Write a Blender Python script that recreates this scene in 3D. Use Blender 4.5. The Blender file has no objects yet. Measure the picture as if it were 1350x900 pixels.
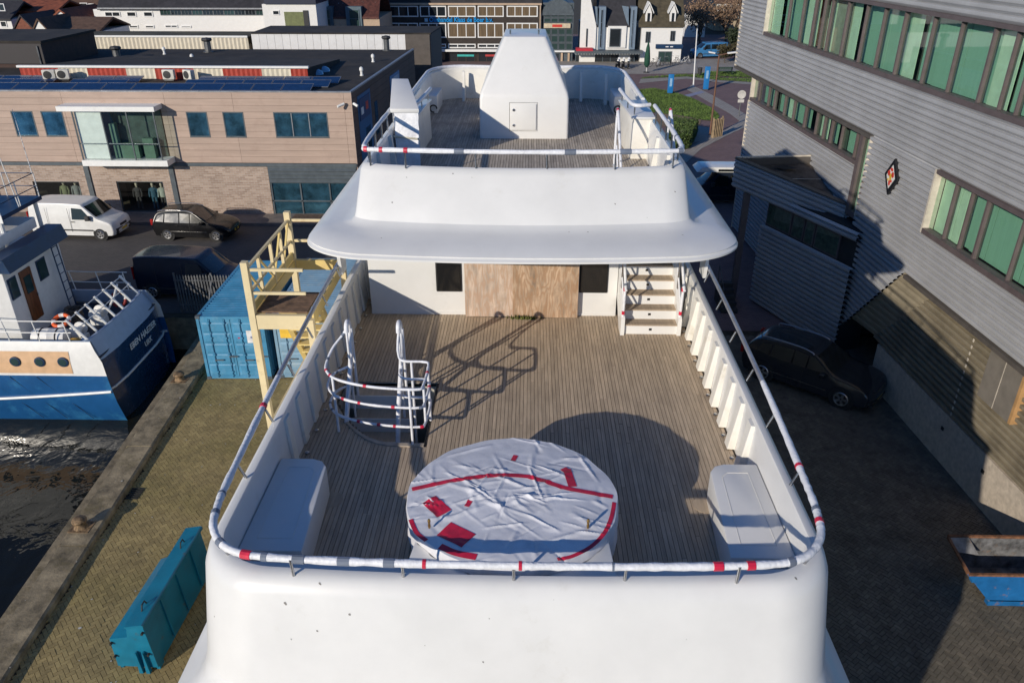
import bpy, bmesh, math, random
from mathutils import Vector, Matrix, noise
random.seed(7)
R = math.radians
SC = bpy.context.scene
COL = SC.collection
# ---------------------------------------------------------------- camera
CAM_F, CAM_P, CAM_YAW, CAM_LOC = 1030.0, R(27.45), 0.022, Vector((0.11, 0.0, 14.7))
cd = bpy.data.cameras.new('camera'); cam = bpy.data.objects.new('camera', cd); COL.objects.link(cam)
cam.location = CAM_LOC; cam.rotation_euler = (math.pi/2-CAM_P, 0, CAM_YAW)
cd.sensor_width = 36; cd.lens = 36*CAM_F/1350; cd.clip_end = 3000; cd.clip_start = 0.2
SC.camera = cam
# ---------------------------------------------------------------- sky and sun (low winter sun behind the camera, from the left)
SUN_EL, SUN_H = R(18.8), Vector((-0.585, -0.811))
w = bpy.data.worlds.new('World'); SC.world = w; w.use_nodes = True
nt = w.node_tree; bg = nt.nodes['Background']
sky = nt.nodes.new('ShaderNodeTexSky'); sky.sky_type = 'NISHITA'; sky.sun_disc = False
sky.sun_elevation = SUN_EL; sky.sun_rotation = math.atan2(SUN_H.x, SUN_H.y)
sky.air_density = 1.0; sky.dust_density = 0.0; sky.ozone_density = 9.0
nt.links.new(sky.outputs[0], bg.inputs[0]); bg.inputs[1].default_value = 0.105
sd = bpy.data.lights.new('sun', 'SUN'); sd.energy = 4.0; sd.angle = R(0.5); sd.color = (1.0, 0.905, 0.765)
sun = bpy.data.objects.new('sun', sd); COL.objects.link(sun)
sv = Vector((SUN_H.x*math.cos(SUN_EL), SUN_H.y*math.cos(SUN_EL), math.sin(SUN_EL)))
sun.rotation_euler = sv.to_track_quat('Z', 'Y').to_euler(); sun.location = (-40, -60, 60)
SC.view_settings.view_transform = 'Standard'; SC.view_settings.look = 'None'
SC.view_settings.exposure = 0.0; SC.view_settings.gamma = 1.0
# ---------------------------------------------------------------- pixel -> world
def ray(x, y):
    u, v = (x-675)/CAM_F, (450-y)/CAM_F
    d = Vector((u, math.cos(CAM_P)+v*math.sin(CAM_P), -math.sin(CAM_P)+v*math.cos(CAM_P)))
    return Matrix.Rotation(CAM_YAW, 3, 'Z') @ d
def atz(x, y, z=0.0):
    r = ray(x, y); return CAM_LOC + r*((z-CAM_LOC.z)/r.z)
def aty(x, y, Y):
    r = ray(x, y); return CAM_LOC + r*((Y-CAM_LOC.y)/r.y)
# ---------------------------------------------------------------- materials
MATS = {}
def mat(name, col, rough=0.6, metal=0.0, var=0.12, scale=3.0, bump=0.0, bscale=40.0, col2=None, spec=0.5, objvar=0.0, stretch=(1,1,1), coat=0.0, stain=None, stain_scale=0.6, stain_lo=0.52, stain_hi=0.7, trans=0.0, local=False):
    if name in MATS: return MATS[name]
    m = bpy.data.materials.new(name); m.use_nodes = True; MATS[name] = m
    nt = m.node_tree; N = nt.nodes; L = nt.links; b = N['Principled BSDF']
    b.inputs['Roughness'].default_value = rough; b.inputs['Metallic'].default_value = metal
    b.inputs['Specular IOR Level'].default_value = spec; b.inputs['Coat Weight'].default_value = coat
    b.inputs['Transmission Weight'].default_value = trans
    if local:
        tc = N.new('ShaderNodeTexCoord'); src = tc.outputs['Object']
    else:
        geo = N.new('ShaderNodeNewGeometry'); src = geo.outputs['Position']
    mp = N.new('ShaderNodeMapping'); mp.inputs['Scale'].default_value = stretch
    L.new(src, mp.inputs['Vector'])
    n = N.new('ShaderNodeTexNoise'); n.inputs['Scale'].default_value = scale; n.inputs['Detail'].default_value = 6; n.inputs['Roughness'].default_value = 0.62
    L.new(mp.outputs[0], n.inputs['Vector'])
    c2 = col2 if col2 else tuple(c*(1-var*2.2) for c in col)
    c1 = col if col2 else tuple(min(1, c*(1+var)) for c in col)
    mx = N.new('ShaderNodeMix'); mx.data_type = 'RGBA'
    mr = N.new('ShaderNodeMapRange'); mr.inputs[1].default_value = 0.3; mr.inputs[2].default_value = 0.7
    L.new(n.outputs[0], mr.inputs[0]); L.new(mr.outputs[0], mx.inputs[0])
    mx.inputs[6].default_value = (*c2, 1); mx.inputs[7].default_value = (*c1, 1)
    out = mx.outputs[2]
    if stain:
        n2 = N.new('ShaderNodeTexNoise'); n2.inputs['Scale'].default_value = stain_scale; n2.inputs['Detail'].default_value = 8; n2.inputs['Roughness'].default_value = 0.7
        L.new(src, n2.inputs['Vector'])
        m2 = N.new('ShaderNodeMapRange'); m2.inputs[1].default_value = stain_lo; m2.inputs[2].default_value = stain_hi
        L.new(n2.outputs[0], m2.inputs[0])
        x2 = N.new('ShaderNodeMix'); x2.data_type = 'RGBA'; L.new(m2.outputs[0], x2.inputs[0]); L.new(out, x2.inputs[6]); x2.inputs[7].default_value = (*stain, 1); out = x2.outputs[2]
    if objvar:
        oi = N.new('ShaderNodeObjectInfo'); at = N.new('ShaderNodeAttribute'); at.attribute_name = 'rnd'
        ad = N.new('ShaderNodeMath'); ad.operation = 'ADD'; L.new(oi.outputs['Random'], ad.inputs[0]); L.new(at.outputs['Fac'], ad.inputs[1])
        fr = N.new('ShaderNodeMath'); fr.operation = 'FRACT'; L.new(ad.outputs[0], fr.inputs[0])
        mm = N.new('ShaderNodeMapRange'); mm.inputs[3].default_value = 1-objvar; mm.inputs[4].default_value = 1+objvar; L.new(fr.outputs[0], mm.inputs[0])
        hs = N.new('ShaderNodeHueSaturation'); L.new(mm.outputs[0], hs.inputs['Value']); L.new(out, hs.inputs['Color']); out = hs.outputs[0]
    L.new(out, b.inputs['Base Color'])
    rr = N.new('ShaderNodeMapRange'); rr.inputs[3].default_value = max(0.02, rough-0.08); rr.inputs[4].default_value = min(1, rough+0.1)
    L.new(n.outputs[0], rr.inputs[0]); L.new(rr.outputs[0], b.inputs['Roughness'])
    if bump:
        n3 = N.new('ShaderNodeTexNoise'); n3.inputs['Scale'].default_value = bscale; n3.inputs['Detail'].default_value = 4
        L.new(mp.outputs[0], n3.inputs['Vector'])
        bp = N.new('ShaderNodeBump'); bp.inputs['Strength'].default_value = bump; bp.inputs['Distance'].default_value = 0.02
        L.new(n3.outputs[0], bp.inputs['Height']); L.new(bp.outputs[0], b.inputs['Normal'])
    return m
def glass(name, col=(0.02,0.03,0.03), rough=0.03, spec=1.0):
    return mat(name, col, rough, 0.0, var=0.05, scale=0.5, spec=spec)
def brickmat(name, c1, c2, mortar, bw=0.21, bh=0.065, axis='XZ', rough=0.85, off=0.5):
    if name in MATS: return MATS[name]
    m = bpy.data.materials.new(name); m.use_nodes = True; MATS[name] = m
    N = m.node_tree.nodes; L = m.node_tree.links; b = N['Principled BSDF']; b.inputs['Roughness'].default_value = rough
    g = N.new('ShaderNodeNewGeometry'); sp = N.new('ShaderNodeSeparateXYZ'); cb = N.new('ShaderNodeCombineXYZ')
    L.new(g.outputs['Position'], sp.inputs[0]); L.new(sp.outputs[axis[0]], cb.inputs[0]); L.new(sp.outputs[axis[1]], cb.inputs[1])
    br = N.new('ShaderNodeTexBrick'); br.inputs['Scale'].default_value = 1; br.inputs['Brick Width'].default_value = bw; br.inputs['Row Height'].default_value = bh; br.inputs['Mortar Size'].default_value = min(bw,bh)*0.09
    br.offset = off
    br.inputs['Color1'].default_value = (*c1,1); br.inputs['Color2'].default_value = (*c2,1); br.inputs['Mortar'].default_value = (*mortar,1)
    L.new(cb.outputs[0], br.inputs['Vector'])
    n = N.new('ShaderNodeTexNoise'); n.inputs['Scale'].default_value = 0.7; n.inputs['Detail'].default_value = 6; L.new(g.outputs['Position'], n.inputs['Vector'])
    mr = N.new('ShaderNodeMapRange'); mr.inputs[3].default_value = 0.75; mr.inputs[4].default_value = 1.25; L.new(n.outputs[0], mr.inputs[0])
    hs = N.new('ShaderNodeHueSaturation'); L.new(mr.outputs[0], hs.inputs['Value']); L.new(br.outputs[0], hs.inputs['Color']); L.new(hs.outputs[0], b.inputs['Base Color'])
    bp = N.new('ShaderNodeBump'); bp.inputs['Strength'].default_value = 0.4; bp.inputs['Distance'].default_value = 0.01; bp.invert = True
    L.new(br.outputs['Fac'], bp.inputs['Height']); L.new(bp.outputs[0], b.inputs['Normal'])
    return m
# ---------------------------------------------------------------- mesh builder
def WM(o):
    m = o.matrix_basis.copy()
    return (WM(o.parent) @ m) if o.parent else m
class MB:
    def __init__(s): s.v=[]; s.f=[]; s.m=[]; s.r=[]; s.cur=0; s.rv=0.0
    def add(s, vs, fs):
        k=len(s.v); s.v.extend([tuple(p) for p in vs])
        for f in fs: s.f.append(tuple(k+i for i in f)); s.m.append(s.cur); s.r.append(s.rv)
        return s
    def box(s, x0,x1,y0,y1,z0,z1, rot=0, c=None, M=None):
        vs=[Vector((x,y,z)) for z in (z0,z1) for y in (y0,y1) for x in (x0,x1)]
        if rot:
            c=Vector(c) if c is not None else Vector(((x0+x1)/2,(y0+y1)/2,(z0+z1)/2)); Q=Matrix.Rotation(rot,3,'Z')
            vs=[c+Q@(p-c) for p in vs]
        if M is not None: vs=[M@p for p in vs]
        return s.add(vs,[(0,2,3,1),(4,5,7,6),(0,1,5,4),(1,3,7,5),(3,2,6,7),(2,0,4,6)])
    def hull8(s, bot, top):          # two quads (same winding, ccw from above)
        n=len(bot); vs=list(bot)+list(top)
        return s.add(vs,[tuple(reversed(range(n))),tuple(range(n,2*n))]+[(i,(i+1)%n,n+(i+1)%n,n+i) for i in range(n)])
    def prism(s, poly, z0, z1): return s.hull8([(p[0],p[1],z0) for p in poly],[(p[0],p[1],z1) for p in poly])
    def prismy(s, poly, y0, y1):      # poly in XZ
        n=len(poly); vs=[(p[0],y0,p[1]) for p in poly]+[(p[0],y1,p[1]) for p in poly]
        return s.add(vs,[tuple(range(n)),tuple(reversed(range(n,2*n)))]+[((i+1)%n,i,n+i,n+(i+1)%n) for i in range(n)])
    def prismx(s, poly, x0, x1):      # poly in YZ
        n=len(poly); vs=[(x0,p[0],p[1]) for p in poly]+[(x1,p[0],p[1]) for p in poly]
        return s.add(vs,[tuple(reversed(range(n))),tuple(range(n,2*n))]+[(i,(i+1)%n,n+(i+1)%n,n+i) for i in range(n)])
    def quad(s, a,b,c,d): return s.add([a,b,c,d],[(0,1,2,3)])
    def tube(s, pts, r, n=8, closed=False, cap=True, sq=False):
        pts=[Vector(p) for p in pts]; rr=r if isinstance(r,(list,tuple)) else [r]*len(pts)
        k=len(pts); rings=[]; up=None
        for i,p in enumerate(pts):
            a=pts[(i-1)%k] if (closed or i>0) else p; b=pts[(i+1)%k] if (closed or i<k-1) else p
            t=(b-a).normalized()
            if up is None: up=t.orthogonal().normalized() if abs(t.z)>0.99 else Vector((0,0,1))
            x=t.cross(up)
            if x.length<1e-4: x=t.orthogonal()
            x.normalize(); y=x.cross(t).normalized(); up=y
            o=math.pi/n if sq else 0
            rings.append([p+(x*math.cos(2*math.pi*j/n+o)+y*math.sin(2*math.pi*j/n+o))*rr[i] for j in range(n)])
        vs=[q for g in rings for q in g]; fs=[]
        m=k if closed else k-1
        for i in range(m):
            a=i*n; b=((i+1)%k)*n
            for j in range(n): fs.append((a+j,a+(j+1)%n,b+(j+1)%n,b+j))
        if cap and not closed: fs.append(tuple(reversed(range(n)))); fs.append(tuple(range((k-1)*n,k*n)))
        return s.add(vs,fs)
    def bar(s, a, b, r): return s.tube([a,b], r*1.414, 4, sq=True)
    def lathe(s, prof, c=(0,0,0), n=16, axis='Z'):
        vs=[];fs=[]
        for r,z in prof:
            for j in range(n):
                a=2*math.pi*j/n
                p=(r*math.cos(a),r*math.sin(a),z)
                if axis=='Y': p=(p[0],-p[2],p[1])
                if axis=='X': p=(p[2],p[0],p[1])
                vs.append((c[0]+p[0],c[1]+p[1],c[2]+p[2]))
        k=len(prof)
        for i in range(k-1):
            for j in range(n): fs.append((i*n+j,i*n+(j+1)%n,(i+1)*n+(j+1)%n,(i+1)*n+j))
        fs.append(tuple(reversed(range(n)))); fs.append(tuple(range((k-1)*n,k*n)))
        return s.add(vs,fs)
    def loft(s, rings, closed=False, caps=False):
        n=len(rings[0]); vs=[p for g in rings for p in g]; fs=[]
        for i in range(len(rings)-1):
            for j in range(n if closed else n-1): fs.append((i*n+j,i*n+(j+1)%n,(i+1)*n+(j+1)%n,(i+1)*n+j))
        if caps: fs.append(tuple(reversed(range(n)))); fs.append(tuple(range((len(rings)-1)*n,len(rings)*n)))
        return s.add(vs,fs)
    def xf(s, M, start=0):
        for i in range(start,len(s.v)): s.v[i]=tuple(M@Vector(s.v[i]))
        return s
    def build(s, name, mats, parent=None, smooth=None, bevel=0, kind=None, origin=None):
        me=bpy.data.meshes.new(name)
        vs=s.v
        if parent is not None:
            inv=WM(parent).inverted(); vs=[tuple(inv@Vector(p)) for p in vs]
        me.from_pydata(vs,[],s.f); 
        if not isinstance(mats,(list,tuple)): mats=[mats]
        for m in mats: me.materials.append(m)
        if len(mats)>1: me.polygons.foreach_set('material_index',s.m)
        if any(s.r):
            at=me.attributes.new('rnd','FLOAT','FACE'); at.data.foreach_set('value',s.r)
        bm=bmesh.new(); bm.from_mesh(me); bmesh.ops.recalc_face_normals(bm,faces=bm.faces); 
        if bevel: 
            es=[e for e in bm.edges if len(e.link_faces)==2 and e.calc_face_angle(0)>0.5]
            bmesh.ops.bevel(bm,geom=es,offset=bevel,segments=2,affect='EDGES',profile=0.6,clamp_overlap=True)
        bm.to_mesh(me); bm.free()
        o=bpy.data.objects.new(name,me); COL.objects.link(o)
        if parent is not None: o.parent=parent
        if smooth or bevel:
            me.shade_smooth(); me.set_sharp_from_angle(angle=R(smooth or 40))
        if kind: o['kind']=kind
        return o
def thing(name, label, cat, loc=(0,0,0), rz=0, group=None):
    o=bpy.data.objects.new(name,None); COL.objects.link(o); o.empty_display_size=0.2
    o.location=loc; o.rotation_euler=(0,0,rz); o['label']=label; o['category']=cat
    if group: o['group']=group
    return o
def tag(o, label, cat, group=None):
    o['label']=label; o['category']=cat
    if group: o['group']=group
    return o
def setting(o): o['kind']='structure'; return o
def dup(root, loc=None, rz=None, label=None, group=None, parent=None):
    r=root.copy(); COL.objects.link(r)
    if parent is not None: r.parent=parent
    if loc is not None: r.location=loc
    if rz is not None: r.rotation_euler=(0,0,rz)
    if label: r['label']=label
    if group: r['group']=group
    for ch in list(root.children):
        if ch is r: continue
        dup(ch, parent=r)
    return r
def centre(o):      # move a single mesh thing's origin to its base
    me=o.data; xs=[v.co for v in me.vertices]
    c=Vector(((min(p.x for p in xs)+max(p.x for p in xs))/2,(min(p.y for p in xs)+max(p.y for p in xs))/2,min(p.z for p in xs)))
    me.transform(Matrix.Translation(-c)); o.location=c; return o
def bez(pts, n=8, closed=False):       # catmull-rom
    pts=[Vector(p) for p in pts]; out=[]; k=len(pts)
    for i in range(k if closed else k-1):
        p0=pts[(i-1)%k] if (closed or i>0) else pts[i]; p1=pts[i]; p2=pts[(i+1)%k]; p3=pts[(i+2)%k] if (closed or i<k-2) else p2
        for j in range(n):
            t=j/n
            out.append(0.5*((2*p1)+(-p0+p2)*t+(2*p0-5*p1+4*p2-p3)*t*t+(-p0+3*p1-3*p2+p3)*t**3))
    if not closed: out.append(pts[-1])
    return out
# ---------------------------------------------------------------- common materials
WHITE = mat('white_gelcoat',(0.74,0.735,0.715),0.36,var=0.03,scale=1.2,coat=0.2,stain=(0.60,0.58,0.53),stain_scale=1.3,stain_lo=0.6,stain_hi=0.85,bump=0.06,bscale=1.6)
STEEL = mat('stainless_steel',(0.55,0.55,0.55),0.25,1.0)
DARK = mat('black_rubber',(0.02,0.02,0.02),0.7)
# ================================================================ THE YACHT
CREAM = mat('cream_paint',(0.78,0.76,0.70),0.4,var=0.05,scale=2.5,stain=(0.45,0.41,0.32),stain_scale=2.2,stain_lo=0.58,stain_hi=0.85)
TEAK = mat('weathered_teak',(0.50,0.395,0.285),0.8,var=0.12,scale=1.6,stretch=(14,1.2,8),objvar=0.13,bump=0.2,bscale=12,stain=(0.33,0.26,0.20),stain_scale=0.8,stain_lo=0.5,stain_hi=0.85)
CAULK = mat('deck_caulk',(0.075,0.062,0.05),0.85)
PIPE = mat('brushed_rail',(0.42,0.45,0.52),0.35,0.6,var=0.1)
WRAP = mat('white_wrap',(0.78,0.79,0.82),0.45,var=0.07,scale=9,bump=0.5,bscale=25)
REDT = mat('red_tape',(0.62,0.02,0.06),0.4,var=0.15,scale=8)
GREYT = mat('dark_tape',(0.17,0.20,0.26),0.5)
SMOKE = glass('smoked_glass',(0.012,0.012,0.012))
yacht = thing('yacht','large white motor yacht with teak decks standing ashore on the quay','yacht',(0,8,0))
DZ, UZ = 8.2, 10.55
def bow(p):
    x,y,z=p
    if y>29: z=min(z,max(6.4,9.1-0.45*(y-29)),z)
    return (x*(1-min(1,(y-29)/17)**2)**0.5 if y>29 else x, y, z)
def U(w, yf, r, yb, z, n=10, c=0.12, wb=None, m=10):   # U outline: port aft -> round the near end -> starboard aft
    wb = w if wb is None else wb
    P=[]
    for i in range(m): 
        t=i/m; P.append((-(wb+(w-wb)*t), yb+(yf+r-yb)*t))
    for i in range(n+1):
        a=math.pi/2*i/n; P.append((-w+r-r*math.cos(a), yf+r-r*math.sin(a)))
    k=6
    for i in range(1,k): P.append((-w+r+(2*w-2*r)*i/k, yf))
    for i in range(n+1):
        a=math.pi/2*i/n; P.append((w-r+r*math.sin(a), yf+r-r*math.cos(a)))
    for i in range(1,m+1):
        t=i/m; P.append((w+(wb-w)*t, yf+r+(yb-yf-r)*t))
    return [bow(q) for q in [(x, y+c*(x/w)**2*(1 if y<yf+r+0.01 else 0)*max(0,1-(y-yf)/r), z) for x,y in P]]
YB=13.9
# lower hull, flared lip and cowl as one skin
hull=MB()
hull.loft([U(2.3,4.0,1.2,44,0.9,wb=2.3),U(2.9,3.1,1.4,45,2.6,wb=2.9),U(3.45,3.2,1.2,46,4.5,wb=3.4),U(3.58,4.2,1.1,46,6.6,wb=3.5),U(3.66,4.55,0.95,46,7.36,wb=3.62)])
hb=hull.build('hull',WHITE,yacht,smooth=50)
for zz,dz in ((3.3,0.5),(5.6,0.5)):
    for k in range(10):
        for sx in (-1,1):
            y=12+3*k; ww=(2.9+(zz-2.6)/2.6*0.42)
            MB().lathe([(0.0,0),(0.2,0.0),(0.2,0.02),(0.0,0.021)],(sx*(ww+0.01),y,zz),14,'X').build('porthole',SMOKE,hb)
lip=MB().loft([U(3.66,4.55,0.95,46,7.36,wb=3.62),U(3.69,4.5,0.95,46,7.42,wb=3.65),U(3.66,4.55,0.93,46,7.47,wb=3.62),U(3.5,4.85,0.85,46,7.56,wb=3.5),U(3.40,5.06,0.75,46,7.64,wb=3.42),U(3.335,5.22,0.68,46,7.76,wb=3.38),U(3.30,5.30,0.66,46,7.92,wb=3.38)])
lip.build('lip',WHITE,yacht,smooth=60)
cowl=MB().loft([U(3.30,5.30,0.66,46,7.92,wb=3.38),U(3.29,5.36,0.66,46,8.1,wb=3.4),U(3.27,5.62,0.68,46,8.88,wb=3.46),U(3.24,5.69,0.69,46,9.0,wb=3.46),U(3.19,5.76,0.68,46,9.04,wb=3.42),U(3.12,5.84,0.64,46,9.035,wb=3.36),U(3.10,5.87,0.62,46,9.0,wb=3.33),U(3.07,5.92,0.6,46,8.1,wb=3.16)])
cowl.build('bulwark',CREAM if False else WHITE,yacht,smooth=45)
# ribs on the inside of the bulwark
for sx in (-1,1):
    for k in range(13):
        y=8.75+0.56*k; t=(y-6.5)/39.5
        xb=3.07+0.09*t; xt=3.10+0.23*t
        MB().hull8([(sx*xb,y-0.10,DZ+0.02),(sx*xb,y+0.10,DZ+0.02),(sx*(xb-(0.11 if sx>0 else 0.035)),y+0.085,DZ+0.02),(sx*(xb-(0.11 if sx>0 else 0.035)),y-0.085,DZ+0.02)],
                   [(sx*xt,y-0.10,8.985),(sx*xt,y+0.10,8.985),(sx*(xt-(0.05 if sx>0 else 0.03)),y+0.085,8.985),(sx*(xt-(0.05 if sx>0 else 0.03)),y-0.085,8.985)]).build('rib',CREAM,yacht)
        MB().lathe([(0.035,0),(0.035,0.02),(0.02,0.03)],(sx*(xb-0.09),y+0.26,DZ+0.01),10).build('drain_cover',STEEL,yacht)
# ---- lower deck planks
HX0,HX1,HY0,HY1=-2.86,-1.36,9.28,11.0
def hatch_near(x):      # near edge of the D shaped stair opening
    t=(x-HX0)/(HX1-HX0); t=min(1,max(0,t)); return 9.28+ (1.05*(1-min(1,t/0.75))**2.2)
sub=MB()
def subq(x0,x1,y0,y1): sub.box(x0,x1,y0,y1,DZ-0.06,DZ-0.012)
subq(-3.2,HX0,5.8,14.6); subq(HX1,3.2,5.8,14.6); subq(HX0,HX1,HY1,14.6)
nx=24
for i in range(nx):
    xa=HX0+(HX1-HX0)*i/nx; xb=HX0+(HX1-HX0)*(i+1)/nx
    subq(xa,xb,5.8,max(hatch_near(xa),hatch_near(xb)))
for sx in (-1,1): sub.box(min(sx*2.95,sx*3.2),max(sx*2.95,sx*3.2),14.6,44,DZ-0.06,DZ-0.012)
sub.build('deck_base',CAULK,yacht)
PW=0.0575; planks=[]
rs=random.Random(3)
ncol=int(6.2/PW)
for c in range(ncol):
    x0=-3.1+c*PW; x1=x0+PW-0.0065; xm=(x0+x1)/2
    segs=[(6.0,14.4)]
    if HX0-0.02<xm<HX1+0.02: segs=[(6.0,hatch_near(xm)-0.07),(HY1+0.02,14.4)]
    if xm<-2.96 or xm>2.95: segs=[(6.0,20.0)]
    for a,b in segs:
        y=a+ (rs.uniform(-1.6,0) if a<7 else 0)
        while y<b-0.02:
            e=y+rs.uniform(2.0,2.9)
            ya=max(a,y)+0.002; yb=min(b,e)-0.002
            if b-e<0.35: yb=b-0.002; e=b
            planks.append((x0,x1,ya,yb)); y=e
planks.sort(key=lambda p:-( (p[3]-p[2])/((p[2]+p[3])/2)**2 ))
rest=MB()
for i,(x0,x1,ya,yb) in enumerate(planks):
    dz=rs.uniform(-0.0015,0.0015)
    if i<296:
        MB().box(x0,x1,ya,yb,DZ-0.012,DZ+dz).build('plank',TEAK,yacht)
    else:
        rest.rv=rs.random()*0.98+0.01; rest.box(x0,x1,ya,yb,DZ-0.012,DZ+dz)
rest.build('plank_field',TEAK,yacht,kind='stuff')
# margin boards along the bulwark
# ---- house front
house=MB()
house.box(-2.9,1.8,13.63,13.75,DZ,10.32); house.box(-2.9,-2.78,13.75,30,DZ,10.3); house.box(1.72,1.8,13.75,30,DZ,10.3)
house.build('house_wall',WHITE,yacht)
MB().box(-2.9,1.8,13.615,13.63,DZ,DZ+0.05).build('skirting',WHITE,yacht)
for x0,x1 in ((-1.63,-1.14),(1.08,1.62)):
    wd=MB().box(x0,x1,13.60,13.65,8.68,9.75).build('window',DARK,yacht,bevel=0.04)
    MB().box(x0+0.03,x1-0.03,13.59,13.598,8.71,9.72).build('pane',SMOKE,wd)
PLY=mat('plywood',(0.52,0.37,0.25),0.75,var=0.25,scale=1.3,stretch=(7,1,1.4),bump=0.2,bscale=10,stain=(0.30,0.2,0.12),stain_scale=3)
PLY2=mat('plywood_grey',(0.60,0.47,0.37),0.75,var=0.2,scale=1.3,stretch=(7,1,1.4),bump=0.2,bscale=10,stain=(0.45,0.33,0.24),stain_scale=3)
def plymat(m,dark):
    N=m.node_tree.nodes; L=m.node_tree.links; b=N['Principled BSDF']
    g=N.new('ShaderNodeNewGeometry'); mp=N.new('ShaderNodeMapping'); mp.inputs['Scale'].default_value=(3.4,1,0.7); L.new(g.outputs['Position'],mp.inputs[0])
    n=N.new('ShaderNodeTexNoise'); n.inputs['Scale'].default_value=1.5; n.inputs['Detail'].default_value=2; L.new(mp.outputs[0],n.inputs['Vector'])
    ml=N.new('ShaderNodeMath'); ml.operation='MULTIPLY'; ml.inputs[1].default_value=60; L.new(n.outputs[0],ml.inputs[0])
    sn=N.new('ShaderNodeMath'); sn.operation='SINE'; L.new(ml.outputs[0],sn.inputs[0])
    mr=N.new('ShaderNodeMapRange'); mr.inputs[1].default_value=-0.2; mr.inputs[2].default_value=1; mr.inputs[4].default_value=0.75; L.new(sn.outputs[0],mr.inputs[0])
    old=b.inputs['Base Color'].links[0].from_socket
    mx=N.new('ShaderNodeMix'); mx.data_type='RGBA'; L.new(mr.outputs[0],mx.inputs[0]); L.new(old,mx.inputs[6]); mx.inputs[7].default_value=(*dark,1)
    L.new(mx.outputs[2],b.inputs['Base Color'])
plymat(PLY,(0.34,0.20,0.11)); plymat(PLY2,(0.47,0.31,0.21))
tag(centre(MB().box(-1.08,-0.16,13.515,13.533,8.215,10.2).build('plywood_sheet',PLY2)),'pale plywood sheet boarding up the left half of the yacht doorway','plywood','plywood sheets over the yacht doorway')
tag(centre(MB().box(-0.17,1.06,13.49,13.51,8.213,10.2).build('plywood_sheet',PLY)),'wider plywood sheet boarding up the doorway on the stair side','plywood','plywood sheets over the yacht doorway')
MOSS=mat('moss',(0.12,0.13,0.03),0.95,var=0.4,scale=30)
m=MB()
for i in range(60):
    x=random.gauss(0.05,0.13); h=random.uniform(0.02,0.10); y=13.48-random.uniform(0,0.05)
    m.add([(x-0.02,y,DZ),(x+0.02,y,DZ),(x+random.uniform(-.02,.02),y-0.01,DZ+h),(x,y-0.03,DZ)],[(0,1,2),(1,3,2),(3,0,2)])
o=m.build('moss_tuft',MOSS); tag(o,'small green moss patch at the foot of the plywood','moss')
# ---- right hand stair up to the bridge deck
SX0,SX1=1.88,2.84; NS=12; RI=(UZ-DZ)/NS; RU=0.235; SY=12.86
for sx in (SX0-0.07,SX1):
    pl=[(SY-0.06,DZ),(SY+0.25,DZ),(SY+NS*RU+0.2,UZ-0.25),(SY+NS*RU+0.2,UZ+0.0),(SY+NS*RU-0.1,UZ+0.02),(SY-0.06,DZ+0.33)]
    MB().prismx(pl,sx,sx+0.07).build('stringer',WHITE,yacht)
for k in range(NS):
    y=SY+k*RU; z=DZ+k*RI
    rz=MB().box(SX0,SX1,y,y+0.02,z,z+RI-0.022).build('riser',WHITE,yacht)
    MB().box(2.335,2.385,y-0.006,y+0.0,z+0.075,z+0.118).build('step_light',SMOKE,rz)
    MB().box(SX0,SX1,y-0.02,y+RU,z+RI-0.022,z+RI).build('tread',TEAK,yacht)
    for q in (0.06,0.12,0.17): MB().box(SX0+0.06,SX1-0.06,y+q,y+q+0.008,z+RI,z+RI+0.0015).build('grip_strip',CAULK,yacht)
def taped(pts,r,parent,spots,mats=(REDT,GREYT),name='tape_patch',seed=1,ln=0.05):
    rr=random.Random(seed); pts=[Vector(p) for p in pts]
    L=[0]
    for a,b in zip(pts,pts[1:]): L.append(L[-1]+(b-a).length)
    def at(s):
        for i in range(len(pts)-1):
            if s<=L[i+1] or i==len(pts)-2: return pts[i].lerp(pts[i+1],(s-L[i])/max(1e-6,L[i+1]-L[i]))
    for s,l,mi in spots:
        s*=L[-1]; l*=0.6 if mi else 0.8
        MB().tube([at(max(0,s-l/2)),at(s),at(min(L[-1],s+l/2))],r+0.003,10,cap=True).build(name,mats[mi],parent)
for sx in (SX0-0.035,SX1+0.035):
    pts=[(sx,SY-0.0,DZ+0.32),(sx,SY-0.03,DZ+0.95),(sx,SY+0.08,DZ+1.12),(sx,SY+NS*RU-0.2,UZ+0.95),(sx,SY+NS*RU+0.1,UZ+0.98),(sx,SY+NS*RU+0.16,UZ+0.85),(sx,SY+NS*RU+0.16,UZ+0.02)]
    o=MB().tube(bez(pts,5),0.026,8).build('handrail',WRAP,yacht,smooth=60)
    o2=MB().tube([(sx,SY+0.02,DZ+0.55),(sx,SY+NS*RU-0.1,UZ+0.45)],0.018,8).build('handrail',WRAP,yacht,smooth=60)
    taped(bez(pts,5),0.026,yacht,[(0.02,0.09,0),(0.10,0.09,0),(0.15,0.07,1),(0.24,0.09,0),(0.80,0.1,0),(0.7,0.1,1)])
    for k in (2,5,8): MB().tube([(sx,SY+k*RU,DZ+k*RI+0.1),(sx,SY+k*RU,DZ+k*RI+1.15)],0.018,8).build('stanchion',STEEL,yacht,smooth=60)
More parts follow.
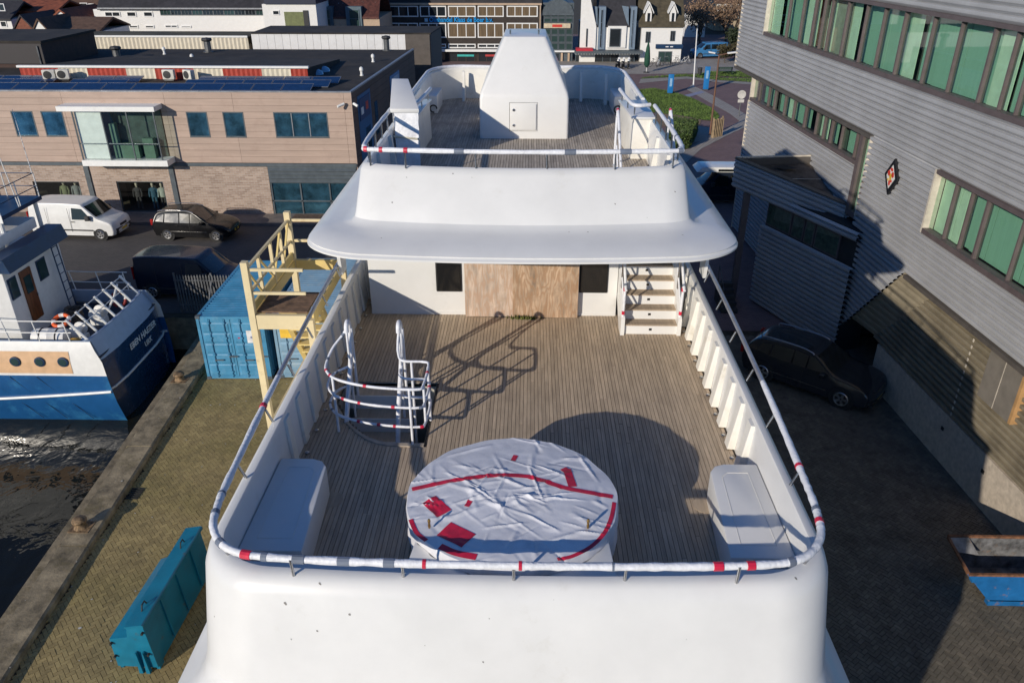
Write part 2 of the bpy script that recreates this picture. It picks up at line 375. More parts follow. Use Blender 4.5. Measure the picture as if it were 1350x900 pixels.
# ---- main rail around the lower deck
half=[(3.48,20,9.235),(3.46,13.7,9.235),(3.37,9.6,9.235),(3.27,7.3,9.235),(3.22,6.62,9.235),(3.12,6.22,9.235),(2.86,5.94,9.235),(2.4,5.83,9.235),(1.2,5.78,9.235)]
path=[(-x,y,z) for x,y,z in half]+[(0,5.77,9.235)]+[half[i] for i in range(len(half)-1,-1,-1)]
rp=bez(path,6)
def wob(r,n,seed):
    rr=random.Random(seed); return [r*(1+rr.uniform(-0.09,0.14)) for _ in range(n)]
fine=bez(path,14); near=[p for p in fine if p.y<9.6]
MB().tube(near,wob(0.040,len(near),4),10).build('wrapped_rail',WRAP,yacht,smooth=70)
for sx in (-1,1):
    far=[p for p in fine if p.y>=9.0 and p.x*sx>0]
    MB().tube(far,0.035,10).build('steel_rail',PIPE,yacht,smooth=70)
taped(near,0.0445,yacht,[(0.06,0.09,0),(0.2,0.05,1),(0.225,0.10,1),(0.265,0.12,1),(0.293,0.13,0),(0.308,0.1,1),(0.335,0.2,1),(0.37,0.2,1),(0.405,0.18,1),(0.432,0.045,0),(0.505,0.04,0),(0.575,0.03,1),(0.655,0.12,0),(0.68,0.1,0),(0.712,0.11,1),(0.775,0.08,0),(0.79,0.09,1),(0.85,0.06,0)])
for sx in (-1,1):
    for x,y in ((3.2,7.35),(3.24,8.55),(3.28,9.75),(3.31,10.95),(3.35,12.15),(3.38,13.35),(3.4,14.6)):
        MB().tube([(sx*(x-0.02),y,9.04),(sx*(x+0.05),y,9.22)],0.017,8).build('stanchion',STEEL,yacht,smooth=60)
    MB().tube([(sx*2.95,6.08,9.03),(sx*2.99,6.02,9.25)],0.017,8).build('stanchion',STEEL,yacht,smooth=60)
    for x in (2.2,1.1): MB().tube([(sx*x,5.80,9.03),(sx*x,5.785,9.25)],0.017,8).build('stanchion',STEEL,yacht,smooth=60)
MB().tube([(0,5.78,9.03),(0,5.77,9.25)],0.017,8).build('stanchion',STEEL,yacht,smooth=60)
# roof supports at the house
for sx in (-1,1):
    MB().hull8([(sx*3.42,13.5,9.05),(sx*3.42,13.85,9.05),(sx*3.36,13.85,9.05),(sx*3.36,13.5,9.05)],[(sx*3.40,13.2,10.36),(sx*3.40,13.85,10.36),(sx*3.34,13.85,10.36),(sx*3.34,13.2,10.36)]).build('roof_support',WHITE,yacht)
# ---- built in lockers (benches)
for sx in (-1,1):
    poly=[(sx*3.08,6.55),(sx*2.36,6.55),(sx*2.45,8.1),(sx*2.53,8.22),(sx*2.66,8.27),(sx*3.08,8.27)]
    b=MB().prism(poly if sx<0 else poly[::-1],DZ,8.66).build('locker',WHITE,yacht,bevel=0.025)
    pl=[(sx*2.92,6.75),(sx*2.52,6.75),(sx*2.58,8.0),(sx*2.66,8.08),(sx*2.92,8.08)]
    m=MB(); ring=[Vector((x,y,8.662)) for x,y in pl]; m.tube(bez(ring,1,True)[:],0.0035,6,closed=True); m.build('lid_seam',CREAM,b)
    MB().lathe([(0.16,0),(0.16,0.004),(0.0,0.006)],(sx*2.42,8.0,DZ+0.001),20).build('deck_plate',TEAK,yacht)
# ---- bridge deck: overhang lip, parapet
def U2(w,yf,r,z,yb=24,wb=None,c=0.25): return U(w,yf,r,yb,z,n=12,c=c,wb=wb)
lip2=MB().loft([U2(2.9,13.5,0.6,10.28),U2(3.25,11.3,0.9,10.27),U2(3.42,10.99,1.0,10.30),U2(3.46,10.93,1.02,10.325),U2(3.46,10.93,1.02,10.355),U2(3.43,10.99,1.0,10.385),U2(3.44,10.985,1.0,10.40),U2(3.38,11.15,0.95,10.46),U2(3.18,11.45,0.85,10.505),U2(2.98,11.66,0.7,10.52),U2(2.82,11.80,0.52,10.545),U2(2.755,11.9,0.45,10.60)])
lip2.build('roof_lip',WHITE,yacht,smooth=55)
par=MB().loft([U2(2.755,11.9,0.45,10.60,20,2.72),U2(2.74,11.96,0.44,10.68,20,2.7),U2(2.69,12.38,0.42,11.26,20,2.66),U2(2.66,12.46,0.41,11.335,20,2.64),U2(2.60,12.54,0.38,11.35,20,2.6),U2(2.57,12.6,0.36,11.30,20,2.57),U2(2.55,12.64,0.34,10.5,20,2.55)])
par.build('parapet',WHITE,yacht,smooth=45)
# deck of the bridge
MB().prism([(-2.6,12.6),(2.6,12.6),(2.75,20),(2.75,24),(-2.75,24),(-2.75,20)],10.44,UZ-0.012).build('bridge_deck_base',CAULK,yacht)
up=MB()
for c in range(int(5.2/PW)):
    x0=-2.6+c*PW; x1=x0+PW-0.0085; y=12.7-rs.uniform(0,2)
    lim=23.3-0.35*abs(x0/2.6)**3
    st=(1.85<x0<2.9)
    while y<lim:
        e=y+rs.uniform(1.8,3.2); ya=max(12.62,y)+0.003; yb=min(lim,e)-0.003
        if st and ya<15.6: ya=15.75
        if yb-ya>0.1:
            up.rv=rs.random()*0.98+0.01; up.box(x0,x1,ya,yb,UZ-0.012,UZ+rs.uniform(-0.0015,0.0015))
        y=e
TEAK2=mat('weathered_teak_bridge',(0.46,0.40,0.33),0.8,var=0.16,scale=1.6,stretch=(14,1.2,8),objvar=0.16,bump=0.2,bscale=12,stain=(0.25,0.215,0.18),stain_scale=0.8)
up.build('bridge_plank_field',TEAK2,yacht,kind='stuff')
# front (far) bulwark: curved, with ribs; sides step inboard
def V(w,yf,r,z,ya):     # far end mirrored U
    return [(x,2*yf-y,z) for x,y,z in U(w,yf,r,2*yf-ya,z,n=12,c=-0.3,m=6)]
fb=MB().loft([V(2.78,23.2,1.1,10.4,17.9),V(2.80,23.25,1.1,11.33,17.9),V(2.76,23.2,1.05,11.37,17.9),V(2.66,23.1,1.0,11.37,17.9),V(2.62,23.05,1.0,11.33,17.9),V(2.58,23.0,1.0,10.5,17.9)])
fb.build('bow_bulwark',CREAM,yacht,smooth=45)
for i,x in enumerate((-1.75,-0.95,0.95,1.55,2.2)):
    yy=22.98-(0.25*abs(x/2.5)**3)-(0.35 if abs(x)>2 else 0)
    MB().hull8([(x-0.035,yy-0.28,UZ),(x+0.035,yy-0.28,UZ),(x+0.035,yy+0.05,UZ),(x-0.035,yy+0.05,UZ)],[(x-0.03,yy-0.06,11.32),(x+0.03,yy-0.06,11.32),(x+0.03,yy+0.05,11.32),(x-0.03,yy+0.05,11.32)]).build('rib',CREAM,yacht)
rr=[Vector((x*0.985,2*23.13-y if False else y,11.40)) for x,y,z in V(2.72,23.13,1.05,11.4,18.3)]
MB().tube(rr,0.045,8).build('bow_rail',WRAP,yacht,smooth=60)
# wing lockers where the bulwark steps inboard
for sx in (-1,1):
    m=MB().hull8([(sx*2.22,16.3,UZ),(sx*2.62,16.3,UZ),(sx*2.66,18.1,UZ),(sx*2.13,18.1,UZ)],[(sx*2.24,16.28,11.38),(sx*2.63,16.28,11.38),(sx*2.66,18.1,11.38),(sx*2.15,18.1,11.38)])
    m.build('wing_wall',CREAM,yacht,bevel=0.02)
    MB().hull8([(sx*2.19,16.24,11.38),(sx*2.67,16.24,11.38),(sx*2.7,18.15,11.38),(sx*2.1,18.15,11.38)],[(sx*2.19,16.24,11.42),(sx*2.67,16.24,11.42),(sx*2.7,18.15,11.42),(sx*2.1,18.15,11.42)]).build('wing_cap',WHITE,yacht,bevel=0.01)
    MB().tube(bez([(sx*2.58,16.5,11.62),(sx*2.27,16.42,11.62),(sx*2.19,17.0,11.62),(sx*2.14,18.3,11.62)],5),0.04,8).build('wing_rail',WRAP,yacht,smooth=60)
    for x,y in ((2.27,16.5),(2.21,17.2),(2.17,18.0)): MB().tube([(sx*x,y,11.4),(sx*x,y,11.6)],0.016,6).build('stanchion',STEEL,yacht)
    for k in range(2):
        y=13.7+1.3*k
        MB().hull8([(sx*2.55,y-0.06,UZ),(sx*2.55,y+0.06,UZ),(sx*2.43,y+0.05,UZ),(sx*2.43,y-0.05,UZ)],[(sx*2.57,y-0.06,11.3),(sx*2.57,y+0.06,11.3),(sx*2.52,y+0.05,11.3),(sx*2.52,y-0.05,11.3)]).build('rib',CREAM,yacht)
    b=MB().box(min(sx*2.3,sx*2.62),max(sx*2.3,sx*2.62),20.9,22.2,UZ,11.0).build('deck_box',WHITE,yacht,bevel=0.02)
    MB().tube(bez([(sx*2.4+0.09*math.cos(a),20.86,UZ+0.13+0.09*math.sin(a)) for a in [i*0.7 for i in range(8)]],3),0.018,6).build('hose_coil',DARK,b)
h2=[(2.66,16.4,11.62),(2.66,14.5,11.62),(2.63,13.05,11.62),(2.55,12.74,11.62),(2.35,12.62,11.62)]
m2=[(-x,y,z) for x,y,z in h2]+[(0,12.5,11.62)]+[h2[i] for i in range(len(h2)-1,-1,-1)]
q=bez(m2,8); MB().tube(q,wob(0.038,len(q),9),10).build('wrapped_rail',WRAP,yacht,smooth=60)
taped(q,0.042,yacht,[(0.30,0.07,0),(0.32,0.07,0),(0.352,0.08,0),(0.56,0.3,1),(0.63,0.3,1),(0.42,0.25,1),(0.70,0.12,1),(0.78,0.1,1)])
for x,y in ((-2.62,13.9),(-2.63,14.6),(-2.64,15.3),(-2.64,16.0),(-2.6,13.1),(-2.5,12.72),(-1.9,12.57),(-0.75,12.53),(0.4,12.53),(1.5,12.55),(2.45,12.68),(2.6,13.1),(2.62,13.9),(2.63,14.6),(2.64,15.3),(2.64,16.0)):
    MB().tube([(x,y,11.33),(x,y,11.6)],0.016,6).build('stanchion',STEEL,yacht)
# mast housing
mh=MB()
def rring(w0,w1,y0,y1,z,r):
    P=[]
    for cx,cy,a0 in ((w1-r,y1-r,0),(w0+r,y1-r,90),(w0+r,y0+r,180),(w1-r,y0+r,270)):
        for k in range(5):
            a=R(a0+22.5*k); P.append((cx+r*math.cos(a),cy+r*math.sin(a),z))
    return P
mh.loft([rring(-1.03,1.0,18.1,20.9,UZ,0.06),rring(-1.02,0.99,18.1,20.9,11.45,0.06),rring(-1.0,0.97,18.13,20.86,11.56,0.07),rring(-0.53,0.52,18.78,20.6,12.58,0.1),rring(-0.49,0.48,18.86,20.55,12.66,0.09),rring(-0.4,0.39,18.98,20.4,12.68,0.08)],closed=True,caps=True)
mho=mh.build('mast_housing',WHITE,yacht,smooth=24)
dm=MB().box(-0.32,0.26,18.07,18.098,10.75,11.33).build('access_door',WHITE,mho,bevel=0.02)
m=MB(); m.tube([Vector(p) for p in ((-0.345,18.098,10.725),(0.285,18.098,10.725),(0.285,18.098,11.355),(-0.345,18.098,11.355))],0.010,4,closed=True); m.build('door_seam',mat('seam_grey',(0.42,0.42,0.41),0.6),mho)
for z in (10.86,11.2): MB().lathe([(0.03,0),(0.03,0.02),(0.015,0.03)],(-0.25,18.07,z),10,'Y').build('latch',STEEL,mho)
for x in (-0.35,0.3): MB().tube([(x,19.2,12.66),(x,19.2,12.78)],0.02,6).build('bracket',STEEL,mho)
# scuffs on the front
SCUFF=mat('scuff',(0.25,0.24,0.22),0.8)
# ---- stair well with guard rails (port side)
well=MB(); ring=[]
for i in range(25):
    x=HX0+(HX1-HX0)*i/24; ring.append((x,hatch_near(x)))
ring+= [(HX1,HY1),(HX0,HY1)]
well.loft([[(x,y,DZ+0.0) for x,y in ring],[(x,y,6.6) for x,y in ring]],closed=True)
well.build('well_wall',mat('well_cream',(0.55,0.53,0.47),0.6,var=0.1),yacht)
MB().box(HX0,HX1,9.2,HY1,6.5,6.6).build('well_floor',CAULK,yacht)
rim=[(x,y) for x,y in ring[:25]]
m=MB(); m.loft([[(x,y-0.075,DZ-0.01),(x,y+0.0,DZ-0.01),(x,y+0.0,DZ+0.016),(x,y-0.075,DZ+0.016)] for x,y in rim],closed=True,caps=True)
m.build('well_rim',mat('pale_teak',(0.42,0.36,0.29),0.8,var=0.15,scale=6),yacht)
for k in range(5):
    y=10.95-0.3*k; z=DZ-0.03-0.24*k
    MB().box(HX0+0.25,HX1-0.35,y-0.30,y,z-0.03,z).build('well_tread',TEAK,yacht)
    MB().box(HX0+0.12,HX1-0.35,y-0.32,y-0.3,z-0.24,z-0.0).build('well_riser',WHITE,yacht)
xy=bez([(-2.60,10.45,0),(-2.80,10.22,0),(-2.82,9.85,0),(-2.62,9.55,0),(-2.2,9.36,0),(-1.75,9.28,0),(-1.42,9.27,0),(-1.34,9.36,0),(-1.33,9.95,0),(-1.42,10.06,0),(-1.72,10.08,0),(-1.82,10.25,0),(-1.82,10.45,0)],5)
n=len(xy)
for li,zz in enumerate((9.12,8.82,8.5)):
    pts=[]
    for i,p in enumerate(xy):
        t=max(0,1-i/9)**1.5 if li==0 else 0; t2=max(0,1-(n-1-i)/8)**1.5 if li==0 else 0
        pts.append((p.x,p.y,zz+0.36*max(t,t2)))
    MB().tube(pts,wob(0.0195,n,li),8).build('guard_rail',WRAP,yacht,smooth=60)
    taped(pts,0.0205,yacht,[((0.21,0.30,0.44)[li],0.06,0),((0.25,0.37,0.5)[li],0.05,0),((0.40,0.50,0.36)[li],0.06,0),((0.14,0.6,0.22)[li],0.08,1),((0.70,0.75,0.6)[li],0.06,0),((0.03,0.07,0.17)[li],0.08,1)])
for x,y,zt,zb in ((-2.60,10.4,9.5,7.3),(-1.82,10.4,9.5,7.3),(-2.66,9.58,9.12,7.4),(-1.52,9.26,9.12,DZ),(-1.34,9.42,9.12,8.5),(-1.335,9.9,9.12,8.2),(-1.6,10.07,9.12,7.6)):
    MB().tube([(x,y,zb),(x,y,zt)],0.020,8).build('guard_post',WRAP,yacht,smooth=60)
for x in (-2.60,-1.82):
    MB().tube(bez([(x,10.4,9.42),(x,10.42,9.52),(x,10.5,9.55),(x,10.57,9.5),(x,10.58,9.35),(x,10.45,8.9),(x,9.9,8.3),(x,9.6,7.7)],5),0.036,8).build('handrail',WRAP,yacht,smooth=60)
    MB().tube([(x+0.03,10.58,9.4),(x+0.03,10.58,8.2)],0.022,8).build('guard_post',WRAP,yacht,smooth=60)
MB().prism([(-3.04,5.98),(3.04,5.98),(3.04,6.3),(2.2,6.26),(-2.2,6.26),(-3.04,6.3)],8.70,8.75).build('inner_ledge',WHITE,yacht)
MB().box(-2.35,2.35,6.22,6.25,DZ,8.70).build('ledge_riser',WHITE,yacht)
# ---- spa tub table in front
TBL=MB().hull8([(-1.14,6.02,8.84),(1.05,6.02,8.84),(1.0,6.75,8.84),(-1.05,6.75,8.84)],[(-1.14,6.0,8.88),(1.05,6.0,8.88),(1.0,6.75,8.88),(-1.05,6.75,8.88)])
TBL.build('side_panel',WHITE,yacht,bevel=0.01)
MB().prism([(1.1*math.cos(a)-0.04,7.12+1.05*math.sin(a)) for a in [2*math.pi*i/40 for i in range(40)]],DZ,8.86).build('spa_tub',CREAM,yacht)
# cover
CX,CY,CR=-0.045,7.12,1.2
FOIL=mat('silver_sheet',(0.76,0.76,0.79),0.40,0.05,var=0.06,scale=3,bump=0.25,bscale=9,stain=(0.6,0.6,0.64),stain_scale=2.5)
rc=random.Random(14); CREASES=[]
for i in range(110):
    a=rc.uniform(0,6.283); rr_=CR*rc.uniform(0.1,1.0); th=rc.choice([rc.gauss(0.25,0.35),rc.gauss(-0.5,0.3),a+math.pi/2+rc.gauss(0,0.3),a+rc.gauss(0,0.4)])
    CREASES.append((CX+rr_*math.cos(a),CY+rr_*math.sin(a),math.cos(th),math.sin(th),rc.uniform(0.10,0.42),rc.uniform(0.018,0.05),rc.choice([1,1,1,-0.8])*rc.uniform(0.006,0.017)))
def coverz(x,y):
    r=math.hypot(x-CX,y-CY)/CR
    z=9.0+0.05*(1-min(1,r)**2)
    big=noise.noise(Vector((x*1.6,y*1.8,1.3))); fine_=noise.noise(Vector((x*7,y*9,2.2)))
    h=0.016*big+0.003*fine_
    for cx,cy,dx,dy,L_,w_,A_ in CREASES:
        ux,uy=x-cx,y-cy; al=ux*dx+uy*dy
        if abs(al)>L_: continue
        pe=abs(-ux*dy+uy*dx+0.25*al*al*A_*8)
        if pe<w_: h+=A_*(1-pe/w_)*(1-(al/L_)**2)
    return z+h
m=MB(); NA,NR=360,90; vs=[(CX,CY,coverz(CX,CY))]; fs=[]
for j in range(1,NR+1):
    for i in range(NA):
        a=2*math.pi*i/NA; r=CR*j/NR*(1+0.006*math.sin(9*a)+0.004*math.sin(17*a+1)); x=CX+r*math.cos(a); y=CY+r*0.97*math.sin(a); vs.append((x,y,coverz(x,y)))
rows=NR
for k in range(1,15):
    for i in range(NA):
        a=2*math.pi*i/NA; t=k/14; fl=(0.03*math.sin(13*a+2*math.sin(3*a))+0.02*math.sin(29*a+math.sin(5*a)))*t
        fl+=0.035*noise.noise(Vector((a*7,t*2.5,0)))*min(1,3*t)
        r=CR*(1.012+0.014*math.sin(3.0*t)-0.05*t)+fl; x=CX+r*math.cos(a); y=CY+r*0.97*math.sin(a)
        z0=coverz(CX+CR*math.cos(a),CY+CR*math.sin(a)); zz=z0-0.03*min(1,t*6)-t*0.70
        if math.sin(a)<-0.55: zz=max(zz,8.885)
        vs.append((x,y,max(DZ+0.01,zz)))
    rows+=1
for i in range(NA): fs.append((0,1+i,1+(i+1)%NA))
for j in range(rows-1):
    for i in range(NA): fs.append((1+j*NA+i,1+(j+1)*NA+i,1+(j+1)*NA+(i+1)%NA,1+j*NA+(i+1)%NA))
m.add(vs,fs)
cov=thing('spa_cover','round crumpled silver sheet with red tape covering the spa tub','cover',(CX,CY,DZ))
m.build('sheet',FOIL,cov,smooth=24)
def strip(ctrl,wd,n=90,name='red_tape_strip'):
    P=bez([(x,y,0) for x,y in ctrl],max(2,n//max(1,len(ctrl)-1))); L=[];Rr=[]
    for i,p in enumerate(P):
        t=(P[min(i+1,len(P)-1)]-P[max(0,i-1)]).normalized(); nn=Vector((-t.y,t.x,0))*wd/2
        a=p+nn; b=p-nn; L.append((a.x,a.y,coverz(a.x,a.y)+0.006)); Rr.append((b.x,b.y,coverz(b.x,b.y)+0.006))
    mm=MB().loft([[Vector(a)*(1-k/6)+Vector(b)*(k/6) for k in range(7)] for a,b in zip(L,Rr)])
    for i,v in enumerate(mm.v): mm.v[i]=(v[0],v[1],coverz(v[0],v[1])+0.005)
    mm.build(name,REDT,cov)
def cp(x,y): p=atz(x,y,9.03); return (p.x,p.y)
strip([cp(543,643),cp(590,635),cp(640,630),cp(685,629),cp(710,634),cp(750,645),cp(808,653)],0.07)
strip([cp(747,618),cp(755,642)],0.10,24); strip([cp(742,622),cp(750,618)],0.1,6)
strip([cp(565,657),cp(586,676)],0.19,24); strip([cp(585,695),cp(618,712)],0.24,24); strip([cp(680,600),cp(676,608)],0.06,6); strip([cp(620,661),cp(615,668)],0.06,6)
strip([cp(810,660),cp(806,680),cp(797,700),cp(780,717),cp(755,730),cp(735,734)],0.045); strip([cp(541,682),cp(549,699),cp(562,710)],0.05,12); strip([cp(580,718),cp(600,727),cp(628,733)],0.08,12)
SPR=mat('brass',(0.5,0.3,0.1),0.35,0.9)
for px in (566,775):
    p=atz(px,700,9.0)
    c=MB().lathe([(0.012,0),(0.016,0.03),(0.012,0.06),(0.018,0.1),(0.01,0.12)],(p.x,p.y+0.02,9.03),10).build('clamp',SPR); tag(centre(c),'small brass clamp on the %s edge of the spa sheet'%('left' if px<600 else 'right'),'clamp')
# ---- wrapped console on the bridge deck
con=thing('wrapped_console','tall narrow console wrapped in white sheet on the upper deck','console',(-2.28,15.9,UZ))
cm=MB(); rings=[]
def cring(z,y0,y1,xn0,xn1,xf0,xf1,w):
    P_=[]; C4=[(xn0,y0),(xn1,y0),(xf1,y1),(xf0,y1)]
    for i in range(4):
        (xa,ya),(xb,yb)=C4[i],C4[(i+1)%4]
        for k in range(8):
            t=k/8; x=xa+(xb-xa)*t; y=ya+(yb-ya)*t; d=w*noise.noise(Vector((x*5,y*5,z*4)))+w*0.6*noise.noise(Vector((x*14,y*14,z*9))); P_.append((x+d,y+d*0.8,z))
    return P_
for i in range(15):
    t=i/14; z=UZ+(11.64-UZ)*t; rings.append(cring(z,15.32+0.16*t,16.55+0.15*t,-2.53,-2.05,-2.62,-2.34,0.018))
cm.loft(rings,closed=True,caps=True); cm.build('sheet',WRAP,con,smooth=40)
top=MB(); top.hull8([(-2.59,15.45,11.64),(-2.03,15.45,11.64),(-2.36,16.78,11.64),(-2.68,16.78,11.64)],[(-2.60,15.44,11.72),(-2.03,15.44,11.72),(-2.40,16.75,12.08),(-2.74,16.75,12.08)])
top.build('top_board',WHITE,con,bevel=0.02)
MB().tube([(-2.56,15.40,11.2),(-2.04,15.40,11.15)],0.02,6).build('tape_band',mat('old_tape',(0.6,0.57,0.45),0.6),con)
# ================================================================ GROUND, WATER, QUAY
def kx(y): return -12.28-0.0605*(y-13.0)          # water side edge of the kerb
BY=30.3                                           # far end of the basin
ASPH=mat('asphalt',(0.062,0.060,0.058),0.9,var=0.25,scale=2.0,bump=0.3,bscale=60,stain=(0.04,0.04,0.04),stain_scale=0.5)
JOINT=mat('paver_joint',(0.075,0.062,0.04),0.95,var=0.3,scale=4)
g=MB()
g.add([(kx(-60),-60,-0.05),(900,-60,-0.05),(900,BY,-0.05),(kx(BY),BY,-0.05)],[(0,1,2,3)])
g.add([(-900,BY,-0.05),(900,BY,-0.05),(900,1600,-0.05),(-900,1600,-0.05)],[(0,1,2,3)])
ground=setting(g.build('ground',JOINT))
qw=MB(); CONC=mat('quay_concrete',(0.29,0.235,0.15),0.92,var=0.3,scale=2.2,bump=0.6,bscale=14,stain=(0.15,0.12,0.06),stain_scale=1.3)
qw.box(kx(BY)-0.35,kx(BY)+0.0,-60,BY,-4,-0.06,rot=0); qw.v=[(p[0]+(kx(p[1])-kx(BY)),p[1],p[2]) for p in qw.v]
qw.box(-120,kx(BY),BY,BY+0.4,-4,-0.06)
setting(qw.build('quay_wall',CONC))
# water
wm=bpy.data.materials.new('harbour_water'); wm.use_nodes=True; MATS['harbour_water']=wm
N=wm.node_tree.nodes; L=wm.node_tree.links; b=N['Principled BSDF']
b.inputs['Base Color'].default_value=(0.010,0.011,0.009,1); b.inputs['Roughness'].default_value=0.03; b.inputs['IOR'].default_value=1.33
tc=N.new('ShaderNodeNewGeometry'); n1=N.new('ShaderNodeTexNoise'); n1.inputs['Scale'].default_value=0.9; n1.inputs['Detail'].default_value=3; n1.inputs['Distortion'].default_value=0.6
n2=N.new('ShaderNodeTexNoise'); n2.inputs['Scale'].default_value=3.5; n2.inputs['Detail'].default_value=2
for n in (n1,n2): L.new(tc.outputs['Position'],n.inputs['Vector'])
ad=N.new('ShaderNodeMath'); ad.operation='MULTIPLY_ADD'; ad.inputs[1].default_value=0.18; L.new(n2.outputs[0],ad.inputs[0]); L.new(n1.outputs[0],ad.inputs[2])
bp=N.new('ShaderNodeBump'); bp.inputs['Strength'].default_value=0.16; bp.inputs['Distance'].default_value=0.25; L.new(ad.outputs[0],bp.inputs['Height']); L.new(bp.outputs[0],b.inputs['Normal'])
setting(MB().add([(-900,-60,-1.6),(kx(-60),-60,-1.6),(kx(BY)-0.1,BY+0.2,-1.6),(-900,BY+0.2,-1.6)],[(0,1,2,3)]).build('water',wm))
# kerb: separate concrete beams with joints
kerb=thing('quay_kerb','weathered concrete kerb beam along the edge of the quay','kerb',(kx(18),18,0))
y=2.0
rk=random.Random(5)
while y<BY-0.5:
    e=min(BY-0.3,y+4.6); m=MB(); a=y+0.012; bq=e-0.012; dz=rk.uniform(-0.01,0.01)
    n=12; rings=[]
    for i in range(n+1):
        t=i/n; yy=a+(bq-a)*t; x=kx(yy); c=rk.uniform(0,0.025)
        rings.append([(x+0.02+c,yy,-0.3),(x+0.0+c,yy,0.13+dz-c),(x+0.05+c,yy,0.185+dz),(x+0.80,yy,0.19+dz),(x+0.86,yy,0.15+dz),(x+0.86,yy,-0.3)])
    m.loft(rings,closed=True,caps=True); m.build('kerb_beam',CONC,kerb,smooth=30); y=e
TIMB=mat('wet_timber',(0.11,0.095,0.06),0.9,var=0.4,scale=3,stretch=(6,1,6),bump=0.5,bscale=10)
m=MB(); pts=[(kx(yy)-0.16+0.03*noise.noise(Vector((yy,0,0))),yy,-0.10+0.02*noise.noise(Vector((yy,3,0)))) for yy in [2+0.8*i for i in range(36)]]
m.loft([[(x-0.1,y,z-0.2),(x+0.1,y,z-0.2),(x+0.1,y,z),(x-0.1,y,z)] for x,y,z in pts],closed=True,caps=True)
tag(centre(m.build('fender_timber',TIMB)),'long rough timber fender fixed along the quay edge above the water','fender')
RUST=mat('rusty_iron',(0.30,0.20,0.11),0.75,0.3,var=0.4,scale=9,stain=(0.12,0.09,0.06),stain_scale=5)
for i,(yy,lb) in enumerate(((16.55,'rusty mushroom mooring bollard on the kerb nearest the blue bin'),(24.6,'rusty mooring bollard on the kerb beside the blue container'))):
    t=thing('mooring_bollard',lb,'bollard',(kx(yy)+0.32,yy,0.185),group='mooring bollards on the kerb')
    MB().lathe([(0.20,0),(0.17,0.04),(0.14,0.10),(0.14,0.17),(0.19,0.20),(0.20,0.25),(0.15,0.31),(0.0,0.33)],(kx(yy)+0.32,yy,0.185),18).build('post',RUST,t,smooth=50)
    MB().box(kx(yy)+0.05,kx(yy)+0.62,yy-0.24,yy+0.24,0.186,0.2).build('base_plate',RUST,t)
# drain grate next to the kerb
gr=thing('drain_grate','iron drain grate in the paving against the kerb','drain',(kx(18.2)+1.05,18.2,0)); gx=kx(18.2)+1.0
for k in range(6): MB().box(gx-0.08,gx+0.3,18.0+k*0.09,18.04+k*0.09,-0.02,0.028).build('bar',DARK,gr)
# herringbone pavers
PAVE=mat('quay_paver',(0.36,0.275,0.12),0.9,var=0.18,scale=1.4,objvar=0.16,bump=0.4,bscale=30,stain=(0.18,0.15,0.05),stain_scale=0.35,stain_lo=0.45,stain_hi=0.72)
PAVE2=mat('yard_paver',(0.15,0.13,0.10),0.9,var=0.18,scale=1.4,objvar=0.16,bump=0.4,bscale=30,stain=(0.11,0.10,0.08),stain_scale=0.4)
paving=setting(bpy.data.objects.new('quay_paving',None)); COL.objects.link(paving)
def herring(inside,cen,rot,w=0.103,gap=0.009):
    out=[]; c,s=math.cos(rot),math.sin(rot); n=130
    for i in range(-2*n,2*n):
        for j in range(-n,n):
            ox,oy=i+2*j,i-2*j
            for (bx,by,lx,ly) in ((ox,oy,2,1),(ox,oy+1,1,2)):
                mx,my=(bx+lx/2)*w,(by+ly/2)*w; X=cen[0]+c*mx-s*my; Y=cen[1]+s*mx+c*my
                if inside(X,Y): out.append((X,Y,lx*w-gap,ly*w-gap))
    return out
A=herring(lambda X,Y: kx(Y)+0.87<X<-4.2 and 9.5<Y<30.2 and not (X>-11.9 and X<-6.5 and Y>25.3), (-8.5,19),R(41.5))
B=herring(lambda X,Y: 4.6<X<14.3 and 9.5<Y<29, (9.5,19),R(41.5))
def lay(bricks,rot,mm,cnt,rest_name):
    bricks=sorted(bricks,key=lambda p:(p[0])**2+p[1]**2+150)
    proto=None; rest=MB(); q=random.Random(2); Q=Matrix.Rotation(rot,3,'Z'); k=0; protos={}
    for (X,Y,lx,ly) in bricks:
        # visible in frame?
        d=Matrix.Rotation(-CAM_YAW,3,'Z')@(Vector((X,Y,0))-CAM_LOC); dep=d.y*math.cos(CAM_P)-d.z*math.sin(CAM_P); px=675+CAM_F*d.x/dep; py=450-CAM_F*(d.y*math.sin(CAM_P)+d.z*math.cos(CAM_P))/dep
        vis=0<px<1350 and py<900 and not (px>232 and px<1112)
        dz=q.uniform(-0.004,0.004)
        if vis and k<cnt:
            key=lx>ly
            if key not in protos:
                me_=MB().box(-lx/2,lx/2,-ly/2,ly/2,-0.05,0).build('paver',mm); bpy.data.objects.remove(me_.copy()) if False else None
                protos[key]=me_.data; bpy.data.objects.remove(me_)
            o=bpy.data.objects.new('paver',protos[key]); COL.objects.link(o); o.parent=paving; o.location=(X,Y,dz); o.rotation_euler=(q.uniform(-.01,.01),q.uniform(-.01,.01),rot); k+=1
        else:
            i0=len(rest.v); rest.rv=q.random()*0.98+0.01
            h=[(-lx/2,-ly/2),(lx/2,-ly/2),(lx/2,ly/2),(-lx/2,ly/2)]; T=[]
            for zz in (dz,-0.05):
                for a,b_ in h:
                    v=Q@Vector((a,b_,0)); T.append((X+v.x,Y+v.y,zz+(q.uniform(-.002,.002) if zz>-0.03 else 0)))
            rest.add(T,[(0,1,2,3),(0,4,5,1),(1,5,6,2),(2,6,7,3),(3,7,4,0)])
    rest.build(rest_name,mm,paving,kind='stuff')
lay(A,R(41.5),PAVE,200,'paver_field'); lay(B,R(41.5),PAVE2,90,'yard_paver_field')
sp_=MB(); q=random.Random(9)
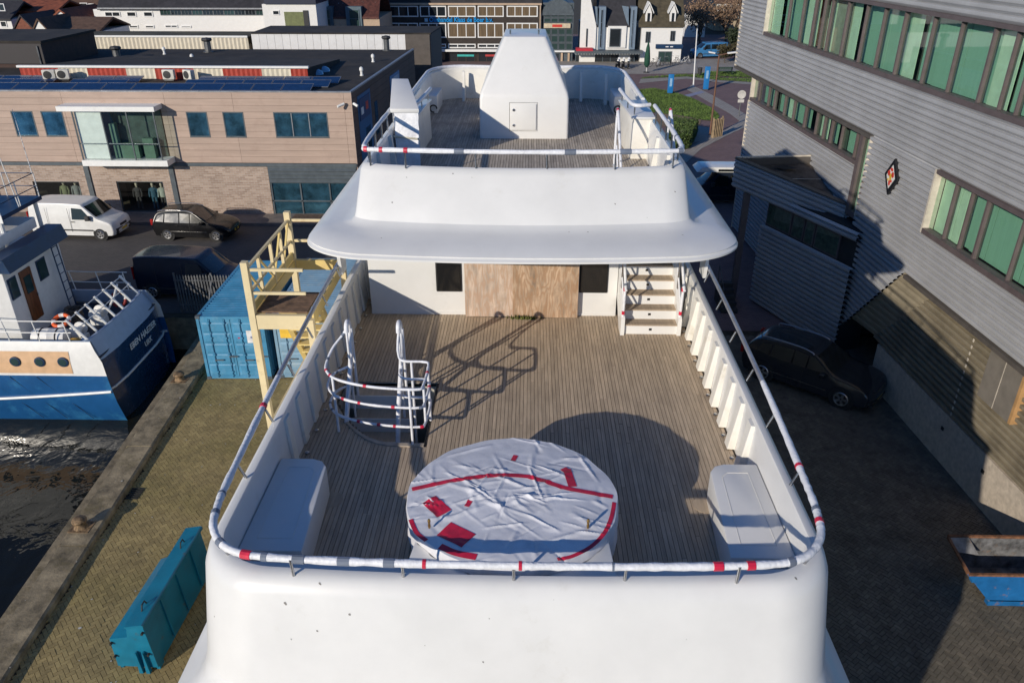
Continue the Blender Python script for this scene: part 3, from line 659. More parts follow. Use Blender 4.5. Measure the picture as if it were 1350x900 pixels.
for i in range(120):
    yy=q.uniform(10,29); xx=q.uniform(kx(yy)+0.1,-4.6); zz=0.006 if xx>kx(yy)+0.9 else 0.2; rr_=q.uniform(0.008,0.035)*(2 if q.random()<0.1 else 1); n=6
    sp_.add([(xx+rr_*math.cos(2*math.pi*k/n)*q.uniform(0.6,1.2),yy+rr_*math.sin(2*math.pi*k/n)*q.uniform(0.6,1.2),zz+0.001*i/60) for k in range(n)],[tuple(range(n))])
sp_.build('litter_specks',mat('bird_lime',(0.55,0.53,0.48),0.9,var=0.3),paving,kind='stuff')
# street and pavement
DKBR=brickmat('street_brick',(0.075,0.07,0.068),(0.10,0.09,0.085),(0.045,0.042,0.04),0.21,0.1,'XY')
setting(MB().add([(-120,BY+0.4,-0.02),(-4.5,BY+0.4,-0.02),(-4.5,42.4,-0.02),(-120,42.4,-0.02)],[(0,1,2,3)]).build('street',DKBR))
PVM=mat('pavement_slab',(0.20,0.17,0.15),0.9,var=0.15,scale=3)
m=MB(); m.box(-120,-8.2,42.52,44.3,-0.04,0.10); m.box(-120,-8.2,42.4,42.52,-0.04,0.12); setting(m.build('pavement',PVM))
m=MB(); m.box(-13.6,-9.9,42.6,43.9,0.10,0.16); setting(m.build('planting_bed',mat('soil',(0.16,0.10,0.065),0.95,var=0.3,scale=6)))
# lane to the right behind the yacht
# ---------------------------------------------------------------- blue steel bin on the quay
TEAL=mat('teal_paint',(0.005,0.165,0.27),0.38,var=0.12,scale=2,stain=(0.10,0.09,0.08),stain_scale=3.5,stain_lo=0.62,stain_hi=0.72)
bb=thing('steel_container','long teal blue steel bin with a stepped top standing on the quay','bin',(-8.4,13.3,0))
def bbx(x,y): # local frame: along dir
    d=Vector((0.03,1,0)).normalized(); e=Vector((1,-0.03,0)); return Vector((-8.62,12.05,0))+e*x+d*y
sec=[(-0.42,0.10),(-0.42,0.95),(0.0,1.02),(0.05,1.38),(0.42,1.45),(0.52,0.10)]
m=MB(); rings=[]
for yy in (0.0,3.1): rings.append([bbx(x,yy)+Vector((0,0,z)) for x,z in sec])
rings[1][1].y-=0.6; rings[1][2].y-=0.45; rings[1][0].y-=0.25
m.loft(rings,closed=True,caps=True); m.build('body',TEAL,bb,bevel=0.015)
m=MB(); m.loft([[bbx(x,yy)+Vector((0,0,z)) for x,z in ((0.03,1.385),(0.44,1.465),(0.47,1.44),(0.47,1.38),(0.05,1.34))] for yy in (-0.05,3.16)],closed=True,caps=True); m.build('top_rim',TEAL,bb)
for k in (0.10,0.26):
    m=MB(); m.loft([[bbx(x,yy)+Vector((0,0,z)) for x,z in ((k,0.0),(k+0.09,0.0),(k+0.05,0.62),(k+0.02,0.62))] for yy in (-0.09,-0.005)],closed=True,caps=True); m.build('lifting_fork',TEAL,bb)
for x,z in ((-0.38,0.45),(-0.38,0.85),(0.40,0.55),(0.40,1.2)):
    p=bbx(x,-0.02); MB().tube([(p.x,p.y-0.05,z),(p.x,p.y+0.02,z)],0.03,8).build('hinge_pin',DARK,bb)
for yy in (0.8,1.6,2.4): 
    m=MB(); m.loft([[bbx(x,yy+q)+Vector((0,0,z)) for x,z in ((0.425,1.38),(0.53,0.2),(0.56,0.2),(0.46,1.38))] for q in (0,0.05)],closed=True,caps=True); m.build('stiffener',TEAL,bb)
for yy in (0.5,2.5):
    p=bbx(0.24,yy); MB().tube([(p.x,p.y-0.12,1.42),(p.x,p.y-0.06,1.55),(p.x,p.y+0.06,1.55),(p.x,p.y+0.12,1.42)],0.018,6).build('lifting_lug',DARK,bb)
for x in (-0.4,0.44):
    for yy in (0.05,2.7): p=bbx(x,yy); MB().box(p.x,p.x+0.08,p.y,p.y+0.2,0,0.12).build('skid',TEAL,bb)
# ---------------------------------------------------------------- shipping containers
CBLUE=mat('container_blue',(0.06,0.26,0.44),0.5,var=0.10,scale=1.5,stain=(0.16,0.34,0.50),stain_scale=2.4,stain_lo=0.5,stain_hi=0.8)
CGREY=mat('container_greyblue',(0.20,0.34,0.46),0.55,var=0.10,scale=1.5,stain=(0.3,0.38,0.42),stain_scale=2.4)
def container(x0,y0,Lc,paint,label,rz=0.02,plate=None):
    W,H=2.4,2.59
    t=thing('shipping_container',label,'container',(x0,y0,0.0),group='shipping containers on the quay'); M=Matrix.Translation((x0,y0,0.03))@Matrix.Rotation(rz,4,'Z')
    def bd(mb,name,mt,par=t,**k): mb.xf(M); return mb.build(name,mt,par,**k)
    # corner posts and rails
    m=MB()
    for x in (0,W-0.1):
        for y in (0,Lc-0.1): m.box(x,x+0.1,y,y+0.1,0.1,H-0.1)
    for z in (0.02,H-0.12):
        m.box(0.1,W-0.1,0.005,0.1,z,z+0.1); m.box(0.1,W-0.1,Lc-0.1,Lc,z,z+0.1); m.box(0.0,0.1,0.1,Lc-0.1,z,z+0.1); m.box(W-0.1,W,0.1,Lc-0.1,z,z+0.1)
    bd(m,'frame',paint)
    for x in (-0.01,W-0.15):
        for y in (-0.012,Lc-0.15):
            for z in (0.0,H-0.11): bd(MB().box(x,x+0.16,y,y+0.16,z,z+0.115),'corner_casting',mat('casting',(0.08,0.10,0.12),0.7))
    # corrugated roof (ribs across) and walls
    m=MB(); n=int(Lc/0.105); rings=[]
    for i in range(n+1):
        y=0.1+(Lc-0.2)*i/n; z=H-0.035+(0.018 if i%2 else -0.012); rings.append([(0.08,y,z),(W-0.08,y,z)])
    m.loft(rings); bd(m,'roof',paint)
    for x in (0.03,W-0.03):
        m=MB(); rings=[]; n=int(Lc/0.14)
        for i in range(n*2+1):
            y=0.1+(Lc-0.2)*i/(2*n); d=0.02 if (i//2)%2 else -0.02; rings.append([(x+d,y,0.1),(x+d,y,H-0.1)])
        m.loft(rings); bd(m,'side_wall',paint)
    bd(MB().box(0.1,W-0.1,Lc-0.06,Lc-0.03,0.1,H-0.1),'end_wall',paint); bd(MB().box(0.1,W-0.1,0.1,Lc-0.1,0.08,0.1),'floor',paint)
    # two doors: five pressed panels each, locking bars
    for dx in (0.1,W/2+0.01):
        x1=dx+W/2-0.11
        dr=bd(MB().box(dx,x1,0.03,0.06,0.12,H-0.13),'door',paint)
        zz=0.16
        for hgt in (0.5,0.42,0.42,0.42,0.42):
            m=MB(); m.hull8([(dx+0.06,0.03,zz),(x1-0.06,0.03,zz),(x1-0.06,0.03,zz+hgt-0.05),(dx+0.06,0.03,zz+hgt-0.05)],[(dx+0.10,0.008,zz+0.04),(x1-0.10,0.008,zz+0.04),(x1-0.10,0.008,zz+hgt-0.09),(dx+0.10,0.008,zz+hgt-0.09)]); bd(m,'panel',paint,dr); zz+=hgt+0.005
        for q in (0.30,0.80):
            xx=dx+(x1-dx)*q
            rod=bd(MB().tube([(xx,-0.03,0.1),(xx,-0.03,H-0.1)],0.018,8),'locking_bar',paint,dr)
            for z in (0.3,1.0,1.7,2.3): bd(MB().box(xx-0.045,xx+0.045,-0.045,0.02,z,z+0.06),'bar_bracket',paint,rod)
            bd(MB().box(xx,xx+0.32,-0.055,-0.03,0.95 if q>0.5 else 0.8,1.0 if q>0.5 else 0.85),'bar_handle',mat('casting',(0.08,0.10,0.12),0.7),rod)
    if plate:
        bd(MB().box(1.75,2.18,-0.06,-0.05,1.55,2.05),'placard',mat('placard_white',(0.75,0.75,0.75),0.6),t)
        bd(MB().box(1.88,2.05,-0.064,-0.061,1.75,1.80),'placard_mark',mat('placard_blue',(0.03,0.08,0.3),0.6),t); bd(MB().box(1.94,1.99,-0.064,-0.061,1.70,1.86),'placard_mark',MATS['placard_blue'],t)
        bd(MB().box(1.40,1.55,-0.0,0.004,1.70,1.74),'sticker',REDT,t)
    else:
        bd(MB().box(0.25,0.75,-0.06,-0.05,1.7,2.3),'placard',mat('placard_yellow',(0.8,0.5,0.05),0.6),t)
    return t
container(-11.78,24.95,5.45,CBLUE,'bright blue shipping container with a white placard on its doors',plate=True)
container(-9.1,25.1,5.6,CGREY,'faded grey blue container behind the yellow stair tower',plate=False)
# ---------------------------------------------------------------- yellow stair tower
YEL=mat('yellow_paint',(0.74,0.57,0.22),0.55,var=0.06,scale=2,stain=(0.62,0.46,0.22),stain_scale=4)
YELP=mat('pale_yellow_paint',(0.72,0.60,0.36),0.6,var=0.06,scale=2,stain=(0.5,0.36,0.2),stain_scale=5,stain_lo=0.58,stain_hi=0.75)
yt=thing('stair_tower','yellow steel stair tower with a landing beside the yacht','stair tower',(-4.0,13.3,0))
px0,px1,py0,py1,pz=-4.58,-3.62,11.95,14.5,8.98
for x in (px0,px1+0.02):
    for y in (py0,py1): 
        hi=(9.92 if y==py0 else 9.95) if x==px0 else pz-0.1
        MB().box(x-0.055,x+0.055,y-0.055,y+0.055,0.0,hi).build('post',YELP,yt)
        MB().box(x-0.15,x+0.15,y-0.15,y+0.15,0.0,0.02).build('foot_plate',YELP,yt)
m=MB(); m.box(px0+0.06,px1-0.04,py0-0.04,py0+0.04,pz-0.28,pz-0.02).build('beam',YELP,yt)
for x in (px0,px1+0.02): MB().box(x-0.045,x+0.045,py0+0.06,py1-0.06,pz-0.22,pz-0.02).build('beam',YEL,yt)
MB().box(px0+0.06,px1-0.04,py1-0.04,py1+0.04,pz-0.22,pz-0.02).build('beam',YEL,yt)
for k in range(4):
    y=py0+0.06+k*0.21; MB().box(px0+0.06,px1-0.035,y,y+0.2,pz-0.018,pz+0.012).build('floor_board',mat('floor_ply',(0.21,0.13,0.08),0.85,var=0.3,scale=5),yt)
for z in (pz+0.38,pz+0.80):
    MB().box(px0+0.056,px1+0.0,py0-0.02,py0+0.02,z-0.025,z+0.025).build('guard_bar',YELP,yt)
    MB().box(px0-0.02,px0+0.02,py0+0.056,py1-0.056,z-0.025,z+0.025).build('guard_bar',YELP,yt)
    MB().box(px0+0.056,px1+0.0,py1-0.02,py1+0.02,z-0.025,z+0.025).build('guard_bar',YELP,yt)
MB().box(px0-0.02,px0+0.02,py0+0.056,py1-0.056,pz+0.0,pz+0.15).build('kick_board',YEL,yt)
for y in (12.6,13.3,13.9): MB().box(px0-0.028,px0+0.028,y-0.025,y+0.025,pz-0.02,pz+0.78).build('baluster',YELP,yt)
for y0,y1 in ((12.0,12.6),(12.6,13.3),(13.9,13.3),(14.45,13.9)): MB().bar((px0,y0,pz+0.76),(px0,y1,pz+0.1),0.016).build('brace',YEL,yt)
nl=11; fz=pz/4
for f in range(4):       # four flights zigzag down to the ground
    zt=pz-f*fz; ya,yb=(12.85,14.35) if f%2==0 else (14.35,12.85)
    for k in range(9):
        t=(k+0.5)/9; y=ya+(yb-ya)*t; z=zt-fz*(k+1)/9
        MB().box(px0+0.14,px1-0.12,y-0.12,y+0.12,z-0.015,z+0.015).build('tread',YEL,yt)
    for x in (px0+0.10,px1-0.10): MB().bar((x,ya,zt-0.1),(x,yb,zt-fz-0.1),0.05).build('stringer',YEL,yt)
    if f<3:
        ye=(14.3,15.2) if f%2==0 else (11.9,12.85)
        MB().box(px0+0.07,px1-0.05,min(ye),max(ye)-0.06 if f%2==0 else max(ye),zt-fz-0.05,zt-fz).build('landing',YEL,yt)
for z in (2.2,4.5,6.7):
    for x in (px0,px1+0.02): MB().box(x-0.03,x+0.03,py0+0.056,py1-0.056,z,z+0.06).build('tie',YELP,yt)
    MB().bar((px0,py0+0.05,z-2.0),(px0,py1-0.05,z),0.018).build('brace',YELP,yt)
# ---------------------------------------------------------------- palisade fence
GALV=mat('galvanised',(0.17,0.175,0.18),0.5,0.6,var=0.2)
fe=thing('palisade_fence','grey steel palisade fence with leaning strut beside the blue container','fence',(-13.6,30.7,0))
for k in range(24):
    x=-15.1+k*0.125; MB().hull8([(x,30.7,0.08),(x+0.065,30.7,0.08),(x+0.065,30.715,0.08),(x,30.715,0.08)],[(x,30.7,1.72),(x+0.065,30.7,1.72),(x+0.065,30.715,1.72),(x,30.715,1.72)]).add([(x,30.7,1.72),(x+0.065,30.7,1.72),(x+0.033,30.707,1.82)],[(0,1,2)]).build('pale',GALV,fe)
for z in (0.35,1.5): MB().box(-15.15,-12.0,30.717,30.757,z,z+0.05).build('cross_rail',GALV,fe)
for x in (-15.15,-13.55,-12.05): MB().box(x,x+0.07,30.76,30.83,0,1.85).build('fence_post',GALV,fe)
MB().bar((-13.5,30.72,1.5),(-13.5,29.4,0.05),0.025).build('strut',GALV,fe)
# ---------------------------------------------------------------- road vehicles
TYRE=mat('tyre',(0.018,0.018,0.018),0.85); RIM=mat('alloy',(0.55,0.55,0.56),0.3,0.9); CGL=glass('car_glass',(0.010,0.013,0.014)); CHROME=mat('chrome',(0.7,0.7,0.7),0.12,1.0)
HEADL=mat('headlamp',(0.55,0.58,0.6),0.08,0.5); TAILL=mat('tail_lamp',(0.35,0.01,0.01),0.2); PLATE=mat('plate_yellow',(0.75,0.52,0.03),0.5)
def vehicle(name,label,cat,loc,rz,Lv,W,H,prof,belt,wheels,wr,paint,sidewin,front,rear,rails=False,tr=0.80,trim=None,group=None):
    """prof: closed side silhouette (x forward, z) of the whole body; sidewin list of polygons; front/rear: (x0,z0,x1,z1) glass lines"""
    t=thing(name,label,cat,(loc[0],loc[1],0.0),rz,group); Mx=WM(t)
    def hw(z):
        if z<=belt: return W/2*(1-0.05*max(0,(belt*0.45-z))/belt*2)
        return W/2*(1-(1-tr)*((z-belt)/(H-belt))**1.15)
    def bd(mb,nm,mt,par=t,**k): mb.xf(Mx); return mb.build(nm,mt,par,**k)
    P=bez([(x,z,0) for x,z in prof],3,True); ts=[-1,-0.985,-0.93,-0.8,-0.5,0,0.5,0.8,0.93,0.985,1]
    cxm=sum(p.x for p in P)/len(P); czm=H*0.45
    m=MB(); rings=[]
    for tt in ts:
        e=abs(tt); ins=0.0 if e<0.95 else (0.012 if e<0.99 else 0.045)
        ring=[]
        for p in P:
            x=p.x*(1-0.055*e**4); z=p.y
            x+= -ins if x>0 else ins; z+= -ins if z>czm else 0
            ring.append((x,tt*hw(p.y),z))
        rings.append(ring)
    m.loft(rings,closed=True,caps=True); body=bd(m,'body',paint,smooth=38)
    for poly in sidewin:
        for s in (-1,1):
            pts=[(x*(1-0.052),s*(hw(z)+0.006),z) for x,z in poly]
            m=MB(); n=len(pts); m.add(pts+[(x,y-s*0.03,z) for x,y,z in pts],[tuple(range(n))]+[(i,(i+1)%n,n+(i+1)%n,n+i) for i in range(n)]); bd(m,'side_window',CGL)
    for nm,gl in (('windscreen',front),('rear_window',rear)):
        if not gl: continue
        x0,z0,x1,z1=gl; sg=1 if nm=='windscreen' else -1
        nrm=Vector((abs(z1-z0),0,abs(x1-x0))).normalized(); nrm.x*=sg; off=nrm*0.012
        rows=[]
        for k in range(5):
            f=k/4; xx=x0+(x1-x0)*f; zz=z0+(z1-z0)*f
            rows.append([(xx*(1-0.055*abs(q)**4)+off.x-sg*0.0,q*hw(zz)*0.90,zz+off.z) for q in (-1,-0.8,-0.4,0,0.4,0.8,1)])
        m=MB().loft(rows); bd(m,nm,CGL,smooth=60)
    for wx in wheels:
        for s in (-1,1):
            c=(wx,s*(W/2-0.10),wr)
            bd(MB().lathe([(wr+0.065,-0.02),(wr+0.065,0.01)],(wx,s*(hw(wr)+0.0-0.004),wr),24,'Y'),'wheel_arch',DARK)
            a=MB(); pr=[(wr*0.62,-0.11),(wr*0.93,-0.11),(wr,-0.07),(wr,0.07),(wr*0.93,0.11),(wr*0.62,0.115)]
            wh=bd(MB().lathe(pr,(wx,s*(W/2-0.10),wr),24,'Y'),'wheel',TYRE,smooth=40)
            rm=MB(); yy=s*(W/2-0.10)+s*0.119
            for k in range(5):
                a0=2*math.pi*k/5
                for da in (-0.16,0.16):
                    pass
                rm.add([(wx+0.12*wr*math.cos(a0-0.9),yy,wr+0.12*wr*math.sin(a0-0.9)),(wx+0.6*wr*math.cos(a0-0.24),yy,wr+0.6*wr*math.sin(a0-0.24)),(wx+0.6*wr*math.cos(a0+0.24),yy,wr+0.6*wr*math.sin(a0+0.24)),(wx+0.12*wr*math.cos(a0+0.9),yy,wr+0.12*wr*math.sin(a0+0.9))],[(0,1,2,3)])
            ring=[Vector((wx+0.62*wr*math.cos(2*math.pi*k/20),yy,wr+0.62*wr*math.sin(2*math.pi*k/20))) for k in range(20)]
            rm.tube(ring,0.025,5,closed=True); bd(rm,'rim',RIM,wh)
    xf=max(p.x for p in P); xr=min(p.x for p in P)
    return t,bd,hw,xf,xr
BLK=mat('black_car_paint',(0.006,0.006,0.007),0.2,var=0.02,coat=0.25,spec=0.35); GRYC=mat('dark_grey_car_paint',(0.028,0.032,0.040),0.2,0.3,var=0.02,coat=0.6); VWHT=mat('van_white',(0.74,0.74,0.72),0.3,var=0.04,coat=0.4); BLUEC=mat('van_blue',(0.05,0.20,0.42),0.3,coat=0.5); DKV=mat('dark_van_paint',(0.012,0.018,0.032),0.2,coat=0.3,spec=0.35); PLAST=mat('grey_plastic',(0.035,0.035,0.037),0.65)
# white panel van
pv=[(-2.35,0.35),(-2.40,0.9),(-2.36,1.7),(-2.25,1.92),(-1.0,1.97),(0.55,1.93),(0.85,1.82),(1.55,1.22),(1.85,1.10),(2.28,0.95),(2.40,0.72),(2.38,0.35),(1.9,0.25),(-1.9,0.25)]
def mkvan(label,loc,rz,paint,glazed=False,name='panel_van',cat='van',group=None):
    sw=[[(0.15,1.13),(1.30,1.13),(0.80,1.70),(0.20,1.74)]]
    if glazed: sw+= [[(-0.95,1.15),(0.05,1.15),(0.05,1.74),(-0.95,1.76)],[(-2.2,1.15),(-1.05,1.15),(-1.05,1.76),(-2.15,1.74)]]
    t,bd,hw,xf,xr=vehicle(name,label,cat,loc,rz,4.8,1.9,1.97,pv,1.05,(-1.55,1.55),0.33,paint,sw,(1.52,1.27,0.90,1.80),(-2.37,1.15,-2.30,1.75) if glazed else None,tr=0.86,group=group)
    bd(MB().hull8([(2.02,-0.90,0.28),(2.02,0.90,0.28),(2.36,0.72,0.28),(2.36,-0.72,0.28)],[(2.02,-0.93,0.60),(2.02,0.93,0.60),(2.43,0.74,0.60),(2.43,-0.74,0.60)]),'bumper',PLAST,bevel=0.04)
    for s in (-1,1):
        m=MB(); m.hull8([(2.0,s*0.82,0.80),(2.02,s*0.93,0.80),(2.27,s*0.78,0.74),(2.36,s*0.55,0.72)],[(1.9,s*0.80,0.98),(1.93,s*0.92,0.98),(2.22,s*0.78,0.92),(2.33,s*0.56,0.88)]); bd(m,'headlight',HEADL,bevel=0.015)
        bd(MB().box(0.98,1.20,min(s*0.98,s*1.16),max(s*0.98,s*1.16),1.12,1.38),'mirror',PLAST,bevel=0.03)
        bd(MB().box(-2.36,-2.30,min(s*0.80,s*0.92),max(s*0.80,s*0.92),0.9,1.5),'tail_light',TAILL)
        bd(MB().box(-2.0,1.2,min(s*0.952,s*0.962),max(s*0.952,s*0.962),0.50,0.58),'rub_strip',PLAST)
        bd(MB().box(-0.0,0.02,min(s*0.955,s*0.958),max(s*0.955,s*0.958),0.45,1.75),'door_gap',PLAST); bd(MB().box(0.05,0.25,min(s*0.955,s*0.975),max(s*0.955,s*0.975),0.98,1.02),'door_handle',PLAST)
        bd(MB().box(-1.25,-1.235,min(s*0.955,s*0.958),max(s*0.955,s*0.958),0.45,1.75),'door_gap',PLAST)
    bd(MB().box(2.37,2.42,-0.32,0.32,0.64,0.76),'grille',PLAST); bd(MB().box(2.425,2.435,-0.26,0.26,0.42,0.52),'number_plate',PLATE)
    return t
mkvan('white panel van with black bumper parked beside the shop front',(-24.55,40.75),R(-3),VWHT)
# black estate car
pc=[(-2.12,0.40),(-2.2,0.75),(-2.12,1.05),(-1.95,1.40),(-1.6,1.53),(-0.6,1.58),(0.15,1.52),(0.95,1.05),(1.5,0.95),(1.95,0.82),(2.18,0.62),(2.15,0.35),(1.7,0.22),(-1.7,0.22)]
def mkcar(label,loc,rz,paint,pc,L2,H,wb,wr,sw,fr,rr,rails,name='estate_car',grille=False):
    t,bd,hw,xf,xr=vehicle(name,label,'car',loc,rz,2*L2,1.78 if not grille else 1.94,H,pc,H*0.60,wb,wr,paint,sw,fr,rr,tr=0.74)
    W=1.78 if not grille else 1.94
    for s in (-1,1):
        hx=L2*0.885
        m=MB(); m.hull8([(hx-0.15,s*W*0.45,H*0.44),(hx-0.1,s*W*0.47,H*0.44),(hx+0.12,s*W*0.33,H*0.41),(hx+0.10,s*W*0.28,H*0.41)],[(hx-0.22,s*W*0.44,H*0.515),(hx-0.14,s*W*0.465,H*0.51),(hx+0.08,s*W*0.34,H*0.475),(hx+0.06,s*W*0.28,H*0.475)]); bd(m,'headlight',HEADL,bevel=0.01)
        bd(MB().box(-L2+0.02,-L2+0.18,min(s*W*0.38,s*W*0.47),max(s*W*0.38,s*W*0.47),H*0.52,H*0.72),'tail_light',TAILL,bevel=0.02)
        bd(MB().box(0.62,0.80,min(s*W*0.5,s*W*0.61),max(s*W*0.5,s*W*0.61),H*0.60,H*0.69),'mirror',paint,bevel=0.03)
        bd(MB().box(-1.45,0.9,min(s*(W/2+0.002),s*(W/2+0.012)),max(s*(W/2+0.002),s*(W/2+0.012)),0.50,0.53),'side_trim',CHROME)
        for dx in (-0.02,): bd(MB().box(dx,dx+0.012,min(s*(W/2+0.001),s*(W/2+0.003)),max(s*(W/2+0.001),s*(W/2+0.003)),0.36,H*0.58),'door_gap',DARK)
        for dx in (0.10,-0.85): bd(MB().box(dx,dx+0.2,min(s*(W/2),s*(W/2+0.025)),max(s*(W/2),s*(W/2+0.025)),H*0.52,H*0.54),'door_handle',paint)
        if rails: bd(MB().tube(bez([(-1.75,s*W*0.36,H-0.09),(-1.6,s*W*0.365,H+0.02),(-0.4,s*W*0.365,H+0.04),(0.1,s*W*0.37,H-0.03),(0.2,s*W*0.375,H-0.09)],4),0.022,6),'roof_rail',RIM,smooth=60)
    bd(MB().box(L2-0.05,L2+0.0,-0.26,0.26,0.44,0.55),'number_plate',PLATE)
    if grille:
        g_=bd(MB().hull8([(L2-0.1,-0.5,0.45),(L2-0.1,0.5,0.45),(L2+0.0,0.42,0.45),(L2+0.0,-0.42,0.45)],[(L2-0.2,-0.58,0.86),(L2-0.2,0.58,0.86),(L2-0.05,0.5,0.84),(L2-0.05,-0.5,0.84)]),'grille',PLAST,bevel=0.02)
        for k in range(7): bd(MB().bar((L2-0.0,-0.36+0.12*k,0.56),(L2-0.04,-0.36+0.12*k,0.84),0.008),'grille_bar',CHROME,g_)
        bd(MB().box(L2-0.09,L2+0.01,-0.75,0.75,0.30,0.36),'lower_trim',CHROME)
    return t
mkcar('black estate car with silver roof rails parked by the brick wall',(-18.05,40.6),R(-3),BLK,pc,2.2,1.58,(-1.32,1.38),0.32,[[(-0.55,1.0),(0.0,1.0),(0.0,1.45),(-0.55,1.48)],[(0.06,1.0),(0.88,1.0),(0.15,1.44),(0.06,1.45)],[(-1.45,1.02),(-0.62,1.0),(-0.62,1.48),(-1.4,1.44)],[(-1.98,1.06),(-1.52,1.03),(-1.48,1.42),(-1.82,1.34)]],(0.88,1.09,0.22,1.49),(-2.08,1.10,-1.95,1.38),True)
ps=[(-2.38,0.45),(-2.45,0.85),(-2.35,1.15),(-2.0,1.52),(-1.5,1.62),(-0.5,1.67),(0.25,1.60),(1.1,1.12),(1.7,1.04),(2.2,0.92),(2.44,0.72),(2.42,0.4),(1.9,0.26),(-1.9,0.26)]
mkcar('dark grey sport utility car in the shade under the grey building',(10.55,25.15),R(-40),GRYC,ps,2.46,1.67,(-1.46,1.46),0.38,[[(-0.45,1.09),(0.05,1.09),(0.05,1.53),(-0.45,1.56)],[(0.1,1.09),(0.98,1.12),(0.28,1.52),(0.1,1.53)],[(-1.35,1.10),(-0.52,1.09),(-0.52,1.56),(-1.3,1.53)],[(-1.95,1.18),(-1.42,1.12),(-1.38,1.51),(-1.75,1.44)]],(1.02,1.17,0.32,1.56),(-2.28,1.2,-2.02,1.48),True,name='suv',grille=True)
mkvan('dark blue van parked behind the palisade fence',(-15.3,33.0),R(-4),DKV)
pvv=mkvan('dark blue camper van with a white raised roof behind the porch',(12.4,47.9),R(180),DKV,glazed=True,name='camper_van')
m=MB(); m.hull8([(10.3,47.05,1.93),(14.65,47.05,1.93),(14.65,48.75,1.93),(10.3,48.75,1.93)],[(10.65,47.15,2.22),(14.55,47.15,2.22),(14.55,48.65,2.22),(10.65,48.65,2.22)]); rt_=m.build('raised_roof',VWHT,pvv,bevel=0.06); MB().box(11.6,12.6,47.06,47.09,1.98,2.12).build('roof_window',CGL,rt_)
# ================================================================ LETTERING
def text(name, s, size, M, mt, parent=None, ext=0.01, align='CENTER', bold=False):
    cu=bpy.data.curves.new(name,'FONT'); cu.body=s; cu.size=size; cu.align_x=align; cu.align_y='CENTER'; cu.extrude=ext
    if bold: cu.offset=size*0.02
    cu.resolution_u=2
    to=bpy.data.objects.new(name,cu); COL.objects.link(to)
    me=bpy.data.meshes.new_from_object(to.evaluated_get(bpy.context.evaluated_depsgraph_get())); bpy.data.objects.remove(to)
    me.transform(M if parent is None else WM(parent).inverted()@M); me.materials.clear(); me.materials.append(mt); me.name=name
    o=bpy.data.objects.new(name,me); COL.objects.link(o)
    if parent is not None: o.parent=parent
    return o
# ================================================================ FISHING BOAT
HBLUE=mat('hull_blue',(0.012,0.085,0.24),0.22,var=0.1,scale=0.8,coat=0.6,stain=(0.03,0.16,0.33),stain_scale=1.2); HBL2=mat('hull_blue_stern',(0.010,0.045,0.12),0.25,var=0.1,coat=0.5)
BWHITE=mat('boat_white',(0.75,0.75,0.73),0.4,var=0.05,stain=(0.5,0.42,0.33),stain_scale=3,stain_lo=0.62,stain_hi=0.8); PEACH=mat('peach_panel',(0.66,0.42,0.24),0.55,var=0.08); BGREY=mat('bulwark_greyblue',(0.36,0.44,0.56),0.4,var=0.05); DKDECK=mat('boat_deck',(0.055,0.065,0.085),0.8,var=0.2); NAVY=mat('navy_fascia',(0.012,0.04,0.10),0.35); WOODD=mat('varnished_wood',(0.20,0.065,0.02),0.4,var=0.3,scale=2,stretch=(6,6,1))
GGL=glass('boat_glass',(0.03,0.06,0.06))
tr=thing('fishing_boat','blue and white fishing boat moored stern to the quay','fishing boat',(-20,26.8,-1.6))
yc=26.85
def sect(x):
    t=max(0,(-22.5-x)/9.0); b=2.5*(1-min(1,t)**2.2); return b
lev=[(-2.4,0.78),(-1.5,0.92),(-0.7,0.985),(0.0,1.0),(0.45,1.0),(1.0,0.995),(1.45,0.97),(1.76,0.93)]
def sternx(z): return -15.02-0.09*(z+1.5) if z<1.0 else -15.24-(z-1.0)*0.45
xs=[0,1,2,3,4,5.5,7,8.5,10,11.5,13,14.5,16]
def hullpt(i,z,f,s): 
    x0=sternx(z)-xs[i]; b=max(0.03,sect(x0+ (0.25*z if xs[i]>8 else 0)))*f; sh=0.035*max(0,xs[i]-5)**1.5*max(0,(z+0.5)/2.3); return (x0,yc+s*b,z+sh)
for s in (-1,1):
    for a,b_,mt,nm in ((0,4,HBLUE,'hull_side'),(4,7,BWHITE,'upper_side')):
        m=MB().loft([[hullpt(i,lev[k][0],lev[k][1],s) for i in range(len(xs))] for k in range(a,b_+1)]); m.build(nm,mt,tr,smooth=40)
    m=MB().loft([[hullpt(i,z,f,s) for i in range(len(xs))] for z,f in ((1.76,0.93),(1.77,0.90),(1.2,0.93))]); m.build('bulwark_inside',BGREY,tr)
def trow(z,f): return [(sternx(z)-0.0-0.25*abs(q)**6,yc+q*2.5*f,z) for q in (-1,-0.97,-0.85,-0.5,0,0.5,0.85,0.97,1)]
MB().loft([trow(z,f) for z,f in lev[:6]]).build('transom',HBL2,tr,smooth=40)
MB().loft([trow(z,f) for z,f in lev[5:]]).build('stern_bulwark',BGREY,tr,smooth=40)
MB().loft([[(x-0.02,y,z) for x,y,z in trow(1.76,0.93)],[(x-0.1,y,z) for x,y,z in trow(1.77,0.92)],[(x-0.12,y,z) for x,y,z in trow(1.2,0.92)]]).build('stern_inside',BGREY,tr)
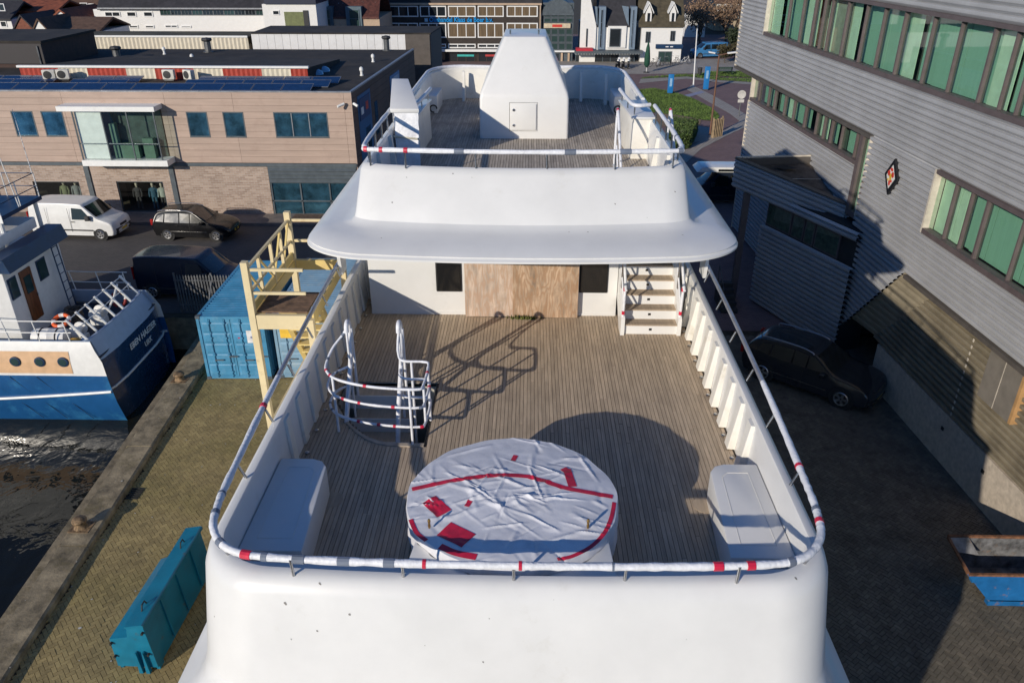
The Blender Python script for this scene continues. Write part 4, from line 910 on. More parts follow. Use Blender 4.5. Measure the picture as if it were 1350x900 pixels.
# white rubbing stripe
for s in (-1,1):
    pts=[(sternx(-0.25)-d+0.0,yc+s*(2.5*0.998*max(0.05,sect(sternx(0)-d)/2.5)+0.012),-0.2-0.10*d+0.004*d*d) for d in (0.05,1,2,3,4,5,6,7.5)]
    MB().tube(pts,0.05,6).build('rubbing_stripe',BWHITE,tr)
MB().tube([(x+0.015,y,z) for x,y,z in trow(-0.2,0.99)],0.045,6).build('rubbing_stripe',BWHITE,tr)
for q in (-2.6,-3.6,-4.5): MB().tube([(sternx(0.4)+q,yc-2.52,0.4),(sternx(0.4)+q+1.6,yc-2.40,-1.45)],0.012,5).build('hull_seam',NAVY,tr)
# peach panel with portholes
MB().loft([[(x,yc-2.5*f-0.012,z) for x in (-22.5,-19,-16.4)] for z,f in ((0.55,1.0),(1.0,0.995),(1.42,0.973))]).build('peach_panel',PEACH,tr)
for x in (-20.2,-19.3,-18.4,-17.5,-16.65):
    ph=MB().lathe([(0.19,-0.03),(0.19,0.03),(0.14,0.04)],(x,yc-2.51,1.03),18,'Y').build('porthole',NAVY,tr); MB().lathe([(0.145,0.0),(0.14,0.012)],(x,yc-2.55,1.03),18,'Y').build('pane',GGL,ph)
MB().prism([(-15.35,yc-2.3),(-15.35,yc+2.3),(-24,yc+2.3),(-30,yc),(-24,yc-2.3)],1.1,1.15).build('deck',DKDECK,tr)
M_=Matrix(((0,0,1,sternx(0.55)+0.03),(1,0,0,yc+0.55),(0,1,0,0.60),(0,0,0,1)))
WLET=mat('white_letter',(0.8,0.8,0.8),0.5)
text('name_lettering','EBEN HAEZER',0.36,M_,WLET,tr,0.004,bold=True)
M2=M_.copy(); M2[2][3]=0.20; M2[0][3]=sternx(0.2)+0.03; M2[1][3]=yc+0.75; text('port_lettering','URK',0.32,M2,WLET,tr,0.004,bold=True)
# stern rail: slanted white posts and rods
for k in range(7):
    y=yc-2.1+k*0.68; MB().tube([(-15.75,y,1.7),(-16.35,y-0.05,2.55)],0.05,6).build('rail_post',BWHITE,tr)
for zz,dx in ((2.15,-0.31),(2.5,-0.56)): MB().tube([(-15.75+dx,yc-2.15,zz),(-15.75+dx,yc+2.1,zz)],0.018,6).build('rail_rod',BWHITE,tr)
for s in (-1,1):
    for zz in (2.1,2.55): MB().tube([(-16.2,yc+s*2.28,zz),(-18,yc+s*2.3,zz),(-24,yc+s*2.25,zz+0.2)],0.018,6).build('rail_rod',BWHITE,tr)
    for x in (-16.3,-17.4,-18.5,-19.6,-20.7,-22,-23): MB().tube([(x,yc+s*2.3,1.75),(x-0.1,yc+s*2.29,2.57)],0.022,6).build('rail_post',BWHITE,tr)
# wheelhouse
wh=MB().box(-25.0,-18.55,yc-1.55,yc+2.1,1.15,4.15).build('deckhouse',BWHITE,tr,bevel=0.05)
MB().prismy([(-18.9,4.1),(-18.15,4.1),(-18.3,4.62),(-18.9,4.62)],yc-1.7,yc+2.2).build('fascia',NAVY,tr)
dr=MB().box(-18.545,-18.50,yc-0.75,yc-0.05,1.75,3.75).build('door',WOODD,tr,bevel=0.02); MB().box(-18.5,-18.485,yc-0.62,yc-0.2,2.85,3.5).build('pane',GGL,dr); MB().box(-18.5,-18.46,yc-0.14,yc-0.10,2.6,2.7).build('handle',STEEL,dr)
for y0,y1 in ((yc+0.35,yc+0.95),(yc-1.45,yc-0.95)):
    f=MB().box(-18.545,-18.52,y0,y1,2.95,3.75).build('window',NAVY,tr); MB().box(-18.52,-18.505,y0+0.05,y1-0.05,3.0,3.7).build('pane',GGL,f)
MB().box(-24.5,-19.0,yc-1.3,yc+1.8,4.63,5.05).build('upper_house',BWHITE,tr,bevel=0.05)
for x in (-19.4,-18.9): pass
for sgn in (0,0.38): MB().tube([(-18.2,yc+1.2+sgn,1.2),(-18.35,yc+1.2+sgn,4.6)],0.025,6).build('ladder_rail',NAVY,tr)
for k in range(9): MB().tube([(-18.2-0.017*k,yc+1.2,1.45+0.36*k),(-18.2-0.017*k,yc+1.58,1.45+0.36*k)],0.015,6).build('rung',NAVY,tr)
# gantry platform with rails and lattice mast
MB().box(-25,-18.9,yc-0.2,yc+2.4,5.55,5.7).build('platform',NAVY,tr)
MB().box(-25,-18.88,yc-0.22,yc-0.21,5.45,5.75).build('platform_edge',BWHITE,tr)
for x,y in ((-19.1,yc-0.05),(-19.1,yc+2.2),(-23,yc-0.05)): MB().tube([(x,y,1.15),(x,y,5.55)],0.08,8).build('gantry_leg',BWHITE,tr)
for z in (6.1,6.6):
    MB().tube([(-25,yc-0.15,z),(-18.95,yc-0.15,z),(-18.95,yc+2.35,z),(-25,yc+2.35,z)],0.02,6).build('rail_rod',NAVY,tr)
for x,y in ((-18.95,yc-0.15),(-18.95,yc+1.1),(-18.95,yc+2.35),(-20.2,yc-0.15),(-21.4,yc-0.15),(-20.2,yc+2.35)): MB().tube([(x,y,5.7),(x,y,6.62)],0.022,6).build('rail_post',BWHITE,tr)
mc=Vector((-20.0,yc+0.7,5.7))
for i in range(3):
    a=2*math.pi*i/3+0.3; MB().tube([mc+Vector((0.32*math.cos(a),0.32*math.sin(a),0)),mc+Vector((0.10*math.cos(a),0.10*math.sin(a),4.6))],0.04,6).build('mast_leg',BWHITE,tr)
for k in range(9):
    z=0.25+0.48*k; r_=0.32-0.048*k*0.5
    for i in range(3):
        a=2*math.pi*i/3+0.3; b2=2*math.pi*(i+1)/3+0.3; MB().tube([mc+Vector((r_*math.cos(a),r_*math.sin(a),z)),mc+Vector((r_*math.cos(b2),r_*math.sin(b2),z+(0.3 if k%2 else 0)))],0.016,5).build('mast_lacing',BWHITE,tr)
MB().lathe([(0.0,0),(0.28,0.04),(0.32,0.18),(0.25,0.36),(0.0,0.45)],tuple(mc+Vector((0.35,-0.2,3.3))),14).build('radar_dome',BWHITE,tr,smooth=50)
MB().tube([mc+Vector((-0.8,-0.3,2.6)),mc+Vector((0.9,-0.3,2.75))],0.05,6).build('radar_bar',NAVY,tr)
MB().tube([(-18.95,yc+1.0,5.7),(-19.35,yc+0.95,10.2)],[0.022,0.010],6).build('whip_aerial',BWHITE,tr)
MB().tube([(-18.95,yc+2.3,6.6),(-19.0,yc+2.3,9.0)],[0.018,0.008],6).build('whip_aerial',BWHITE,tr)
# things lying on the deck
lr=thing('life_raft','white cylindrical life raft canister strapped on the boat deck','life raft',(-17.5,25.35,1.15))
MB().lathe([(0.05,0),(0.30,0.05),(0.34,0.2),(0.34,0.62),(0.355,0.64),(0.355,0.68),(0.34,0.7),(0.34,1.1),(0.30,1.25),(0.05,1.3)],(-18.15,25.35,1.52),20,'X').build('canister',BWHITE,lr,smooth=40)
for d in (0.35,0.95): MB().lathe([(0.352,d),(0.36,d+0.02),(0.352,d+0.05)],(-18.15,25.35,1.52),20,'X').build('strap',DARK,lr)
MB().box(-18.0,-17.0,25.1,25.6,1.15,1.2).build('cradle',GALV,lr)
ORG=mat('orange_buoy',(0.75,0.12,0.03),0.5,var=0.1)
def ringbuoy(label,c,tilt,mt):
    t=thing('lifebuoy',label,'lifebuoy',c,group='lifebuoys on the fishing boat'); M=Matrix.Translation(c)@Matrix.Rotation(tilt,4,'X'); P=[M@Vector((0.28*math.cos(a),0.28*math.sin(a),0)) for a in [2*math.pi*i/20 for i in range(20)]]
    MB().tube(P,0.075,8,closed=True).build('ring',mt,t,smooth=60)
    for k in range(4): MB().tube([P[5*k],P[(5*k+1)%20],P[(5*k+2)%20]],0.08,8).build('band',BWHITE,t)
ringbuoy('orange lifebuoy lying on the boat rail above the life raft',(-17.35,25.95,1.9),R(25),ORG)
ringbuoy('dark red lifebuoy hung on the stern rail',(-16.5,28.6,1.6),R(70),mat('red_buoy',(0.30,0.03,0.03),0.6))
o=MB(); rr_=random.Random(8)
for k in range(26):
    a=rr_.uniform(0,6.28); r0=rr_.uniform(0.15,0.33); z=1.17+0.03*k*0.6
    o.tube([(-17.85+r0*math.cos(a+q),27.6+r0*math.sin(a+q)*0.9,z+0.03*math.sin(3*q)) for q in [0.5*i for i in range(13)]],0.028,5)
tag(centre(o.build('rope_heap',mat('old_rope',(0.16,0.13,0.10),0.95,var=0.3,scale=9))),'brown heap of rope against the boat deckhouse','rope')
o=MB(); YB=mat('yellow_gear',(0.65,0.36,0.06),0.6,var=0.2,scale=6); NB=mat('blue_gear',(0.02,0.07,0.2),0.6)
gb=thing('gear_bag','small yellow and blue gear bag at the corner of the boat deck','bag',(-16.45,25.1,1.15))
MB().lathe([(0.2,0),(0.27,0.1),(0.26,0.3),(0.16,0.42),(0.0,0.45)],(-16.5,25.1,1.15),12).build('bag',YB,gb,smooth=60); MB().lathe([(0.15,0),(0.2,0.1),(0.2,0.35),(0.1,0.45),(0,0.46)],(-16.12,25.15,1.15),12).build('pouch',NB,gb,smooth=60)
wn=thing('deck_winch','white deck winch with drums behind the stern rail','winch',(-16.7,26.8,1.15))
for y in (26.0,27.5): 
    MB().lathe([(0.25,0),(0.25,0.05),(0.12,0.07),(0.12,0.4),(0.25,0.42),(0.25,0.47)],(-16.7,y,1.6),14,'Y').build('drum',BWHITE,wn); MB().box(-16.95,-16.45,y-0.45,y+0.0,1.15,1.4).build('bed',BWHITE,wn)
MB().tube([(-16.6,27.5,1.3),(-16.3,28.0,2.0),(-16.35,28.5,2.3)],0.04,6).build('arm',BWHITE,wn)
# ================================================================ GREY CORRUGATED BUILDING (right)
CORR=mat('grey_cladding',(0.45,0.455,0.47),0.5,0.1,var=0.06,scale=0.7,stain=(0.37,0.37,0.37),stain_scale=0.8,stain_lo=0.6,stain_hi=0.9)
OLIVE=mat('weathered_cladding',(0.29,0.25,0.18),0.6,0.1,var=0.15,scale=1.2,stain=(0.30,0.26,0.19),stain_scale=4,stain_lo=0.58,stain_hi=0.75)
FRAME=mat('brown_frame',(0.12,0.095,0.095),0.5,var=0.08); LEDGE=mat('ledge',(0.10,0.088,0.078),0.6,var=0.1); CREAMT=mat('cream_trim',(0.62,0.56,0.47),0.6)
PLINTH=mat('render_plinth',(0.52,0.45,0.37),0.95,var=0.12,scale=6,bump=0.6,bscale=60)
GREENB=mat('green_blind',(0.36,0.57,0.46),0.6,var=0.05,scale=2,stretch=(1,8,0.3)); GREENL=mat('pale_green_blind',(0.74,0.87,0.70),0.6,var=0.06)
def winglass(name,tint,mixf=0.42):
    if name in MATS: return MATS[name]
    m=bpy.data.materials.new(name); m.use_nodes=True; MATS[name]=m; N=m.node_tree.nodes; L=m.node_tree.links
    for n in list(N): N.remove(n)
    o=N.new('ShaderNodeOutputMaterial'); t=N.new('ShaderNodeBsdfTransparent'); t.inputs[0].default_value=(*tint,1); g=N.new('ShaderNodeBsdfGlossy'); g.inputs['Roughness'].default_value=0.02
    fr=N.new('ShaderNodeFresnel'); fr.inputs['IOR'].default_value=1.85; mx=N.new('ShaderNodeMixShader'); ge=N.new('ShaderNodeNewGeometry'); iv=N.new('ShaderNodeMath'); iv.operation='SUBTRACT'; iv.inputs[0].default_value=1; L.new(ge.outputs['Backfacing'],iv.inputs[1]); ml=N.new('ShaderNodeMath'); ml.operation='MULTIPLY'; L.new(iv.outputs[0],ml.inputs[0]); L.new(fr.outputs[0],ml.inputs[1]); L.new(ml.outputs[0],mx.inputs[0]); L.new(t.outputs[0],mx.inputs[1]); L.new(g.outputs[0],mx.inputs[2]); L.new(mx.outputs[0],o.inputs[0]); return m
GLS=winglass('office_glass',(0.84,0.92,0.88))
rb=thing('office_building','dark grey corrugated office building with green blinds beside the yard','building',(13.5,28,0))
KX=-0.0565
def wp(Y,z,off=0.0): return Vector((12.77+KX*(Y-22.45)+off,Y,z))
def corr(name,mt,pt,y0,y1,z0,z1,pitch=0.21,amp=0.12,parent=None):
    """pt(Y,z,off)->point; y0,y1 may be functions of z"""
    m=MB(); rings=[]; z=z0; k=0; f0=y0 if callable(y0) else (lambda z:y0); f1=y1 if callable(y1) else (lambda z:y1)
    prof=((0.0,0.0),(0.43,0.97),(0.47,1.0),(0.95,1.0),(0.985,0.0))
    zs=[]
    n=int(math.ceil((z1-z0)/pitch))
    for i in range(n):
        for a,d in prof:
            zz=z0+(i+a)*pitch
            if zz<=z1: zs.append((zz,d))
    zs.append((z1,0.0))
    for zz,d in zs: rings.append([pt(f0(zz),zz,-amp*d),pt(f1(zz),zz,-amp*d)])
    m.loft(rings); return m.build(name,mt,parent or rb,smooth=50)
YE=9.0; YF=45.4; ZT=16.0
corr('cladding',CORR,wp,YE,YF,8.35,10.38); corr('cladding',CORR,wp,YE,YF,12.62,ZT); corr('cladding',CORR,wp,41.4,YF,10.38,12.62)
corr('cladding',CORR,wp,23.95,28.45,4.75,8.35); corr('cladding',CORR,wp,YE,23.95,4.75,6.36)
corr('cladding',CORR,wp,lambda z:24.3+max(0,(4.85-z))/1.077,28.5,0.4,4.75)
# body behind the skins (keeps light out), roof
def slab(name,mt,y0,y1,z0,z1,o0,o1): 
    m=MB(); m.hull8([wp(y0,z0,o0),wp(y0,z0,o1),wp(y1,z0,o1),wp(y1,z0,o0)],[wp(y0,z1,o0),wp(y0,z1,o1),wp(y1,z1,o1),wp(y1,z1,o0)]); return m.build(name,mt,rb)
BACK=mat('interior_dark',(0.03,0.03,0.03),0.9)
slab('core',BACK,YE,YF-0.02,8.38,ZT-0.01,0.9,14); slab('core',BACK,YE,28.4,0.0,8.34,2.4,14)
slab('end_wall',CORR,YF-0.03,YF+0.02,8.3,ZT,0.0,14); slab('soffit',LEDGE,28.45,YF,8.30,8.348,0.0,8); slab('roof',LEDGE,YE,YF,ZT,ZT+0.1,-0.05,14)
slab('edge_trim',LEDGE,28.45,YF,8.22,8.345,-0.13,0.03); slab('eave_trim',LEDGE,YE,24.25,4.62,4.748,-0.13,0.12)
slab('end_flashing',CREAMT,YF-0.0,YF+0.03,8.3,ZT,-0.12,-0.0)
# window bands
rq=random.Random(11)
def band(y0,y1,z0,z1,widths,blinds,depth=0.10,pt=wp):
    """frames, mullions, glass and blinds from far end y1 to near end y0"""
    def bx(nm,mt,a,b,c,d,o0,o1,par): 
        m=MB(); m.hull8([pt(a,c,o0),pt(a,c,o1),pt(b,c,o1),pt(b,c,o0)],[pt(a,d,o0),pt(a,d,o1),pt(b,d,o1),pt(b,d,o0)]); return m.build(nm,mt,par)
    bx('window_sill',FRAME,y0,y1,z0-0.10,z0+0.06,-0.14,0.12,rb); bx('window_head',FRAME,y0,y1,z1-0.06,z1+0.06,-0.13,0.12,rb); bx('window_jamb',CREAMT,y1,y1+0.08,z0-0.1,z1+0.06,-0.14,0.2,rb)
    y=y1; i=0
    while y>y0+0.2:
        w=widths[i%len(widths)]; e=max(y0,y-w); mw=0.085 if i%3==2 else 0.05
        wn=bx('window',FRAME,e,e+mw,z0+0.06,z1-0.06,-0.03,0.12,rb)
        bx('pane',GLS,e+mw+0.002,y-0.002,z0+0.062,z1-0.062,0.065,0.07,wn)
        bl=blinds[i%len(blinds)]
        if bl==1: bx('blind',GREENB,e+0.02,y-0.02,z0+0.02,z1-0.02,0.30,0.32,wn)
        elif bl==2: bx('blind',GREENL,e+0.02,y-0.02,z0+0.02,z1-0.02,0.22,0.24,wn)
        elif bl==4: bx('blind',mat('beige_reflection',(0.42,0.40,0.33),0.7),e+0.02,y-0.02,z0+0.02,z1-0.02,0.22,0.24,wn)  # beige reflection of one pane, painted as a panel behind the glass
        elif bl==3:
            bx('blind',GREENL,e+0.02+(y-e)*0.55,y-0.02,z0+0.02,z1-0.02,0.22,0.24,wn); bx('blind',GREENB,e+0.02,e+(y-e)*0.5,z0+0.02,z1-0.02,0.35,0.37,wn)
        y=e; i+=1
band(YE,41.35,10.45,12.56,[2.7,1.65,1.35,0.94,0.73,1.52,1.59,1.4,1.5,1.81,1.56,1.66,0.99,0.75,1.5,1.6,1.0,1.6],[3,1,2,0,2,4,3,1,1,3,1,1,2,1,1,3,2,1])
slab('band_back',mat('room_grey',(0.12,0.14,0.13),0.9),YE,41.4,10.4,12.6,0.6,0.62)
band(YE,23.85,6.44,8.30,[1.0,0.85,0.8,1.6,1.2,1.6],[2,3,1,1,1,1])
slab('band_back',MATS['room_grey'],YE,23.9,6.38,8.34,0.6,0.62)
# lower storey at the far end, set back a little, with the window strip under the overhang
def ap(Y,z,off=0.0): return wp(Y,z,0.14+off)
corr('cladding',CORR,ap,29.3,42.7,0.0,7.0)
band(29.4,42.5,7.12,8.26,[1.0,1.42,0.9,1.38,1.2,1.4,1.3,0.83,0.78,0.98,1.33],[0,1,0,1,3,1,0,2,1,0,1],pt=ap)
slab('core',MATS['room_grey'],29.2,42.6,6.9,8.3,0.9,10); slab('core',BACK,29.2,42.65,0,6.9,0.3,10)
slab('end_flashing',CREAMT,42.68,42.72,0,7.0,0.0,0.16)
# tall green window at the corner
slab('window_frame',FRAME,28.45,28.55,5.36,8.3,-0.06,0.15); slab('window_frame',FRAME,29.1,29.35,5.2,8.3,-0.06,0.15); slab('window_frame',FRAME,28.55,29.1,5.2,5.42,-0.06,0.15)
wq=slab('corner_window',GREENL,28.55,29.1,5.42,8.3,0.15,0.17); slab('pane',GLS,28.552,29.098,5.422,8.298,0.04,0.05)
for k in range(13): slab('tooth',CREAMT,28.40,28.46,5.35+k*0.225+0.04,5.35+k*0.225+0.16,-0.125,0.0)
# recessed lower wall, bevelled end and plinth
OFF=0.32
def wo(Y,z,off=0.0): return wp(Y,z,OFF+off)
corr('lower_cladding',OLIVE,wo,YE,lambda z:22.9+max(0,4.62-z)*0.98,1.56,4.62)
m=MB(); rings=[]
for i in range(61):
    t=i/60; d=(0.04 if i%5 in (1,2,3) else 0.0)
    a=wp(24.3+2.9*t,4.85-3.12*t,0.0); b_=wo(22.9+2.9*t,4.62-2.96*t,0.0); nn=Vector((-0.5,0.5,-0.4)).normalized()*d
    rings.append([a+nn,b_+nn])
m.loft(rings); m.build('bevelled_end',OLIVE,rb)
slab('plinth',PLINTH,YE,25.4,-0.05,1.56,OFF-0.10,OFF+0.5)
for yy in (20.6,18.4,16.2): slab('vent_plate',DARK,yy,yy+0.14,1.0,1.12,OFF-0.112,OFF-0.102)
slab('recess_wall',mat('recess_dark',(0.05,0.05,0.055),0.8),24.0,28.6,0.0,4.8,1.9,2.0); slab('recess_ceiling',LEDGE,25.0,28.5,4.5,4.6,0.4,1.9)
dd=slab('entrance_door',mat('door_dark',(0.03,0.032,0.036),0.5),25.6,27.0,0.05,2.3,1.82,1.895); slab('notice',mat('notice_white',(0.6,0.6,0.58),0.6),26.1,26.35,1.4,1.75,1.80,1.815)
dd.name='door'
# vertical joint with screws, hatch door, seams
for k in range(14): slab('joint_tab',CREAMT,20.40,20.46,1.7+k*0.21,1.8+k*0.21,OFF-0.145,OFF-0.135)
hd=slab('hatch_door',mat('hatch_grey',(0.20,0.18,0.155),0.6,var=0.08),18.05,19.5,3.0,4.6,OFF-0.22,OFF-0.14); slab('hatch_edge',mat('raw_wood',(0.45,0.26,0.11),0.8),17.95,18.05,3.0,4.6,OFF-0.22,OFF+0.1)
slab('hatch_seam',CREAMT,18.76,18.78,3.0,4.6,OFF-0.226,OFF-0.221)
# porch: wedge shaped canopy with a sloping roof, wall and windows below
PA,PB,PC=Vector((8.94,33.33,6.3)),Vector((12.44,29.5,5.48)),Vector((12.2,33.75,6.3))
pn=Vector((-(PB-PA).y,(PB-PA).x,0)).normalized(); pn=pn if pn.x>0 else -pn
def pp(s,z,off=0.0): return PA.lerp(PB,s)+pn*off+Vector((0,0,z))
corr('porch_fascia',CORR,pp,0.0,1.0,-1.25,-0.02)
def pc(s,z,off=0.0): return PA.lerp(PC,s)+Vector((0,off,z))
corr('porch_fascia',CORR,lambda s,z,off: pc(s,z,-off),0.0,1.0,-1.25,-0.02)
def wedge(nm,mt,z0,z1,k=0.0):
    c=(PA+PB+PC)/3; P_=[p.lerp(c,k) for p in (PA,PB,PC)]; m=MB(); m.hull8([p+Vector((0,0,z0)) for p in P_],[p+Vector((0,0,z1)) for p in P_]); return m.build(nm,mt,rb)
wedge('porch_roof',mat('brown_felt',(0.17,0.13,0.095),0.95,var=0.35,scale=1.5,stain=(0.06,0.05,0.04),stain_scale=0.8),-0.34,-0.28,0.03); wedge('porch_ceiling',LEDGE,-1.26,-1.2,0.03)
def edge(nm,mt,a,b2,w_,z0,z1):
    d=(b2-a).normalized(); n=Vector((-d.y,d.x,0)).normalized()*w_; n=n if n.dot((PA+PB+PC)/3-a)>0 else -n
    m=MB(); m.hull8([a-n*0.8+Vector((0,0,z0)),b2-n*0.8+Vector((0,0,z0)),b2+n+Vector((0,0,z0)),a+n+Vector((0,0,z0))],[a-n*0.8+Vector((0,0,z1)),b2-n*0.8+Vector((0,0,z1)),b2+n+Vector((0,0,z1)),a+n+Vector((0,0,z1))]); return m.build(nm,mt,rb)
edge('porch_cap',LEDGE,PA,PB,0.16,-0.018,0.03); edge('porch_cap',CREAMT,PA,PC,0.07,-0.018,0.04)
edge('porch_parapet',LEDGE,PA+pn*0.16,PB-Vector((0.1,0,0))+pn*0.1,0.02,-0.3,-0.02); edge('porch_parapet',LEDGE,PA+Vector((0.3,-0.16,0)),PC+Vector((0,-0.16,0)),0.02,-0.3,-0.02)
c0=PA.lerp(PC,0.62)+Vector((0,-0.7,-0.27)); m=MB(); m.add([c0+Vector(v) for v in ((-0.5,0.15,0),(0.1,0.3,0),(0.45,-0.1,-0.02),(-0.1,-0.25,-0.05))],[(0,1,2,3)]); m.build('roof_patch',DARK,rb)
for k in (0.35,0.7): 
    a0=PA.lerp(PB,k)+pn*0.2+Vector((0,0,-0.268)); b0=PC.lerp(PB,k)+Vector((-0.1,-0.2,-0.268)); MB().tube([a0,b0],0.012,4).build('roof_seam',CREAMT,rb)
LA,LB=Vector((10.26,32.65,0)),Vector((12.35,27.4,0)); ln_=Vector((-(LB-LA).y,(LB-LA).x,0)).normalized(); ln_=ln_ if ln_.x>0 else -ln_
def lw(s,z,off=0.0): return LA.lerp(LB,s)+ln_*off+Vector((0,0,z))
corr('porch_wall',CORR,lw,0.0,0.97,0.0,3.62); corr('porch_wall',CORR,lw,0.0,0.97,4.62,5.0)
def lslab(nm,mt,s0,s1,z0,z1,o0,o1,par=None):
    m=MB(); m.hull8([lw(s0,z0,o0),lw(s1,z0,o0),lw(s1,z0,o1),lw(s0,z0,o1)],[lw(s0,z1,o0),lw(s1,z1,o0),lw(s1,z1,o1),lw(s0,z1,o1)]); return m.build(nm,mt,par or rb)
for k,(s0,s1) in enumerate(((0.02,0.30),(0.31,0.44),(0.45,0.55),(0.56,0.80))):
    f=lslab('porch_window',FRAME,s0,s1,3.63,4.61,0.07,0.12); lslab('pane',GLS,s0+0.012,s1-0.012,3.7,4.54,0.055,0.06,f); lslab('blind',mat('net_curtain',(0.16,0.17,0.15),0.8,var=0.3,scale=6),s0+0.012,s1-0.012,3.7,4.54,0.064,0.068,f)
lslab('porch_core',BACK,0.005,0.96,0.0,4.98,0.14,1.2)
MB().box(9.35,9.6,32.75,33.0,0,4.9).build('column',FRAME,rb)
# steps with a handrail in the lane
st=thing('outside_steps','dark steps with a thin handrail in the shaded lane','steps',(8.9,32.0,0))
for k in range(5): MB().box(8.6,9.3,31.2+k*0.3,31.5+k*0.3,0.0,0.18*(k+1)).build('step',mat('dark_step',(0.05,0.05,0.05),0.8),st)
for y in (31.3,31.9,32.5): MB().tube([(8.62,y,(y-31.2)*0.55),(8.62,y,(y-31.2)*0.55+1.0)],0.02,6).build('rail_post',GALV,st)
MB().tube([(8.62,31.3,1.05),(8.62,32.5,1.72)],0.02,6).build('handrail',GALV,st)
# emblem
em=thing('emblem_board','black diamond board with a red and white crest on the grey wall','emblem',tuple(wp(26.3,6.9,-0.12)))
def emb(nm,mt,pts,o0,o1):
    m=MB(); n=len(pts); m.add([wp(y,z,o0) for y,z in pts]+[wp(y,z,o1) for y,z in pts],[tuple(range(n)),tuple(reversed(range(n,2*n)))]+[(i,(i+1)%n,n+(i+1)%n,n+i) for i in range(n)]); return m.build(nm,mt,em)
cy,cz=26.3,7.45
emb('board',mat('emblem_black',(0.012,0.012,0.014),0.4),[(cy,cz+0.62),(cy+0.45,cz),(cy,cz-0.62),(cy-0.45,cz)],-0.20,-0.125)
emb('field',mat('emblem_white',(0.75,0.75,0.72),0.5),[(cy,cz+0.40),(cy+0.29,cz),(cy,cz-0.40),(cy-0.29,cz)],-0.21,-0.201)
REDE=mat('emblem_red',(0.6,0.05,0.03),0.5); GOLD=mat('emblem_gold',(0.7,0.45,0.05),0.4)
for (a,b2,w_,h_,mm) in ((0.14,0.10,0.09,0.10,REDE),(-0.12,0.10,0.09,0.10,REDE),(0.0,0.25,0.10,0.06,REDE),(0.0,-0.2,0.07,0.10,REDE),(0.0,0.0,0.08,0.12,GOLD),(0.12,-0.12,0.05,0.05,GOLD),(-0.1,-0.12,0.05,0.05,REDE)):
    emb('crest_piece',mm,[(cy+a-w_,cz+b2-h_*0.4),(cy+a-w_*0.4,cz+b2-h_),(cy+a+w_*0.6,cz+b2-h_*0.7),(cy+a+w_,cz+b2+h_*0.3),(cy+a+w_*0.2,cz+b2+h_),(cy+a-w_*0.7,cz+b2+h_*0.6)],-0.22-0.004*b2,-0.2105)
# ---------------------------------------------------------------- blue skip
SKB=mat('skip_blue',(0.01,0.13,0.36),0.45,var=0.12,stain=(0.22,0.13,0.09),stain_scale=3.5,stain_lo=0.6,stain_hi=0.72); SKI=mat('skip_inside',(0.24,0.24,0.245),0.5,0.3,var=0.35,scale=3.5,stain=(0.3,0.2,0.13),stain_scale=4,stain_lo=0.55)
sk=thing('tipping_skip','blue steel tipping skip with a rusty battered inside in the yard','skip',(12.2,14.85,0))
x0,x1,y0_,y1_,zt=10.75,13.2,14.30,15.42,1.12
def plate(nm,pts,th,mt):
    a=[Vector(p) for p in pts]; n=(a[1]-a[0]).cross(a[2]-a[0]).normalized()*th; MB().hull8([p for p in a],[p+n for p in a]).build(nm,mt,sk)
plate('side_plate',[(x0,y0_,zt-0.02),(x1,y0_,zt-0.02),(x1,y0_,0.25),(x0+0.75,y0_,0.25)],0.03,SKB)
plate('side_plate',[(x0,y1_,zt+0.15),(x1,y1_,zt+0.15),(x1,y1_,0.25),(x0+0.75,y1_,0.25)],0.03,SKI)
plate('end_plate',[(x0,y0_,zt),(x0,y1_,zt+0.13),(x0+0.75,y1_,0.25),(x0+0.75,y0_,0.25)],0.03,SKB)
plate('end_plate',[(x1,y0_,zt),(x1,y1_,zt+0.13),(x1,y1_,0.25),(x1,y0_,0.25)],0.03,SKB)
plate('bottom_plate',[(x0+0.7,y0_,0.25),(x1,y0_,0.25),(x1,y1_,0.25),(x0+0.7,y1_,0.25)],0.03,SKI)
plate('bent_lip',[(x0,y1_-0.02,zt+0.15),(x0+0.5,y1_-0.02,zt+0.17),(x0+0.7,y1_-0.3,zt-0.15),(x0+0.12,y1_-0.25,zt-0.1)],0.015,SKI)
RR=mat('rust_edge',(0.22,0.10,0.05),0.85,var=0.3,scale=6)
for a,b2 in (((x0,y0_-0.02,zt),(x1,y0_-0.02,zt)),((x0,y1_+0.02,zt+0.17),(x1,y1_+0.02,zt+0.17)),((x0,y0_,zt),(x0,y1_,zt+0.15))): MB().bar(a,b2,0.03).build('rim',RR,sk)
for y in (y0_+0.1,y1_-0.25): MB().box(x0+0.8,x1,y,y+0.15,0.0,0.25).build('runner',SKB,sk)
# ================================================================ BROWN CLAD BUILDING (left)
WY=44.2
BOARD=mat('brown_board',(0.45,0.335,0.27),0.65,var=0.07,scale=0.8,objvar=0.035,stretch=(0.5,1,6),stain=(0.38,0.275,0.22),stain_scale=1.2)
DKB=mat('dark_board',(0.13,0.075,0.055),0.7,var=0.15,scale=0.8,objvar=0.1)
BRK=brickmat('pale_brick',(0.42,0.32,0.255),(0.27,0.19,0.145),(0.42,0.38,0.34),0.32,0.105,'XZ')
STGREY=mat('slate_grey_steel',(0.085,0.105,0.12),0.5); FELT=mat('roof_felt',(0.032,0.027,0.024),0.9,var=0.3,scale=0.8,stain=(0.055,0.045,0.035),stain_scale=0.5)
WTRIM=mat('white_trim',(0.78,0.78,0.76),0.5,var=0.03); DGL=mat('dark_glass',(0.09,0.25,0.36),0.03,0.75,var=0.35,scale=1.2); ALU=mat('alu_grey',(0.30,0.31,0.33),0.4,0.4)
lb=thing('shop_building','brown panelled two storey building with brick shop front and solar roof','building',(-20,50,0))
XL,XR=-46.0,-9.75
